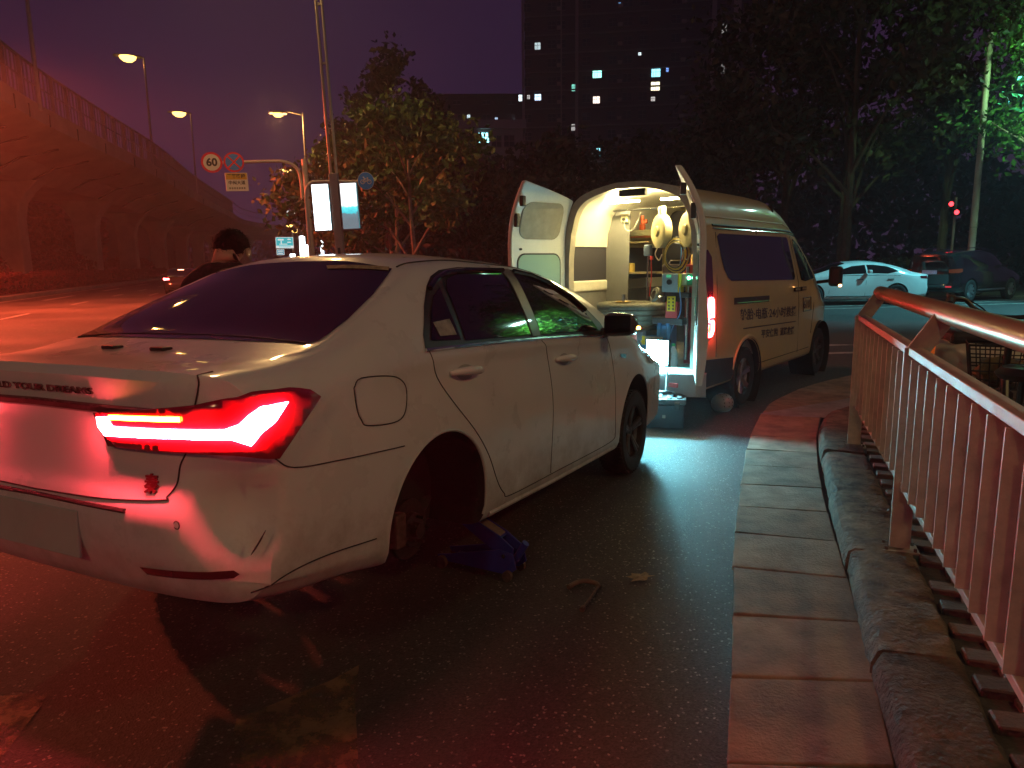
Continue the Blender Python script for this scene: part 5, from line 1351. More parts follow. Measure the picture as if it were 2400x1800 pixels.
for i in range(len(Es) - 1):
    for k in range(m_): F.append((i * m_ + k, i * m_ + (k + 1) % m_, (i + 1) * m_ + (k + 1) % m_, (i + 1) * m_ + k))
MB().add(V, F).build("deck", M_conc, viaduct, 25)
def swept(name, a0, a1, z0, z1, material, i0=0, i1=None):
    V = []; F = []; i1 = len(Es) if i1 is None else i1
    for i in range(i0, i1):
        t_ = tang(i); n_ = Vector((-t_.y, t_.x, 0)); p = Es[i]
        V += [p + n_ * a0 + Vector((0, 0, z0)), p + n_ * a1 + Vector((0, 0, z0)), p + n_ * a1 + Vector((0, 0, z1)), p + n_ * a0 + Vector((0, 0, z1))]
    for i in range(i1 - i0 - 1):
        for k in range(4): F.append((i * 4 + k, i * 4 + (k + 1) % 4, (i + 1) * 4 + (k + 1) % 4, (i + 1) * 4 + k))
    return MB().add(V, F).build(name, material, viaduct, 25)
M_fen = mat("parapet_metal", (.24, .20, .18), .55, .3, var=.2, vscale=1)
swept("parapet_base", .05, .25, 10.4, 10.75, M_conc)
swept("top_rail", .08, .20, 12.72, 12.85, M_fen)
swept("middle_rail", .10, .16, 11.7, 11.78, M_fen)
for k in range(16):
    i = 14 + int(k * 6.2)
    if i >= len(Es): break
    t_ = tang(i); n_ = Vector((-t_.y, t_.x, 0)); p = Es[i]
    MB().box(p + n_ * .0 + Vector((0, 0, 10.08)), (.10, .07, .70), Matrix.Rotation(math.atan2(t_.y, t_.x), 3, 'Z')).build("expansion_joint", mat("joint_dark", (.03, .025, .022), .9), viaduct)
    MB().tube([p + n_ * 1.2 + Vector((0, 0, 9.15)), p + n_ * 3.5 + Vector((0, 0, 8.6)), p + n_ * 5.1 + Vector((0, 0, 7.7))], .07, 6).build("drain_pipe", mat("joint_dark"), viaduct, True)
# parapet bars, each a part
el = [0]
for i in range(1, len(Es)): el.append(el[-1] + (Es[i] - Es[i - 1]).length)
def edge_at(s_):
    for i in range(1, len(Es)):
        if el[i] >= s_:
            k = (s_ - el[i - 1]) / (el[i] - el[i - 1]); return Es[i - 1].lerp(Es[i], k), tang(i)
    return Es[-1], tang(len(Es) - 1)
bar_me = MB().box((0, 0, 0), (.07, .07, 2.0)).mesh("bar"); bar_me.materials.append(M_fen)
post_me = MB().box((0, 0, 0), (.16, .18, 2.1)).mesh("post"); post_me.materials.append(M_fen)
for k in range(190):
    p, t_ = edge_at(50 + k * .62); n_ = Vector((-t_.y, t_.x, 0))
    big = k % 4 == 0
    o = bpy.data.objects.new("post" if big else "bar", post_me if big else bar_me); COL.objects.link(o); o.parent = viaduct
    q = p + n_ * .14; o.location = (q.x, q.y, 11.74); o.rotation_euler = (0, 0, math.atan2(t_.y, t_.x))
# piers
for k in range(11):
    p, t_ = edge_at(36 + k * 17); n_ = Vector((-t_.y, t_.x, 0)); c = p + n_ * 7.0
    a = math.atan2(t_.y, t_.x); q = Matrix.Rotation(a, 3, 'Z')
    V = []; F = []
    for z, wy, wx in ((-.1, .95, .75), (5.2, .95, .75), (6.2, 1.15, .78), (7.0, 1.7, .85), (7.75, 2.5, .9)):
        V += [c + q @ Vector((sx * wx, sy * wy, 0)) + Vector((0, 0, z)) for sx, sy in ((-1, -1), (1, -1), (1, 1), (-1, 1))]
    for j in range(4):
        for i in range(4): F.append((j * 4 + i, j * 4 + (i + 1) % 4, (j + 1) * 4 + (i + 1) % 4, (j + 1) * 4 + i))
    MB().add(V, F).build("pier", mat("pier_concrete", (.34, .28, .24), .8, var=.3, vscale=.6, bump=.2, bscale=8), viaduct, bevel=.12)
# hedge kerb
kb = MB(); 
def avz(u, v, z): x, y = av(u, v); return (x, y, z)
o = MB().add([avz(4, -12.15, 0), avz(4, -12.15, .18), avz(4, -12.75, .20), avz(260, -12.75, .20), avz(260, -12.15, .18), avz(260, -12.15, 0)], [(0, 1, 4, 5), (1, 2, 3, 4)]).build("hedge_kerb", mat("hedge_kerb_concrete", (.34, .29, .25), .7, var=.3, vscale=1.2, bump=.3, bscale=10)); tag(o, "pale concrete kerb in front of the hedge", kind="structure")
o = MB().add([avz(4, -12.75, .17), avz(4, -60, .17), avz(260, -60, .17), avz(260, -12.75, .17)], [(0, 1, 2, 3)]).build("planting_bed", mat("soil_dark", (.05, .035, .025), .9, var=.4, vscale=1.5)); tag(o, "dark soil strip under the viaduct", kind="structure")
def leaf_cloud(pts, size, rr, jitter=.4):
    V = []; F = []
    for p in pts:
        s_ = size * rr.uniform(1 - jitter, 1 + jitter)
        a = Vector((rr.gauss(0, 1), rr.gauss(0, 1), rr.gauss(0, 1))).normalized()
        b = a.orthogonal().normalized(); b.rotate(Matrix.Rotation(rr.uniform(0, 6.28), 3, a)); c = a.cross(b)
        k = len(V); p = Vector(p)
        V += [p - b * s_ * .55, p + c * s_ * .32 + a * s_ * .08, p + b * s_ * .55, p - c * s_ * .32 + a * s_ * .08]
        F.append((k, k + 1, k + 2, k + 3))
    return MB().add(V, F)
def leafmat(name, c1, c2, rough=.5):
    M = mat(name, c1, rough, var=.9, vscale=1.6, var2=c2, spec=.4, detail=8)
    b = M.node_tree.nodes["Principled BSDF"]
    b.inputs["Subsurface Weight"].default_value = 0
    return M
M_hedge = leafmat("hedge_red_glow", (.18, .035, .03), (.07, .025, .018))  # red glow over the left side put into the leaf colour
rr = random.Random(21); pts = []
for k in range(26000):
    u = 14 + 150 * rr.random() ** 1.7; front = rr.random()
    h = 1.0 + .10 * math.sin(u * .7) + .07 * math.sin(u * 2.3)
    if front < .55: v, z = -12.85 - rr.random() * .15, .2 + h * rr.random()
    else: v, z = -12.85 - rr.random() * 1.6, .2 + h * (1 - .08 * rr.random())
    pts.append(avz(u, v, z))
o = leaf_cloud(pts, .17, rr).build("clipped_hedge", M_hedge); tag(o, "long clipped hedge beside the avenue, red glow put into its leaf colour", "hedge", kind="stuff")
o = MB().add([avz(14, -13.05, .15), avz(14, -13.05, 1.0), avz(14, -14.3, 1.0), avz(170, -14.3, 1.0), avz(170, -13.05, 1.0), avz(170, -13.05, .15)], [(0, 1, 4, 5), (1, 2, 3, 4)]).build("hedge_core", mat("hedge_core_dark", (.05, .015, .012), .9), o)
pts = []
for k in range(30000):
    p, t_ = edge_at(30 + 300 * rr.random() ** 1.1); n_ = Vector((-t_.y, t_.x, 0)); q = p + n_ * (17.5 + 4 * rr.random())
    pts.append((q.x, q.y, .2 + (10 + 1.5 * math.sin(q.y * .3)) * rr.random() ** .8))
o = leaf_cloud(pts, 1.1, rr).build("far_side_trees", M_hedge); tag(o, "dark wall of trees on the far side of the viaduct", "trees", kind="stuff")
# dark shrubs behind the hedge, one thing each
for k in range(9):
    u = 36 + k * 11.5; v = -16.5 - (k % 3) * 1.6; cx, cy = av(u, v)
    t = thing("shrub", "dark shrub with red glow put into its leaf colour behind the clipped hedge, %s from the camera along the row" % ["nearest", "second", "third", "fourth", "fifth", "sixth", "seventh", "eighth", "farthest"][k], "shrub", (cx, cy, .15), group="shrubs under the viaduct")
    pts = []
    for j in range(1500):
        a = rr.uniform(0, 6.28); w = rr.random() ** .4; ph = math.acos(rr.uniform(-.2, 1))
        pts.append((3.4 * w * math.sin(ph) * math.cos(a), 2.4 * w * math.sin(ph) * math.sin(a), 1.0 + 2.0 * w * math.cos(ph)))
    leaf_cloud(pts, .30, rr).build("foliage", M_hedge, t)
    st_ = MB()
    for j in range(4): st_.tube([(0, 0, 0), (.3 * math.cos(j * 1.6), .3 * math.sin(j * 1.6), .8), (.9 * math.cos(j * 1.6), .8 * math.sin(j * 1.6), 1.8)], [.06, .045, .02], 6)
    st_.build("stems", mat("bark_dark", (.06, .045, .04), .9), t, True)
# ------------------------------------------------------------------ lamps
M_pole = mat("galvanised_pole", (.40, .37, .33), .5, .4, var=.15, vscale=3)
def add_light(name, loc, color, energy, radius=.15, parent=None, spot=None, direction=(0, 0, -1)):
    l_ = bpy.data.lights.new(name, 'SPOT' if spot else 'POINT'); l_.color = color; l_.energy = energy; l_.shadow_soft_size = radius
    if spot: l_.spot_size = R(spot); l_.spot_blend = .6 if spot < 140 else (.3 if spot < 160 else .12)
    o_ = bpy.data.objects.new(name, l_); COL.objects.link(o_); o_.location = loc
    if spot: o_.rotation_euler = Vector(direction).to_track_quat('-Z', 'Y').to_euler()
    if parent: o_.parent = parent
    return o_
def street_lamp(label, base, z0, zt, arm, color, energy, glow, r=.09, headsize=.55, group="amber street lamps", drop=0., cut=None):
    t = thing("street_lamp", label, "street lamp", (base[0], base[1], z0), group=group)
    H = zt - z0; ax, ay = arm
    MB().cyl((0, 0, 0), (0, 0, H), r, r * .55, n=12).build("pole", M_pole, t, True)
    MB().tube([(0, 0, H - .1), (ax * .5, ay * .5, H + .02), (ax, ay, H + .02 - drop)], r * .45, 8).build("arm", M_pole, t, True)
    a = math.atan2(ay, ax); q = Matrix.Rotation(a, 3, 'Z')
    c = Vector((ax, ay, H - .02 - drop))
    hd = MB(); hd.box(c, (headsize, headsize * .42, .12), q, .8); hd.build("lamp_head", mat("lamp_head_grey", (.25, .24, .22), .5), t, bevel=.03)
    MB().lathe([(0, -.20 * headsize), (.16 * headsize, -.17 * headsize), (.27 * headsize, -.08 * headsize), (.30 * headsize, 0), (0, .02)], c + Vector((0, 0, -.06)), n=18).build("lamp_lens", emis("amber_lens", (1, .60, .13), 5.0), t, True)  # large head sizes swell the lens to stand in for lamp glare
    add_light("lamp_light", c + Vector((0, 0, -.28)), color, energy, .3, t, cut)
    return t
AMB_ = (1, .50, .17); AMB_R = (1, .28, .07)
street_lamp("amber lamp on the viaduct parapet nearest, its head cut off by the frame", (-26.7, 43.4), 10.4, 20.6, (-1.3, -.6), AMB_R, 1500, 300, .14, 1.9)
street_lamp("bright amber lamp high on the viaduct, larger of the two visible heads", (-33.4, 70.7), 10.4, 20.5, (-1.2, -.55), AMB_R, 2400, 520, .13, 2.4)
street_lamp("amber lamp on the viaduct behind the brightest one", (-40.1, 96.0), 10.4, 20.6, (-1.2, -.55), AMB_R, 2400, 620, .13, 2.7)
street_lamp("white amber lamp on a thin pole just behind the speed limit sign", (-9.39, 34.75), 0, 8.4, (-1.05, -.3), (1, .45, .15), 700, 330, .08, .8)
for k, (x, y, z, lab) in enumerate(((-15.64, 52.73, 8.23, "distant amber lamp head below the sign arm"), (-26.4, 88.9, 6.35, "distant amber lamp low over the avenue"), (-32.2, 111, 6.7, "tiny distant amber lamp beside the green sign"), (-38, 131, 15.2, "distant amber lamp half hidden by leaves"))):
    street_lamp(lab, (x + .9, y + .2), 0, z, (-.9, -.2), (1, .60, .25), 300, 300, .08, .9 + .35 * k)
# tall mast with twin light boxes
t = thing("light_box_mast", "tall twin tube lamp mast carrying two glowing light boxes", "lamp post", (-4.42, 19.5, 0)); t.rotation_euler = (0, R(-2.1), 0)
MB().box((0, 0, .85), (.26, .26, 1.7)).build("foot_column", M_pole, t, bevel=.02)
MB().box((0, 0, 2.80), (.215, .215, 2.2)).build("column", M_pole, t, bevel=.02)
MB().box((.0, -.135, 1.90), (.07, .01, .20)).build("inspection_hatch", mat("hatch_dark", (.05, .05, .06), .5), t)
for x in (-.075, .075): MB().cyl((x, 0, 3.9), (x, 0, 10.6), .038, .034, n=10).build("mast_tube", mat("mast_lamp_gold", (.60, .56, .42), .35, .5), t, True)  # golden lamp light put into the tube colour
for z in (5.2, 6.6, 8.0, 9.4): MB().box((0, 0, z), (.20, .05, .06)).build("mast_clamp", M_pole, t)
MB().tube([(0, 0, 10.4), (-.7, -.2, 10.7), (-1.5, -.4, 10.75)], .045, 8).build("arm", M_pole, t, True)
MB().box((-1.6, -.42, 10.70), (.7, .28, .12)).build("lamp_head", mat("lamp_head_grey"), t, bevel=.03)
MB().box((-1.6, -.42, 10.63), (.5, .22, .04)).build("lamp_lens", emis("mast_lens", AMB_, 200), t)
add_light("lamp_light", (-1.6, -.42, 10.4), (1, .62, .22), 560, .15, t)
def light_box(mx, lab, printed):
    b = bpy.data.objects.new("light_box", None); COL.objects.link(b); b.parent = t; b.location = (mx, -.03, 3.05)
    MB().box((0, 0, 0), (.47, .16, 1.22)).build("box_frame", mat("box_frame_grey", (.30, .32, .34), .4, .4), b, bevel=.01)
    M = bpy.data.materials.new("light_box_face" + lab); M.use_nodes = True; n = M.node_tree.nodes; l = M.node_tree.links; n.clear()
    o_ = n.new("ShaderNodeOutputMaterial"); e_ = n.new("ShaderNodeEmission"); l.new(e_.outputs[0], o_.inputs[0])
    if printed:
        tc = n.new("ShaderNodeTexCoord"); sp = n.new("ShaderNodeSeparateXYZ"); nz = n.new("ShaderNodeTexNoise"); nz.inputs["Scale"].default_value = 9
        ad = n.new("ShaderNodeMath"); ad.operation = 'MULTIPLY_ADD'; ad.inputs[1].default_value = .16; r_ = n.new("ShaderNodeValToRGB")
        l.new(tc.outputs["Generated"], sp.inputs[0]); l.new(tc.outputs["Object"], nz.inputs["Vector"]); l.new(nz.outputs["Fac"], ad.inputs[0]); l.new(sp.outputs["Z"], ad.inputs[2]); l.new(ad.outputs[0], r_.inputs[0])
        e0 = r_.color_ramp.elements; e0[0].position = .28; e0[0].color = (.10, .13, .15, 1); e0[1].position = .60; e0[1].color = (1, 1, 1, 1)
        q = e0.new(.40); q.color = (.10, .16, .19, 1); q = e0.new(.44); q.color = (.05, .42, .48, 1); q = e0.new(.55); q.color = (.10, .62, .66, 1)
        l.new(r_.outputs[0], e_.inputs[0]); e_.inputs[1].default_value = 1.7
    else:
        e_.inputs[0].default_value = (.86, .97, 1, 1); e_.inputs[1].default_value = 9
    MB().box((0, -.083, 0), (.41, .008, 1.15)).build("lit_face", M, b)
    MB().box((.222, -.03, 0), (.012, .10, 1.15)).build("lit_edge", emis("box_edge_cyan", (.15, .75, .85), .8), b)
    for z in (-.5, .5): MB().box((-math.copysign(.2, mx) * 1.0, 0, z), (abs(mx) - .1, .04, .04)).build("bracket", M_pole, b)
light_box(-.365, "_plain", False); light_box(.365, "_printed", True)
# ------------------------------------------------------------------ signs
M_spole = mat("sign_pole_white", (.62, .57, .50), .45, .1, var=.1, vscale=4)
M_sr = mat("sign_red", (.85, .025, .03), .4); M_sw_ = mat("sign_white", (.88, .87, .82), .4); M_sb = mat("sign_blue", (.03, .30, .95), .4); M_sk = mat("sign_black", (.03, .03, .03), .5); M_sy = mat("sign_yellow", (.80, .50, .04), .4)
def disc(name, c, r, m_, parent, y0, th=.012): 
    return MB().lathe([(0, -th), (r, -th), (r, th), (0, th)], (c[0], c[1] + y0, c[2]), axis='Y', n=40).build(name, m_, parent, True)
t = thing("traffic_sign_gantry", "white sign pole with a curved arm holding a 60 sign and a no stopping sign", "road sign", (-7.22, 27.05, 0)); t.rotation_euler = (0, R(-1.6), R(17))
MB().cyl((0, 0, 0), (0, 0, 5.3), .115, .10, n=16).build("pole", M_spole, t, True)
for z in (.3, .7, 1.1): MB().lathe([(.121, 0), (.121, .18)], (0, 0, z), n=16).build("warning_band", M_sk if z != .7 else M_sy, t, True)
MB().tube(spline([(-.17, 0, 3.9), (-.17, 0, 4.55), (-.26, 0, 4.98), (-.62, 0, 5.20), (-1.2, 0, 5.23), (-3.15, 0, 5.17)], 6), .055, 10).build("arm", M_spole, t, True)
for z in (4.0, 4.4): MB().box((-.09, 0, z), (.2, .10, .08)).build("arm_clamp", M_spole, t)
sg = bpy.data.objects.new("speed_sign", None); COL.objects.link(sg); sg.parent = t; sg.location = (-3.08, -.08, 5.18)
disc("rim", (0, 0, 0), .35, M_sr, sg, 0); disc("face", (0, 0, 0), .275, M_sw_, sg, -.006)
lettering("digits", "60", .36, (0, -.022, -.005), (1, 0, 0), (0, 0, 1), M_sk, sg, .004, bold=.012)
sg = bpy.data.objects.new("no_stopping_sign", None); COL.objects.link(sg); sg.parent = t; sg.location = (-2.36, -.08, 5.19)
disc("rim", (0, 0, 0), .34, M_sr, sg, 0); disc("face", (0, 0, 0), .275, M_sb, sg, -.006)
for s in (1, -1): MB().box((0, -.022, 0), (.54, .006, .055), Matrix.Rotation(R(45 * s), 3, 'Y')).build("cross_bar", M_sr, sg)
pl_ = bpy.data.objects.new("supplement_plate", None); COL.objects.link(pl_); pl_.parent = t; pl_.location = (-2.33, -.07, 4.52)
MB().box((0, 0, 0), (.74, .02, .62)).build("panel", M_sw_, pl_, bevel=.01)
MB().box((0, -.014, .19), (.70, .008, .21)).build("yellow_field", M_sy, pl_)
lettering("words", "严管路段", .15, (0, -.022, .19), (1, 0, 0), (0, 0, 1), M_sk, pl_, .002, bold=.004)
lettering("words", "中州大道", .14, (0, -.016, -.03), (1, 0, 0), (0, 0, 1), M_sk, pl_, .002, bold=.003)
for k in range(7): MB().box((-.24 + k * .08, -.014, -.21), (.05, .006, .06)).build("small_print", mat("print_grey", (.25, .24, .22), .5), pl_)
MB().tube([(0, 0, .31), (0, .02, .62)], .02, 6).build("hanger", M_spole, pl_, True)
t = thing("cycle_lane_sign", "white pole with a side arm holding a round blue bicycle sign", "road sign", (-5.72, 21.24, 0)); t.rotation_euler = (0, R(-1.2), R(14)); t.scale = (.86, .86, .905)
MB().cyl((0, 0, 0), (0, 0, 3.6), .06, .05, n=12).build("pole", M_spole, t, True)
MB().tube(spline([(0, 0, 3.4), (0.0, 0, 3.8), (.06, 0, 4.12), (.24, 0, 4.28), (.6, 0, 4.30), (1.9, 0, 4.30)], 5), .045, 10).build("arm", M_spole, t, True)
sg = bpy.data.objects.new("bicycle_sign", None); COL.objects.link(sg); sg.parent = t; sg.location = (1.98, -.07, 4.30)
disc("rim", (0, 0, 0), .275, M_sw_, sg, 0); disc("face", (0, 0, 0), .262, M_sb, sg, -.006)
bkm = MB()
for x in (-.11, .11): bkm.tube([(x + .062 * math.cos(a), -.021, -.03 + .062 * math.sin(a)) for a in [i * math.pi / 8 for i in range(16)]], .010, 5, closed=True)
for a, b in (((-.11, -.03), (-.05, .06)), ((-.05, .06), (.07, .06)), ((.07, .06), (.11, -.03)), ((-.05, .06), (0, -.03)), ((0, -.03), (.07, .06)), ((-.11, -.03), (0, -.03)), ((.07, .06), (.055, .10)), ((.03, .10), (.08, .10)), ((-.05, .06), (-.065, .11)), ((-.10, .12), (-.06, .11))):
    bkm.tube([(a[0], -.021, a[1]), (b[0], -.021, b[1])], .010, 5)
bkm.build("bicycle_symbol", M_sw_, sg)
# grey electrical cabinet panel on the sign pole behind
t = thing("notice_board", "grey notice board on a thin post behind the sign poles", "notice board", (-7.2, 32.0, 0), R(14))
MB().cyl((-.1, 0, 0), (-.1, 0, 2.6), .12, n=12).build("post", M_pole, t, True)
MB().box((.35, -.05, 2.7), (.55, .06, .9)).build("board", mat("board_grey", (.20, .18, .18), .6), t, bevel=.02)
t = thing("chevron_marker", "small black and white chevron marker by the pole feet", "marker post", (-6.35, 27.2, 0), R(14))
MB().box((0, 0, 1.0), (.22, .03, 1.6)).build("panel", M_sk, t)
for k in range(4): MB().box((0, -.02, .6 + k * .35), (.20, .01, .09), Matrix.Rotation(R(35), 3, 'Y')).build("stripe", M_sw_, t)
# far direction signs
t = thing("direction_sign", "large cyan direction sign standing far down the avenue", "road sign", (-17.5, 57.4, 0), R(17))
MB().cyl((.62, .1, 0), (.62, .1, 4.0), .09, n=10).build("pole", M_pole, t, True)
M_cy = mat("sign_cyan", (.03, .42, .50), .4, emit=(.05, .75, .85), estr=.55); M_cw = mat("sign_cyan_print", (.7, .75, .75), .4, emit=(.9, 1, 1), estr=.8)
MB().box((0, 0, 3.27), (1.30, .06, .84)).build("panel", M_cw, t); MB().box((0, -.035, 3.35), (1.24, .02, .62)).build("field", M_cy, t)
for x, z, w_, h in ((-.28, 3.5, .42, .10), (.34, 3.52, .24, .07), (-.25, 3.3, .06, .26), (-.1, 3.16, .6, .05), (.34, 3.3, .28, .07), (.0, 2.95, .9, .06)): MB().box((x, -.05, z), (w_, .012, h)).build("print", M_cw if z > 3 else M_cy, t)
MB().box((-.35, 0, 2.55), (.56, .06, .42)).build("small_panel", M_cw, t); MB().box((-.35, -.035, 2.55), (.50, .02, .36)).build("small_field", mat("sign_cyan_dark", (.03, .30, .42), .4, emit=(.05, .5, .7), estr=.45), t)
for z in (2.63, 2.47): MB().box((-.35, -.05, z), (.36, .012, .06)).build("print", M_cw, t)
MB().cyl((-.35, .05, 0), (-.35, .05, 2.7), .05, n=8).build("small_post", M_pole, t, True)
t = thing("gantry_sign", "green overhead road sign beyond the trees", "road sign", (-19.5, 67.2, 0), R(17))
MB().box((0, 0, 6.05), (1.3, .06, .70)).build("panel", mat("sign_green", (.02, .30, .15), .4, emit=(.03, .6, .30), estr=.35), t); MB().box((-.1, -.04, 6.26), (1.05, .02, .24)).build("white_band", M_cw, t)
MB().cyl((.6, .1, 0), (.6, .1, 6.4), .10, n=10).build("pole", M_pole, t, True)
for k, (x, y, z0, z1, w_, e_, lab) in enumerate(((-12.17, 43.3, 2.0, 3.23, .30, 9, "narrow glowing white light box far down the avenue"), (-12.0, 43.6, 1.2, 2.72, .62, 9, "broad glaring white shop light box under the narrow one"), (-12.75, 43.2, 1.3, 2.2, .28, 6, "small bluish white light box beside the broad one"), (-11.25, 44.2, 1.75, 3.1, .16, 7, "slim white light box half hidden by a pole"))):
    t = thing("street_light_box", lab, "light box", (x, y, 0), R(17), "glowing light boxes down the avenue")
    MB().box((0, .06, (z0 + z1) / 2), (w_ + .06, .10, z1 - z0 + .06)).build("casing", mat("box_frame_grey"), t)
    MB().box((0, 0, (z0 + z1) / 2), (w_, .04, z1 - z0)).build("lit_face", emis("shop_glow_%d" % k, (.80, .96, 1), e_), t)
    MB().cyl((0, .08, 0), (0, .08, z0), .05, n=8).build("post", M_pole, t, True)
# ================================================================== trees
def grow(rr, base, height, spread, lean=0., fork=.35, n1=6, r0=.14, droop=0.):
    """returns limb paths and crown clump centres (local)"""
    limbs = []; clumps = []
    top = Vector((lean * height, 0, height * .72))
    trunk = [Vector((0, 0, -.05)), Vector((lean * height * .2 + rr.uniform(-.05, .05), rr.uniform(-.05, .05), height * .22)), Vector((lean * height * .5, rr.uniform(-.1, .1), height * .45)), top]
    limbs.append((spline(trunk, 5), r0, r0 * .35))
    for i in range(n1):
        t = fork + (1 - fork) * i / n1; z = height * .72 * t
        a = rr.uniform(0, 6.28) if i else 0.4
        a = i * 2.4 + rr.uniform(-.4, .4)
        p0 = Vector((lean * height * t * .7, 0, z)); ln = spread * (1.05 - .45 * t) * rr.uniform(.8, 1.15)
        up = height * rr.uniform(.16, .30)
        p1 = p0 + Vector((math.cos(a) * ln * .45, math.sin(a) * ln * .45, up * .55)); p2 = p0 + Vector((math.cos(a) * ln, math.sin(a) * ln, up - droop))
        limbs.append((spline([p0, p1, p2], 5), r0 * .5 * (1.1 - .6 * t), r0 * .10))
        for k in range(3):
            q = p1.lerp(p2, rr.uniform(.2, 1)); b = a + rr.uniform(-1, 1); l2 = ln * rr.uniform(.3, .55)
            e = q + Vector((math.cos(b) * l2, math.sin(b) * l2, rr.uniform(.1, .6) * l2 * 1.6))
            limbs.append((spline([q, q.lerp(e, .5) + Vector((0, 0, .06 * l2)), e], 3), r0 * .16, r0 * .05)); clumps += [e, q.lerp(e, .55)]
        clumps += [p2, p1.lerp(p2, .6)]
    for k in range(4): clumps.append(top + Vector((rr.uniform(-.3, .3) * spread, rr.uniform(-.3, .3) * spread, rr.uniform(.0, .28) * height)))
    return limbs, clumps
def tree(label, loc, height, spread, leafm, barkm, leaves=3200, leaf=.2, seed=1, lean=0., r0=.14, n1=7, fork=.35, group=None, white=None, csize=None, name="tree"):
    rr = random.Random(seed)
    t = thing(name, label, "tree", loc, rr.uniform(0, 6.28), group)
    limbs, clumps = grow(rr, loc, height, spread, lean, fork, n1, r0)
    tr = MB()
    for path, ra, rb in limbs: tr.tube(path, [ra + (rb - ra) * i / (len(path) - 1) for i in range(len(path))], 8)
    tr.build("trunk", barkm, t, True)
    if white:
        pth, ra, rb = limbs[0]
        q = [p for p in pth if p.z <= white]
        MB().tube([Vector((0, 0, 0))] + q[1:], [ra * 1.04] * len(q), 12, caps=False).build("whitewash", mat("whitewash", (.55, .48, .38), .8, var=.3, vscale=6), t, True)
    cs = csize or spread * .30
    pts = []
    for k in range(leaves):
        c = clumps[rr.randrange(len(clumps))]; s_ = cs * (.55 + .9 * ((hash((round(c.x, 2), round(c.y, 2))) % 97) / 97.))
        d = Vector((rr.gauss(0, 1), rr.gauss(0, 1), rr.gauss(0, .8)))
        d = d.normalized() * s_ * rr.random() ** .45
        pts.append(c + d)
    leaf_cloud(pts, leaf, rr, .45).build("crown", leafm, t)
    return t
M_plane = leafmat("plane_leaf", (.095, .145, .045), (.035, .06, .02), .45)
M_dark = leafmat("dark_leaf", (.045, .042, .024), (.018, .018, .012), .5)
M_lit = leafmat("bright_green_leaf", (.09, .22, .05), (.04, .11, .03), .38)
M_bark = mat("plane_bark", (.30, .25, .20), .8, var=.5, vscale=4, bump=.4, bscale=12)
M_bark_d = mat("dark_bark", (.09, .06, .05), .85, var=.4, vscale=4, bump=.4, bscale=12)
G1 = "young plane trees by the avenue"
tree("young plane tree with a whitewashed trunk, nearer the blue bicycle sign", (-4.25, 27.6, 0), 7.0, 2.3, M_plane, M_bark, 3600, .23, 5, .0, .12, 8, .3, G1, 1.9)
tree("young plane tree with a whitewashed trunk, standing nearer the van", (-3.02, 23.4, 0), 6.6, 2.2, M_plane, M_bark, 3200, .21, 9, .02, .11, 8, .3, G1, 1.75)
tree("bushy plane tree partly hidden by the light boxes", (-7.0, 30.2, 0), 6.4, 2.5, M_plane, M_bark, 3600, .24, 13, .0, .14, 8, .28, G1)
tree("plane tree with a bare grey leaning trunk behind the light box mast", (-6.2, 33.0, 0), 8.0, 2.6, M_plane, M_bark, 3000, .26, 17, .03, .17, 7, .42, G1)
tree("plane tree with a slanting trunk next to the leaning one", (-5.6, 35.0, 0), 8.6, 2.6, M_dark, M_bark, 3000, .27, 23, -.03, .17, 7, .42, G1)
tree("plane tree under the distant lamps past the sign pole", (-8.8, 38.5, 0), 6.8, 2.1, M_plane, M_bark, 3600, .27, 31, .0, .15, 8, .25, G1)
# tall slim dark poplars behind
for k, (x, y, h, s_, lab) in enumerate(((-7.4, 44.4, 14.8, 1.9, "tall narrow dark poplar rising above the plane trees"), (-5.2, 46.0, 12.6, 1.7, "shorter dark poplar to the side of the tallest one"), (-9.3, 47.5, 11.5, 2.0, "dark poplar behind the light box mast"))):
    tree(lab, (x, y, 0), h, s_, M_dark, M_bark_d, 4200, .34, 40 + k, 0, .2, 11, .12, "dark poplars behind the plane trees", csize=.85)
# dark mass behind the van, one tree each
dk = [(-2.5, 42.0, 6.8, 3.0), (1.0, 40.0, 7.4, 3.2), (4.8, 42.0, 8.3, 3.4), (8.2, 40.0, 8.0, 3.2), (11.5, 41.0, 9.2, 3.6), (14.0, 38.0, 14.5, 4.2), (17.0, 38.0, 18.0, 5.0), (15.0, 33.0, 17.0, 4.2), (21.0, 36.0, 18.5, 5.2), (25.0, 34.0, 17.5, 5.0)]
labs = ["low dark tree at the open edge of the grove", "round dark tree behind the sedan's roof", "dark tree above the van's open left door", "dark tree above the van's open rear", "dark tree behind the van roof below the tower", "tall dark tree beside the tower", "very tall dark tree above the parked white car", "dark tree with a visible mottled trunk behind the white car", "tall dark tree above the black SUV", "tall dark tree at the far end behind the SUV"]
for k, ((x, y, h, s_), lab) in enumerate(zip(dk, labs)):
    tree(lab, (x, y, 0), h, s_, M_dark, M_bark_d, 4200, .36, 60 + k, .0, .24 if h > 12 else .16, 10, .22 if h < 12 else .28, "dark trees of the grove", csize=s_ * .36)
tree("bright green tree lit by the white lamp", (19.6, 24.6, 0), 11.5, 3.6, M_lit, M_bark, 6500, .21, 88, 0, .17, 11, .36, csize=1.1)
tree("leafy green tree whose branches hang into the lamp light", (22.0, 27.0, 0), 12.5, 3.8, M_lit, M_bark, 5000, .24, 93, 0, .2, 11, .36, csize=1.2)
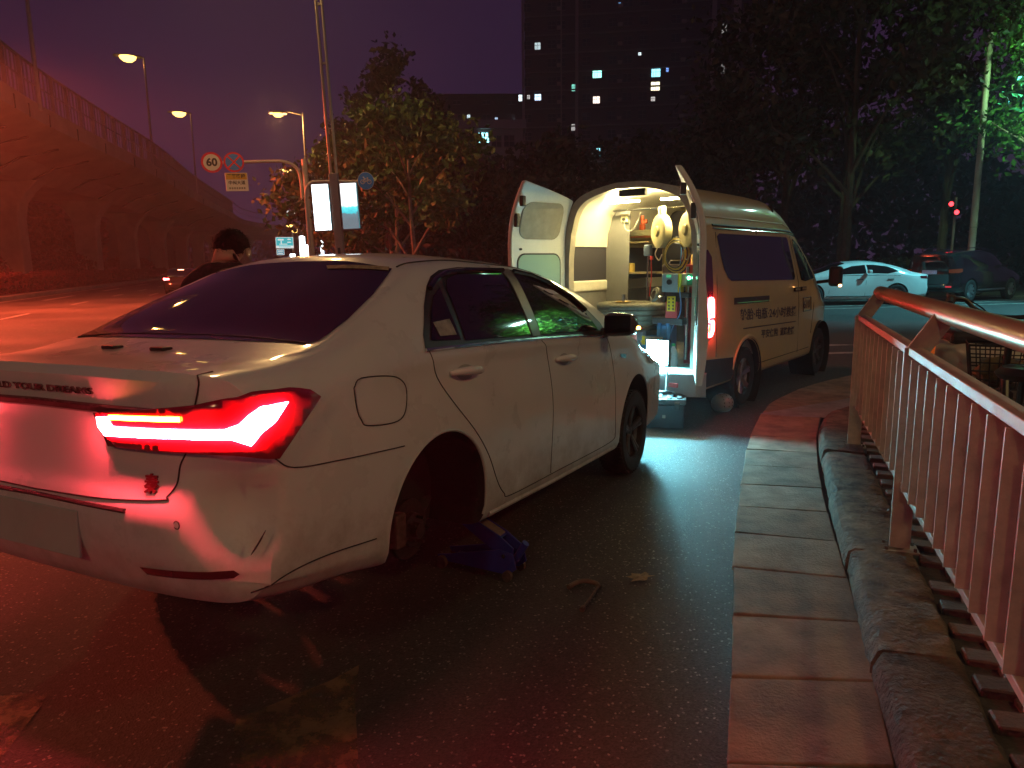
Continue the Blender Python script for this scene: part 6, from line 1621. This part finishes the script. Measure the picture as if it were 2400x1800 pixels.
# distant mass of trees closing the horizon
rr = random.Random(77); pts = []
for k in range(15000):
    x = rr.uniform(-9, 90); y = 62 + .10 * abs(x) + rr.uniform(0, 10)
    h = 7 + 2.5 * math.sin(x * .21) + 1.6 * math.sin(x * .63) + (4 if x > 25 else 0)
    pts.append((x, y, h * rr.random() ** .7))
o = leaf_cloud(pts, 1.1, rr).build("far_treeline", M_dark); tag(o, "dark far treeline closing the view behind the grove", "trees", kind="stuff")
# low shrubs at the foot of the grove
rr = random.Random(78); pts = []
for k in range(7000):
    x = rr.uniform(-8, 34); pts.append((x, 37 + .06 * x + rr.gauss(0, .7), 1.5 * rr.random() ** .8))
o = leaf_cloud(pts, .3, rr).build("undergrowth", M_dark); tag(o, "dark undergrowth along the foot of the grove", "shrubs", kind="stuff")
# ================================================================== buildings
M_tow = mat("tower_render", (.10, .055, .055), .8, var=.25, vscale=.2)
M_pil = mat("tower_pilaster", (.46, .37, .31), .75, var=.2, vscale=.3)
M_pane = mat("unlit_pane", (.02, .018, .022), .15, coat=.3)
M_wfr = mat("window_frame_grey", (.22, .17, .16), .6)
pane_me = MB().box((0, 0, 0), (1.3, .06, 1.35)).mesh("window"); pane_me.materials.append(M_pane)
frame_me = MB().box((0, 0, 0), (.07, .08, 1.35)).box((0, 0, 0), (1.3, .08, .06)).box((0, 0, .68), (1.4, .14, .08)).box((0, 0, -.70), (1.46, .18, .10)).mesh("frame"); frame_me.materials.append(M_wfr)
LIT = {}
def lit_mat(c, s): 
    return emis("lit_window_%d" % int(c[0] * 999 + c[1] * 99 + c[2] * 9 + s * 7), c, s)
def building(name, label, loc, rz, W, D, H, cols, z0, rows, dz, pil=(), wall=None, lit=(), group=None):
    t = thing(name, label, "building", loc, rz, group)
    MB().box((0, D / 2, H / 2), (W, D, H)).build("wall", wall or M_tow, t)
    MB().box((0, D / 2, H + .5), (W + .8, D + .8, 1.0)).build("roof_slab", wall or M_tow, t)
    for x, w_, h in pil: MB().box((x, -.35, h / 2), (w_, .7, h)).build("pilaster", M_pil, t)
    nb = int((H - z0 + 4) / dz)
    if H > 40:
        for j in range(min(nb, 12)): MB().box((0, -.12, z0 - 1.5 + j * dz), (W, .24, .22)).build("floor_band", M_wfr, t)
        for j in range(10):
            for x in cols[1::3]: MB().box((x + 1.25, -.32, z0 - .5 + j * dz), (.75, .42, .55)).build("air_conditioner", M_pil, t)
    for (x, z, w_, h, c, s) in lit:
        me = MB().box((0, 0, 0), (w_, .08, h)).mesh("lit_window"); me.materials.append(lit_mat(c, s))
        o = bpy.data.objects.new("lit_window", me); COL.objects.link(o); o.parent = t; o.location = (x, -.02, z)
        fm = MB().box((0, -.06, 0), (.05, .04, h)).box((0, -.06, h * .12), (w_, .04, .05)).box((-w_ * .27, -.06, -h * .2), (.04, .04, h * .6)).box((0, 0, -h / 2 - .06), (w_ + .2, .22, .10)).mesh("frame"); fm.materials.append(M_wfr)
        f = bpy.data.objects.new("frame", fm); COL.objects.link(f); f.parent = o
    for j in range(rows):
        for x in cols:
            z = z0 + j * dz
            if any(abs(x - q[0]) < 1.35 and abs(z - q[1]) < 1.6 for q in lit): continue
            o = bpy.data.objects.new("window", pane_me); COL.objects.link(o); o.parent = t; o.location = (x, -.0, z)
            f = bpy.data.objects.new("frame", frame_me); COL.objects.link(f); f.parent = o; f.location = (0, -.03, 0)
    return t
MINT = (.30, 1, .80); CYAN = (.28, .85, 1); COOL = (.75, .95, 1); CREAM = (1, .93, .60); WARM = (1, .85, .72); DIM = (.65, .62, .60); BLU = (.55, .75, 1)
# main tower at about 130 m; local x along its front
TA = Vector((16.5, 128.6, 0)); ra = R(-7.3)
# picture measurements turned into front-plane metres beforehand
lit = [(-11.6, 37.4, .95, 1.10, COOL, .9), (-14.4, 29.2, .95, 1.0, COOL, 3.2), (-13.2, 29.3, .45, .65, DIM, 1.2), (-11.6, 29.2, 1.05, 1.0, BLU, 2.6), (-1.6, 32.6, 1.45, 1.35, MINT, 3.2), (-5.4, 30.5, .9, 1.1, MINT, 1.0), (-1.7, 28.4, 1.1, 1.1, WARM, 2.2), (8.1, 32.3, 1.4, 1.25, CYAN, 2.8), (8.05, 30.2, 1.4, 1.35, CREAM, 2.6), (7.7, 28.2, .65, .7, DIM, 1.2), (5.4, 35.4, .45, .45, COOL, 2.2), (9.95, 32.7, .35, .6, (.2, .4, 1), 2.2), (-5.45, 24.1, .9, 1.05, DIM, .9), (-1.65, 19.9, 1.3, 1.35, CYAN, 2.4), (-1.65, 15.8, 1.1, 1.2, WARM, .5), (2.0, 43.3, .35, .4, (.2, .5, 1), 1.8)]
building("tower_block", "dark high-rise tower with scattered lit windows above the grove", TA, ra, 27.5, 16, 68, [-14.4 + 1.0, -9.2, -7.6, -3.4, .9, 3.4, 6.0, 11.2], 19.9, 9, 2.95, [(-14.05, .38, 68), (-5.0, .5, 68), (-7.6, .18, 68)], None, lit)
TB = Vector((35.0, 125.4, 0)); rb_ = R(-15.5)
lit2 = [(.05, 38.3, .75, 1.7, DIM, .55), (.05, 32.3, .6, 1.5, DIM, .3), (4.9, 36.2, .25, 1.7, BLU, .8), (4.5, 21.4, .7, .5, DIM, .7)]
building("tower_block", "dark high-rise tower with two pale corner pilasters", TB, rb_, 12, 15, 72, [.3, 4.8], 18, 9, 2.95, [(-1.55, .75, 72), (2.0, 1.15, 72)], None, lit2)
M_low = mat("pale_office_wall", (.36, .33, .33), .75, var=.15, vscale=.4)
lit3 = [(.6, 16.2, 1.3, 1.1, (.35, .95, 1), 4.0)]
t = building("office_block", "pale grey office block with a row of top floor openings", (-3.6, 90.0, 0), R(2), 10.5, 12, 17.2, [-3.9, -2.4, -.9, .6, 2.1, 3.6], 11.0, 3, 2.4, (), M_low, lit3)
for x in (-4.7, -3.15, -1.65, -.15, 1.35, 2.85, 4.4): MB().box((x, -.15, 15.9), (.30, .3, 1.9)).build("pier", M_low, t)
lit4 = [(-.9, 28.1, .55, .6, COOL, 1.6), (4.2, 27.4, .5, 1.0, BLU, 1.2), (-.2, 24.2, .7, 1.1, WARM, 2.8), (1.0, 24.0, .7, .9, WARM, 2.6), (-4.6, 22.6, .5, .5, WARM, 1.6), (4.0, 22.5, .4, .5, WARM, 1.4), (-9.6, 17.0, .6, .7, COOL, 1.6)]
building("apartment_block", "unlit apartment block with a few warm windows behind the office block", (-6.5, 140.0, 0), R(2), 24, 14, 31, [-7.5, -3.0, 2.4, 7.0], 18.5, 5, 3.1, (), mat("block_render_dark", (.05, .028, .03), .85), lit4)
t = building("depot_hall", "pale hall with a glazed grid front seen through the viaduct bars", (-62.0, 118.0, 0), R(27), 15, 14, 17.5, [-5.6, -3.4, -1.2, 1.0, 3.2, 5.4], 9.5, 3, 2.6, (), mat("hall_wall", (.13, .11, .11), .8), ())
# ================================================================== other cars
def parked_car(label, T, paint, loc, heading, glass_rows, tail=.25, nose=.3, wheels=((0., .34), (2.75, .34)), rimdark=False, group=None, name="parked_car", half=.80, rear_glow=None, spk=6):
    t = thing(name, label, "car", group=group)
    t.matrix_world = frame_matrix((loc[0], loc[1], loc[2]), R(heading))
    b, sk = sedan_shell("body", T, tail, nose, tuple((x, r, r + .055) for x, r in wheels), 3, M_liner, paint)
    b.parent = t
    for s in (1, -1):
        for nm, rows in glass_rows: patch(sk, [(x, -.8 * s, z) for x, z in rows], .005, .08, (0, -s, .3)).build(nm, M_tint, t, 'all')
        for x, r in wheels: make_wheel(t, (x, -half * s, r), -s, r, .22, spk, dark=rimdark)
        mx = glass_rows[-1][1][-1][0] - .25
        MB().box((mx + .2, -.98 * s, glass_rows[-1][1][-1][1] + .08), (.12, .18, .12)).build("door_mirror", paint, t, bevel=.03)
    return t, sk
COUPE_T = [
    (-.86, .30, .83, (.79, .93), (.72, .98), (.60, 1.00), (.44, 1.01), (.22, 1.02), (0, 1.02)),
    (-.60, .25, .88, (.83, .97), (.77, 1.03), (.70, 1.07), (.60, 1.09), (.3, 1.11), (0, 1.115)),
    (-.2, .2, .90, (.86, 1.0), (.80, 1.10), (.72, 1.19), (.62, 1.24), (.32, 1.27), (0, 1.28)),
    (.35, .19, .905, (.87, 1.0), (.80, 1.17), (.69, 1.33), (.57, 1.38), (.3, 1.41), (0, 1.42)),
    (1.0, .19, .905, (.87, .99), (.79, 1.19), (.67, 1.38), (.55, 1.44), (.3, 1.475), (0, 1.485)),
    (1.6, .19, .905, (.87, .98), (.80, 1.16), (.69, 1.33), (.57, 1.39), (.3, 1.43), (0, 1.445)),
    (2.2, .19, .90, (.87, .96), (.82, 1.06), (.74, 1.14), (.66, 1.18), (.34, 1.23), (0, 1.25)),
    (2.7, .20, .89, (.85, .92), (.80, .97), (.73, 1.0), (.65, 1.02), (.33, 1.05), (0, 1.06)),
    (3.2, .22, .86, (.79, .80), (.72, .85), (.60, .88), (.48, .895), (.24, .91), (0, .915)),
    (3.45, .26, .82, (.72, .72), (.66, .76), (.54, .79), (.43, .80), (.2, .81), (0, .815)),
]
M_wp = mat("cool_white_paint", (.74, .76, .76), .3, var=.06, vscale=2, coat=.5)
t, sk = parked_car("white coupe-roofed sedan parked across the side street under the white lamp", COUPE_T, M_wp, (13.05, 25.5, .0), -86, [("rear_door_window", [(-.10, 1.13), (.30, 1.30), (.75, 1.37), (.98, 1.37), (.95, 1.05), (.3, 1.03)]), ("front_door_window", [(1.03, 1.37), (1.45, 1.33), (1.80, 1.20), (2.10, 1.06), (2.12, 1.0), (1.0, 1.04)])])
for s in (1, -1):
    P = on_surface(sk, [(x, -.8 * s, z) for x, z in ((1.0, 1.03), (1.02, .75), (1.04, .3))], (0, -s, 0), .001); MB().tube(P, .006, 5).build("door_gap", M_seam, t)
    P = on_surface(sk, [(x, -.8 * s, z) for x, z in ((2.15, 1.0), (2.2, .75), (2.22, .4))], (0, -s, 0), .001); MB().tube(P, .006, 5).build("door_gap", M_seam, t)
patch(sk, [(2.2, -.66, 1.17), (2.65, -.60, 1.03), (2.75, 0, 1.04), (2.65, .60, 1.03), (2.2, .66, 1.17), (1.65, .55, 1.39), (1.6, 0, 1.44), (1.65, -.55, 1.39)], .004, .09, (.4, 0, 1)).build("windscreen", M_tint, t, 'all')
patch(sk, [(-.55, -.60, 1.09), (-.2, -.62, 1.22), (.3, -.57, 1.36), (.35, 0, 1.41), (.3, .57, 1.36), (-.2, .62, 1.22), (-.55, .60, 1.09), (-.62, 0, 1.1)], .004, .09, (-.4, 0, 1)).build("rear_window", M_tint, t, 'all')
for s in (1, -1):
    patch(sk, [(3.15, -.80 * s, .72), (3.55, -.60 * s, .66), (3.60, -.45 * s, .70), (3.35, -.66 * s, .77), (3.0, -.82 * s, .82)], .006, .05, (.6, -.8 * s, .2)).build("headlight", mat("lamp_glass"), t, 'all')
    patch(sk, [(-1.05, -.45 * s, .88), (-.95, -.72 * s, .86), (-.78, -.84 * s, .88), (-.78, -.84 * s, .95), (-.95, -.72 * s, .96), (-1.05, -.45 * s, .95)], .008, .05, (-.7, -.7 * s, 0)).build("tail_light", mat("dark_red_lens"), t, 'all')
    for x in (.22, 1.22):
        q = on_surface(sk, [(x, -.9 * s, .86)], (0, -s, 0), .016)[0]; MB().box(q, (.20, .03, .035)).build("door_handle", M_chrome, t, bevel=.01)
    P = on_surface(sk, [(x, -.9 * s, z) for x, z in ((-.1, .98), (.6, 1.005), (1.4, 1.0), (2.1, .975))], (0, -s, 0), .004); MB().tube(P, .010, 6).build("belt_strip", M_chrome, t, True)
    P = on_surface(sk, [(x, -.9 * s, .30) for x in (.45, 1.3, 2.3)], (0, -s, 0), .004); MB().tube(P, .02, 6).build("sill_trim", M_blk, t, True)
SUV_T = [
    (-.80, .36, .90, (.86, 1.10), (.83, 1.25), (.78, 1.42), (.66, 1.60), (.34, 1.66), (0, 1.67)),
    (-.55, .32, .93, (.89, 1.12), (.85, 1.30), (.79, 1.50), (.68, 1.70), (.35, 1.76), (0, 1.77)),
    (.2, .30, .94, (.90, 1.12), (.86, 1.32), (.79, 1.54), (.68, 1.75), (.35, 1.81), (0, 1.82)),
    (1.2, .30, .94, (.90, 1.11), (.86, 1.32), (.79, 1.54), (.67, 1.76), (.35, 1.82), (0, 1.83)),
    (1.8, .30, .94, (.90, 1.10), (.86, 1.28), (.80, 1.47), (.69, 1.66), (.35, 1.73), (0, 1.75)),
    (2.4, .31, .935, (.89, 1.08), (.86, 1.16), (.80, 1.25), (.72, 1.33), (.36, 1.40), (0, 1.42)),
    (2.8, .32, .93, (.88, 1.06), (.84, 1.10), (.77, 1.14), (.68, 1.17), (.34, 1.20), (0, 1.21)),
    (3.3, .34, .91, (.84, .98), (.79, 1.03), (.68, 1.07), (.55, 1.09), (.27, 1.11), (0, 1.12)),
    (3.6, .38, .88, (.78, .88), (.72, .93), (.60, .97), (.46, .985), (.22, 1.0), (0, 1.0)),
]
M_bp = mat("black_paint", (.012, .012, .014), .16, coat=.7)
t, sk = parked_car("large black SUV parked behind the white coupe-roofed sedan", SUV_T, M_bp, (15.75, 26.6, .0), 58, [("rear_side_window", [(-.45, 1.20), (-.40, 1.52), (.95, 1.58), (.95, 1.20)]), ("front_side_window", [(1.02, 1.20), (1.02, 1.58), (1.6, 1.53), (2.2, 1.26), (2.2, 1.18)])], wheels=((0., .385), (2.9, .385)), half=.83, spk=9)
for s in (1, -1):
    patch(sk, [(-.95, -.60 * s, 1.02), (-.80, -.86 * s, 1.02), (-.62, -.90 * s, 1.05), (-.62, -.90 * s, 1.16), (-.80, -.84 * s, 1.16), (-.95, -.60 * s, 1.14)], .012, .05, (-.8, -.6 * s, 0)).build("tail_light", mat("suv_lens", (.16, .03, .015), .12, coat=.6, emit=(1, .18, .04), estr=.05), t, 'all')
    patch(sk, [(-.98, -.55 * s, .52), (-.9, -.72 * s, .52), (-.9, -.72 * s, .57), (-.98, -.55 * s, .57)], .010, .05, (-.9, -.4 * s, 0)).build("bumper_reflector", mat("suv_reflector", (.6, .03, .03), .2, emit=(1, .05, .08), estr=.5), t, 'all')
    MB().tube([(-.4, -.66 * s, 1.86), (.6, -.67 * s, 1.89), (1.7, -.66 * s, 1.80)], .016, 6).build("roof_rail", M_chrome, t, True)
    vp = on_surface(sk, [(x, -.9 * s, .40) for x in (.45, 1.4, 2.4)], (0, -s, 0), .01); MB().tube(vp, .03, 8).build("side_step", M_alloy, t, True)
patch(sk, [(-1.05, -.26, .98), (-1.05, .26, .98), (-1.05, .26, 1.12), (-1.05, -.26, 1.12)], .012, .06, (-1, 0, 0)).build("licence_plate", mat("plate_blue_pale", (.35, .42, .62), .4, var=.4, vscale=30), t, 'all')
patch(sk, [(-.95, -.62, 1.22), (-.95, .62, 1.22), (-.85, .58, 1.56), (-.85, -.58, 1.56)], .006, .08, (-1, 0, .2)).build("rear_window", M_tint, t, 'all')
# car driving away on the avenue
M_dkp = mat("dark_car_paint", (.03, .025, .03), .2, coat=.6)
t, sk = parked_car("dark sedan driving away on the avenue beside the person", SEDAN_T, M_dkp, (-18.6, 41.5, 0), -18.5, [("rear_door_window", [(.0, 1.06), (.3, 1.33), (.9, 1.37), (.9, 1.05)]), ("front_door_window", [(1.0, 1.37), (1.4, 1.33), (1.8, 1.18), (1.85, 1.05), (1.0, 1.05)])], tail=.32, wheels=((0., .31), (2.67, .31)), rimdark=True, name="driving_car", half=.765)
patch(sk, RG, .004, .1, (-.4, 0, 1)).build("rear_window", M_tint, t, 'all')
for s in (1, -1):
    patch(sk, [(-1.08, -.50 * s, .84), (-1.0, -.78 * s, .82), (-.9, -.84 * s, .86), (-.9, -.84 * s, .94), (-1.08, -.50 * s, .92)], .012, .06, (-.85, -.5 * s, 0)).build("tail_light", emis("far_tail_glow", (1, .06, .06), 60), t, 'all')
patch(sk, [(.0, -.16, 1.34), (.0, .16, 1.34), (.03, .16, 1.36), (.03, -.16, 1.36)], .02, .05, (-.4, 0, 1)).build("high_brake_light", emis("far_high_glow", (1, .35, .2), 18), t, 'all')
for k, (x, y) in enumerate(((-22.6, 76.0), (-31.0, 98.0))):
    t, sk = parked_car(("far car with red tail lights down the avenue", "farthest car on the avenue, a red speck below the direction sign")[k], SEDAN_T, M_dkp, (x, y, 0), -18.5, [("side_window", [(.0, 1.06), (.3, 1.33), (1.4, 1.33), (1.85, 1.05)])], wheels=((0., .31), (2.67, .31)), rimdark=True, name="driving_car", half=.765)
    for s in (1, -1): patch(sk, [(-1.08, -.50 * s, .84), (-1.0, -.78 * s, .82), (-1.0, -.78 * s, .92), (-1.08, -.50 * s, .92)], .012, .06, (-.85, -.5 * s, 0)).build("tail_light", emis("far_tail_glow"  , (1, .06, .06), 60), t, 'all')
# grey scooter half hidden behind the SUV's tail
t = thing("grey_scooter", "pale grey scooter half hidden between the white car and the black SUV", "scooter", (18.9, 30.6, 0), R(-20))
for x in (-.55, .55):
    w_ = bpy.data.objects.new("wheel", None); COL.objects.link(w_); w_.parent = t; w_.location = (x, 0, .25)
    MB().lathe([(.17, -.05), (.23, -.05), (.25, 0), (.23, .05), (.17, .05), (.17, -.05)], axis='Y', n=28).build("tyre", M_rubber, w_, True)
    MB().lathe([(0, -.03), (.17, -.02), (.17, .02), (0, .03)], axis='Y', n=18).build("rim", M_alloy, w_, True)
MB().tube(spline([(-.75, 0, .62), (-.4, 0, .60), (-.1, 0, .40), (.3, 0, .34), (.42, 0, .62), (.36, 0, .95)], 5), [.14] * 26, 12).build("fairing", mat("scooter_grey", (.45, .48, .47), .35, coat=.3), t, True)
MB().tube([(.34, -.28, 1.0), (.36, 0, .98), (.34, .28, 1.0)], .014, 8).build("handlebar", M_bk, t, True)
MB().box((-.40, 0, .74), (.6, .24, .08)).build("seat", mat("seat_black"), t, bevel=.03)
# ------------------------------------------------------------------ white lamp over the side street, red signal, lamp behind the camera
WHT = (.16, .86, 1.0)
t = thing("utility_pole", "pale concrete pole rising into the green tree behind the SUV", "pole", (16.95, 27.13, 0))
MB().cyl((0, 0, 0), (0, 0, 9.3), .13, .09, n=14).build("pole", mat("pole_cream", (.50, .44, .38), .6, var=.2, vscale=3), t, True)
for z in (2.6, 5.2): MB().lathe([(.133, 0), (.133, .05)], (0, 0, z), n=14).build("band", M_pole, t)
t = thing("street_lamp", "white street lamp beside the green tree, outside the view", "street lamp", (19.2, 20.2, 0), group="white street lamp")
MB().cyl((0, 0, 0), (0, 0, 8.6), .11, .07, n=14).build("pole", M_pole, t, True)
MB().tube([(0, 0, 8.5), (-.7, .5, 8.8), (-1.4, 1.0, 8.85)], .05, 8).build("arm", M_pole, t, True)
MB().box((-1.5, 1.1, 8.8), (.75, .3, .12), Matrix.Rotation(R(-35), 3, 'Z')).build("lamp_head", mat("lamp_head_grey"), t, bevel=.03)
MB().box((-1.5, 1.1, 8.72), (.6, .24, .05), Matrix.Rotation(R(-35), 3, 'Z')).build("lamp_lens", emis("white_lens", (.55, 1, .90), 420), t)
add_light("lamp_light", (-1.5, 1.1, 8.45), WHT, 4600, .2, t, 80, (-.50, .16, -.85))
add_light("tree_fill", (-1.5, 1.1, 8.4), (.40, 1, .36), 2400, .2, t, 110, (.45, .78, -.12))  # extra green spot added to brighten the tree
t = thing("traffic_signal", "small red signal lamps hanging beside the pale lamp pole", "traffic signal", (17.3, 29.3, 0))
MB().cyl((.35, .2, 0), (.35, .2, 3.9), .05, n=8).build("post", M_pole, t, True)
for dx, dz in ((0, 3.62), (.24, 3.30)):
    MB().box((dx, 0, dz), (.26, .16, .26)).build("signal_case", M_blk, t, bevel=.02)
    MB().lathe([(0, -.02), (.09, -.02), (.09, 0), (0, 0)], (dx, -.085, dz), axis='Y', n=16).build("red_lens", emis("signal_red", (1, .03, .04), 7), t)
street_lamp("amber street lamp on the pavement behind the viewer", (10.6, -1.9), .1, 8.4, (-1.6, .4), (1, .68, .24), 560, 120, .09, .6)
street_lamp("added deep red lamp outside the view, washing the avenue red", (-21.5, 24.0), 0, 9.2, (1.6, .5), (1, .105, .042), 16500, 200, .10, .7, cut=161)  # unseen lamp added for a red wash over the left side
street_lamp("orange street lamp on the avenue behind the viewer", (-6.5, -10.0), 0, 9.2, (1.6, .5), (1, .60, .28), 800, 200, .10, .7, cut=172)
# ================================================================== haze added for a veil of glow
hz = MB().box((0, 105, 39.5), (420, 270, 83)).build("haze", None)
HM = bpy.data.materials.new("veil_haze"); HM.use_nodes = True; n = HM.node_tree.nodes; l = HM.node_tree.links; n.clear()
ho = n.new("ShaderNodeOutputMaterial"); hv = n.new("ShaderNodeVolumePrincipled")
hv.inputs["Color"].default_value = (.92, .86, .90, 1); hv.inputs["Density"].default_value = .0019; hv.inputs["Anisotropy"].default_value = .55
l.new(hv.outputs[0], ho.inputs["Volume"]); hz.data.materials.clear(); hz.data.materials.append(HM)
tag(hz, "thin haze added for a veil of glow", kind="stuff")
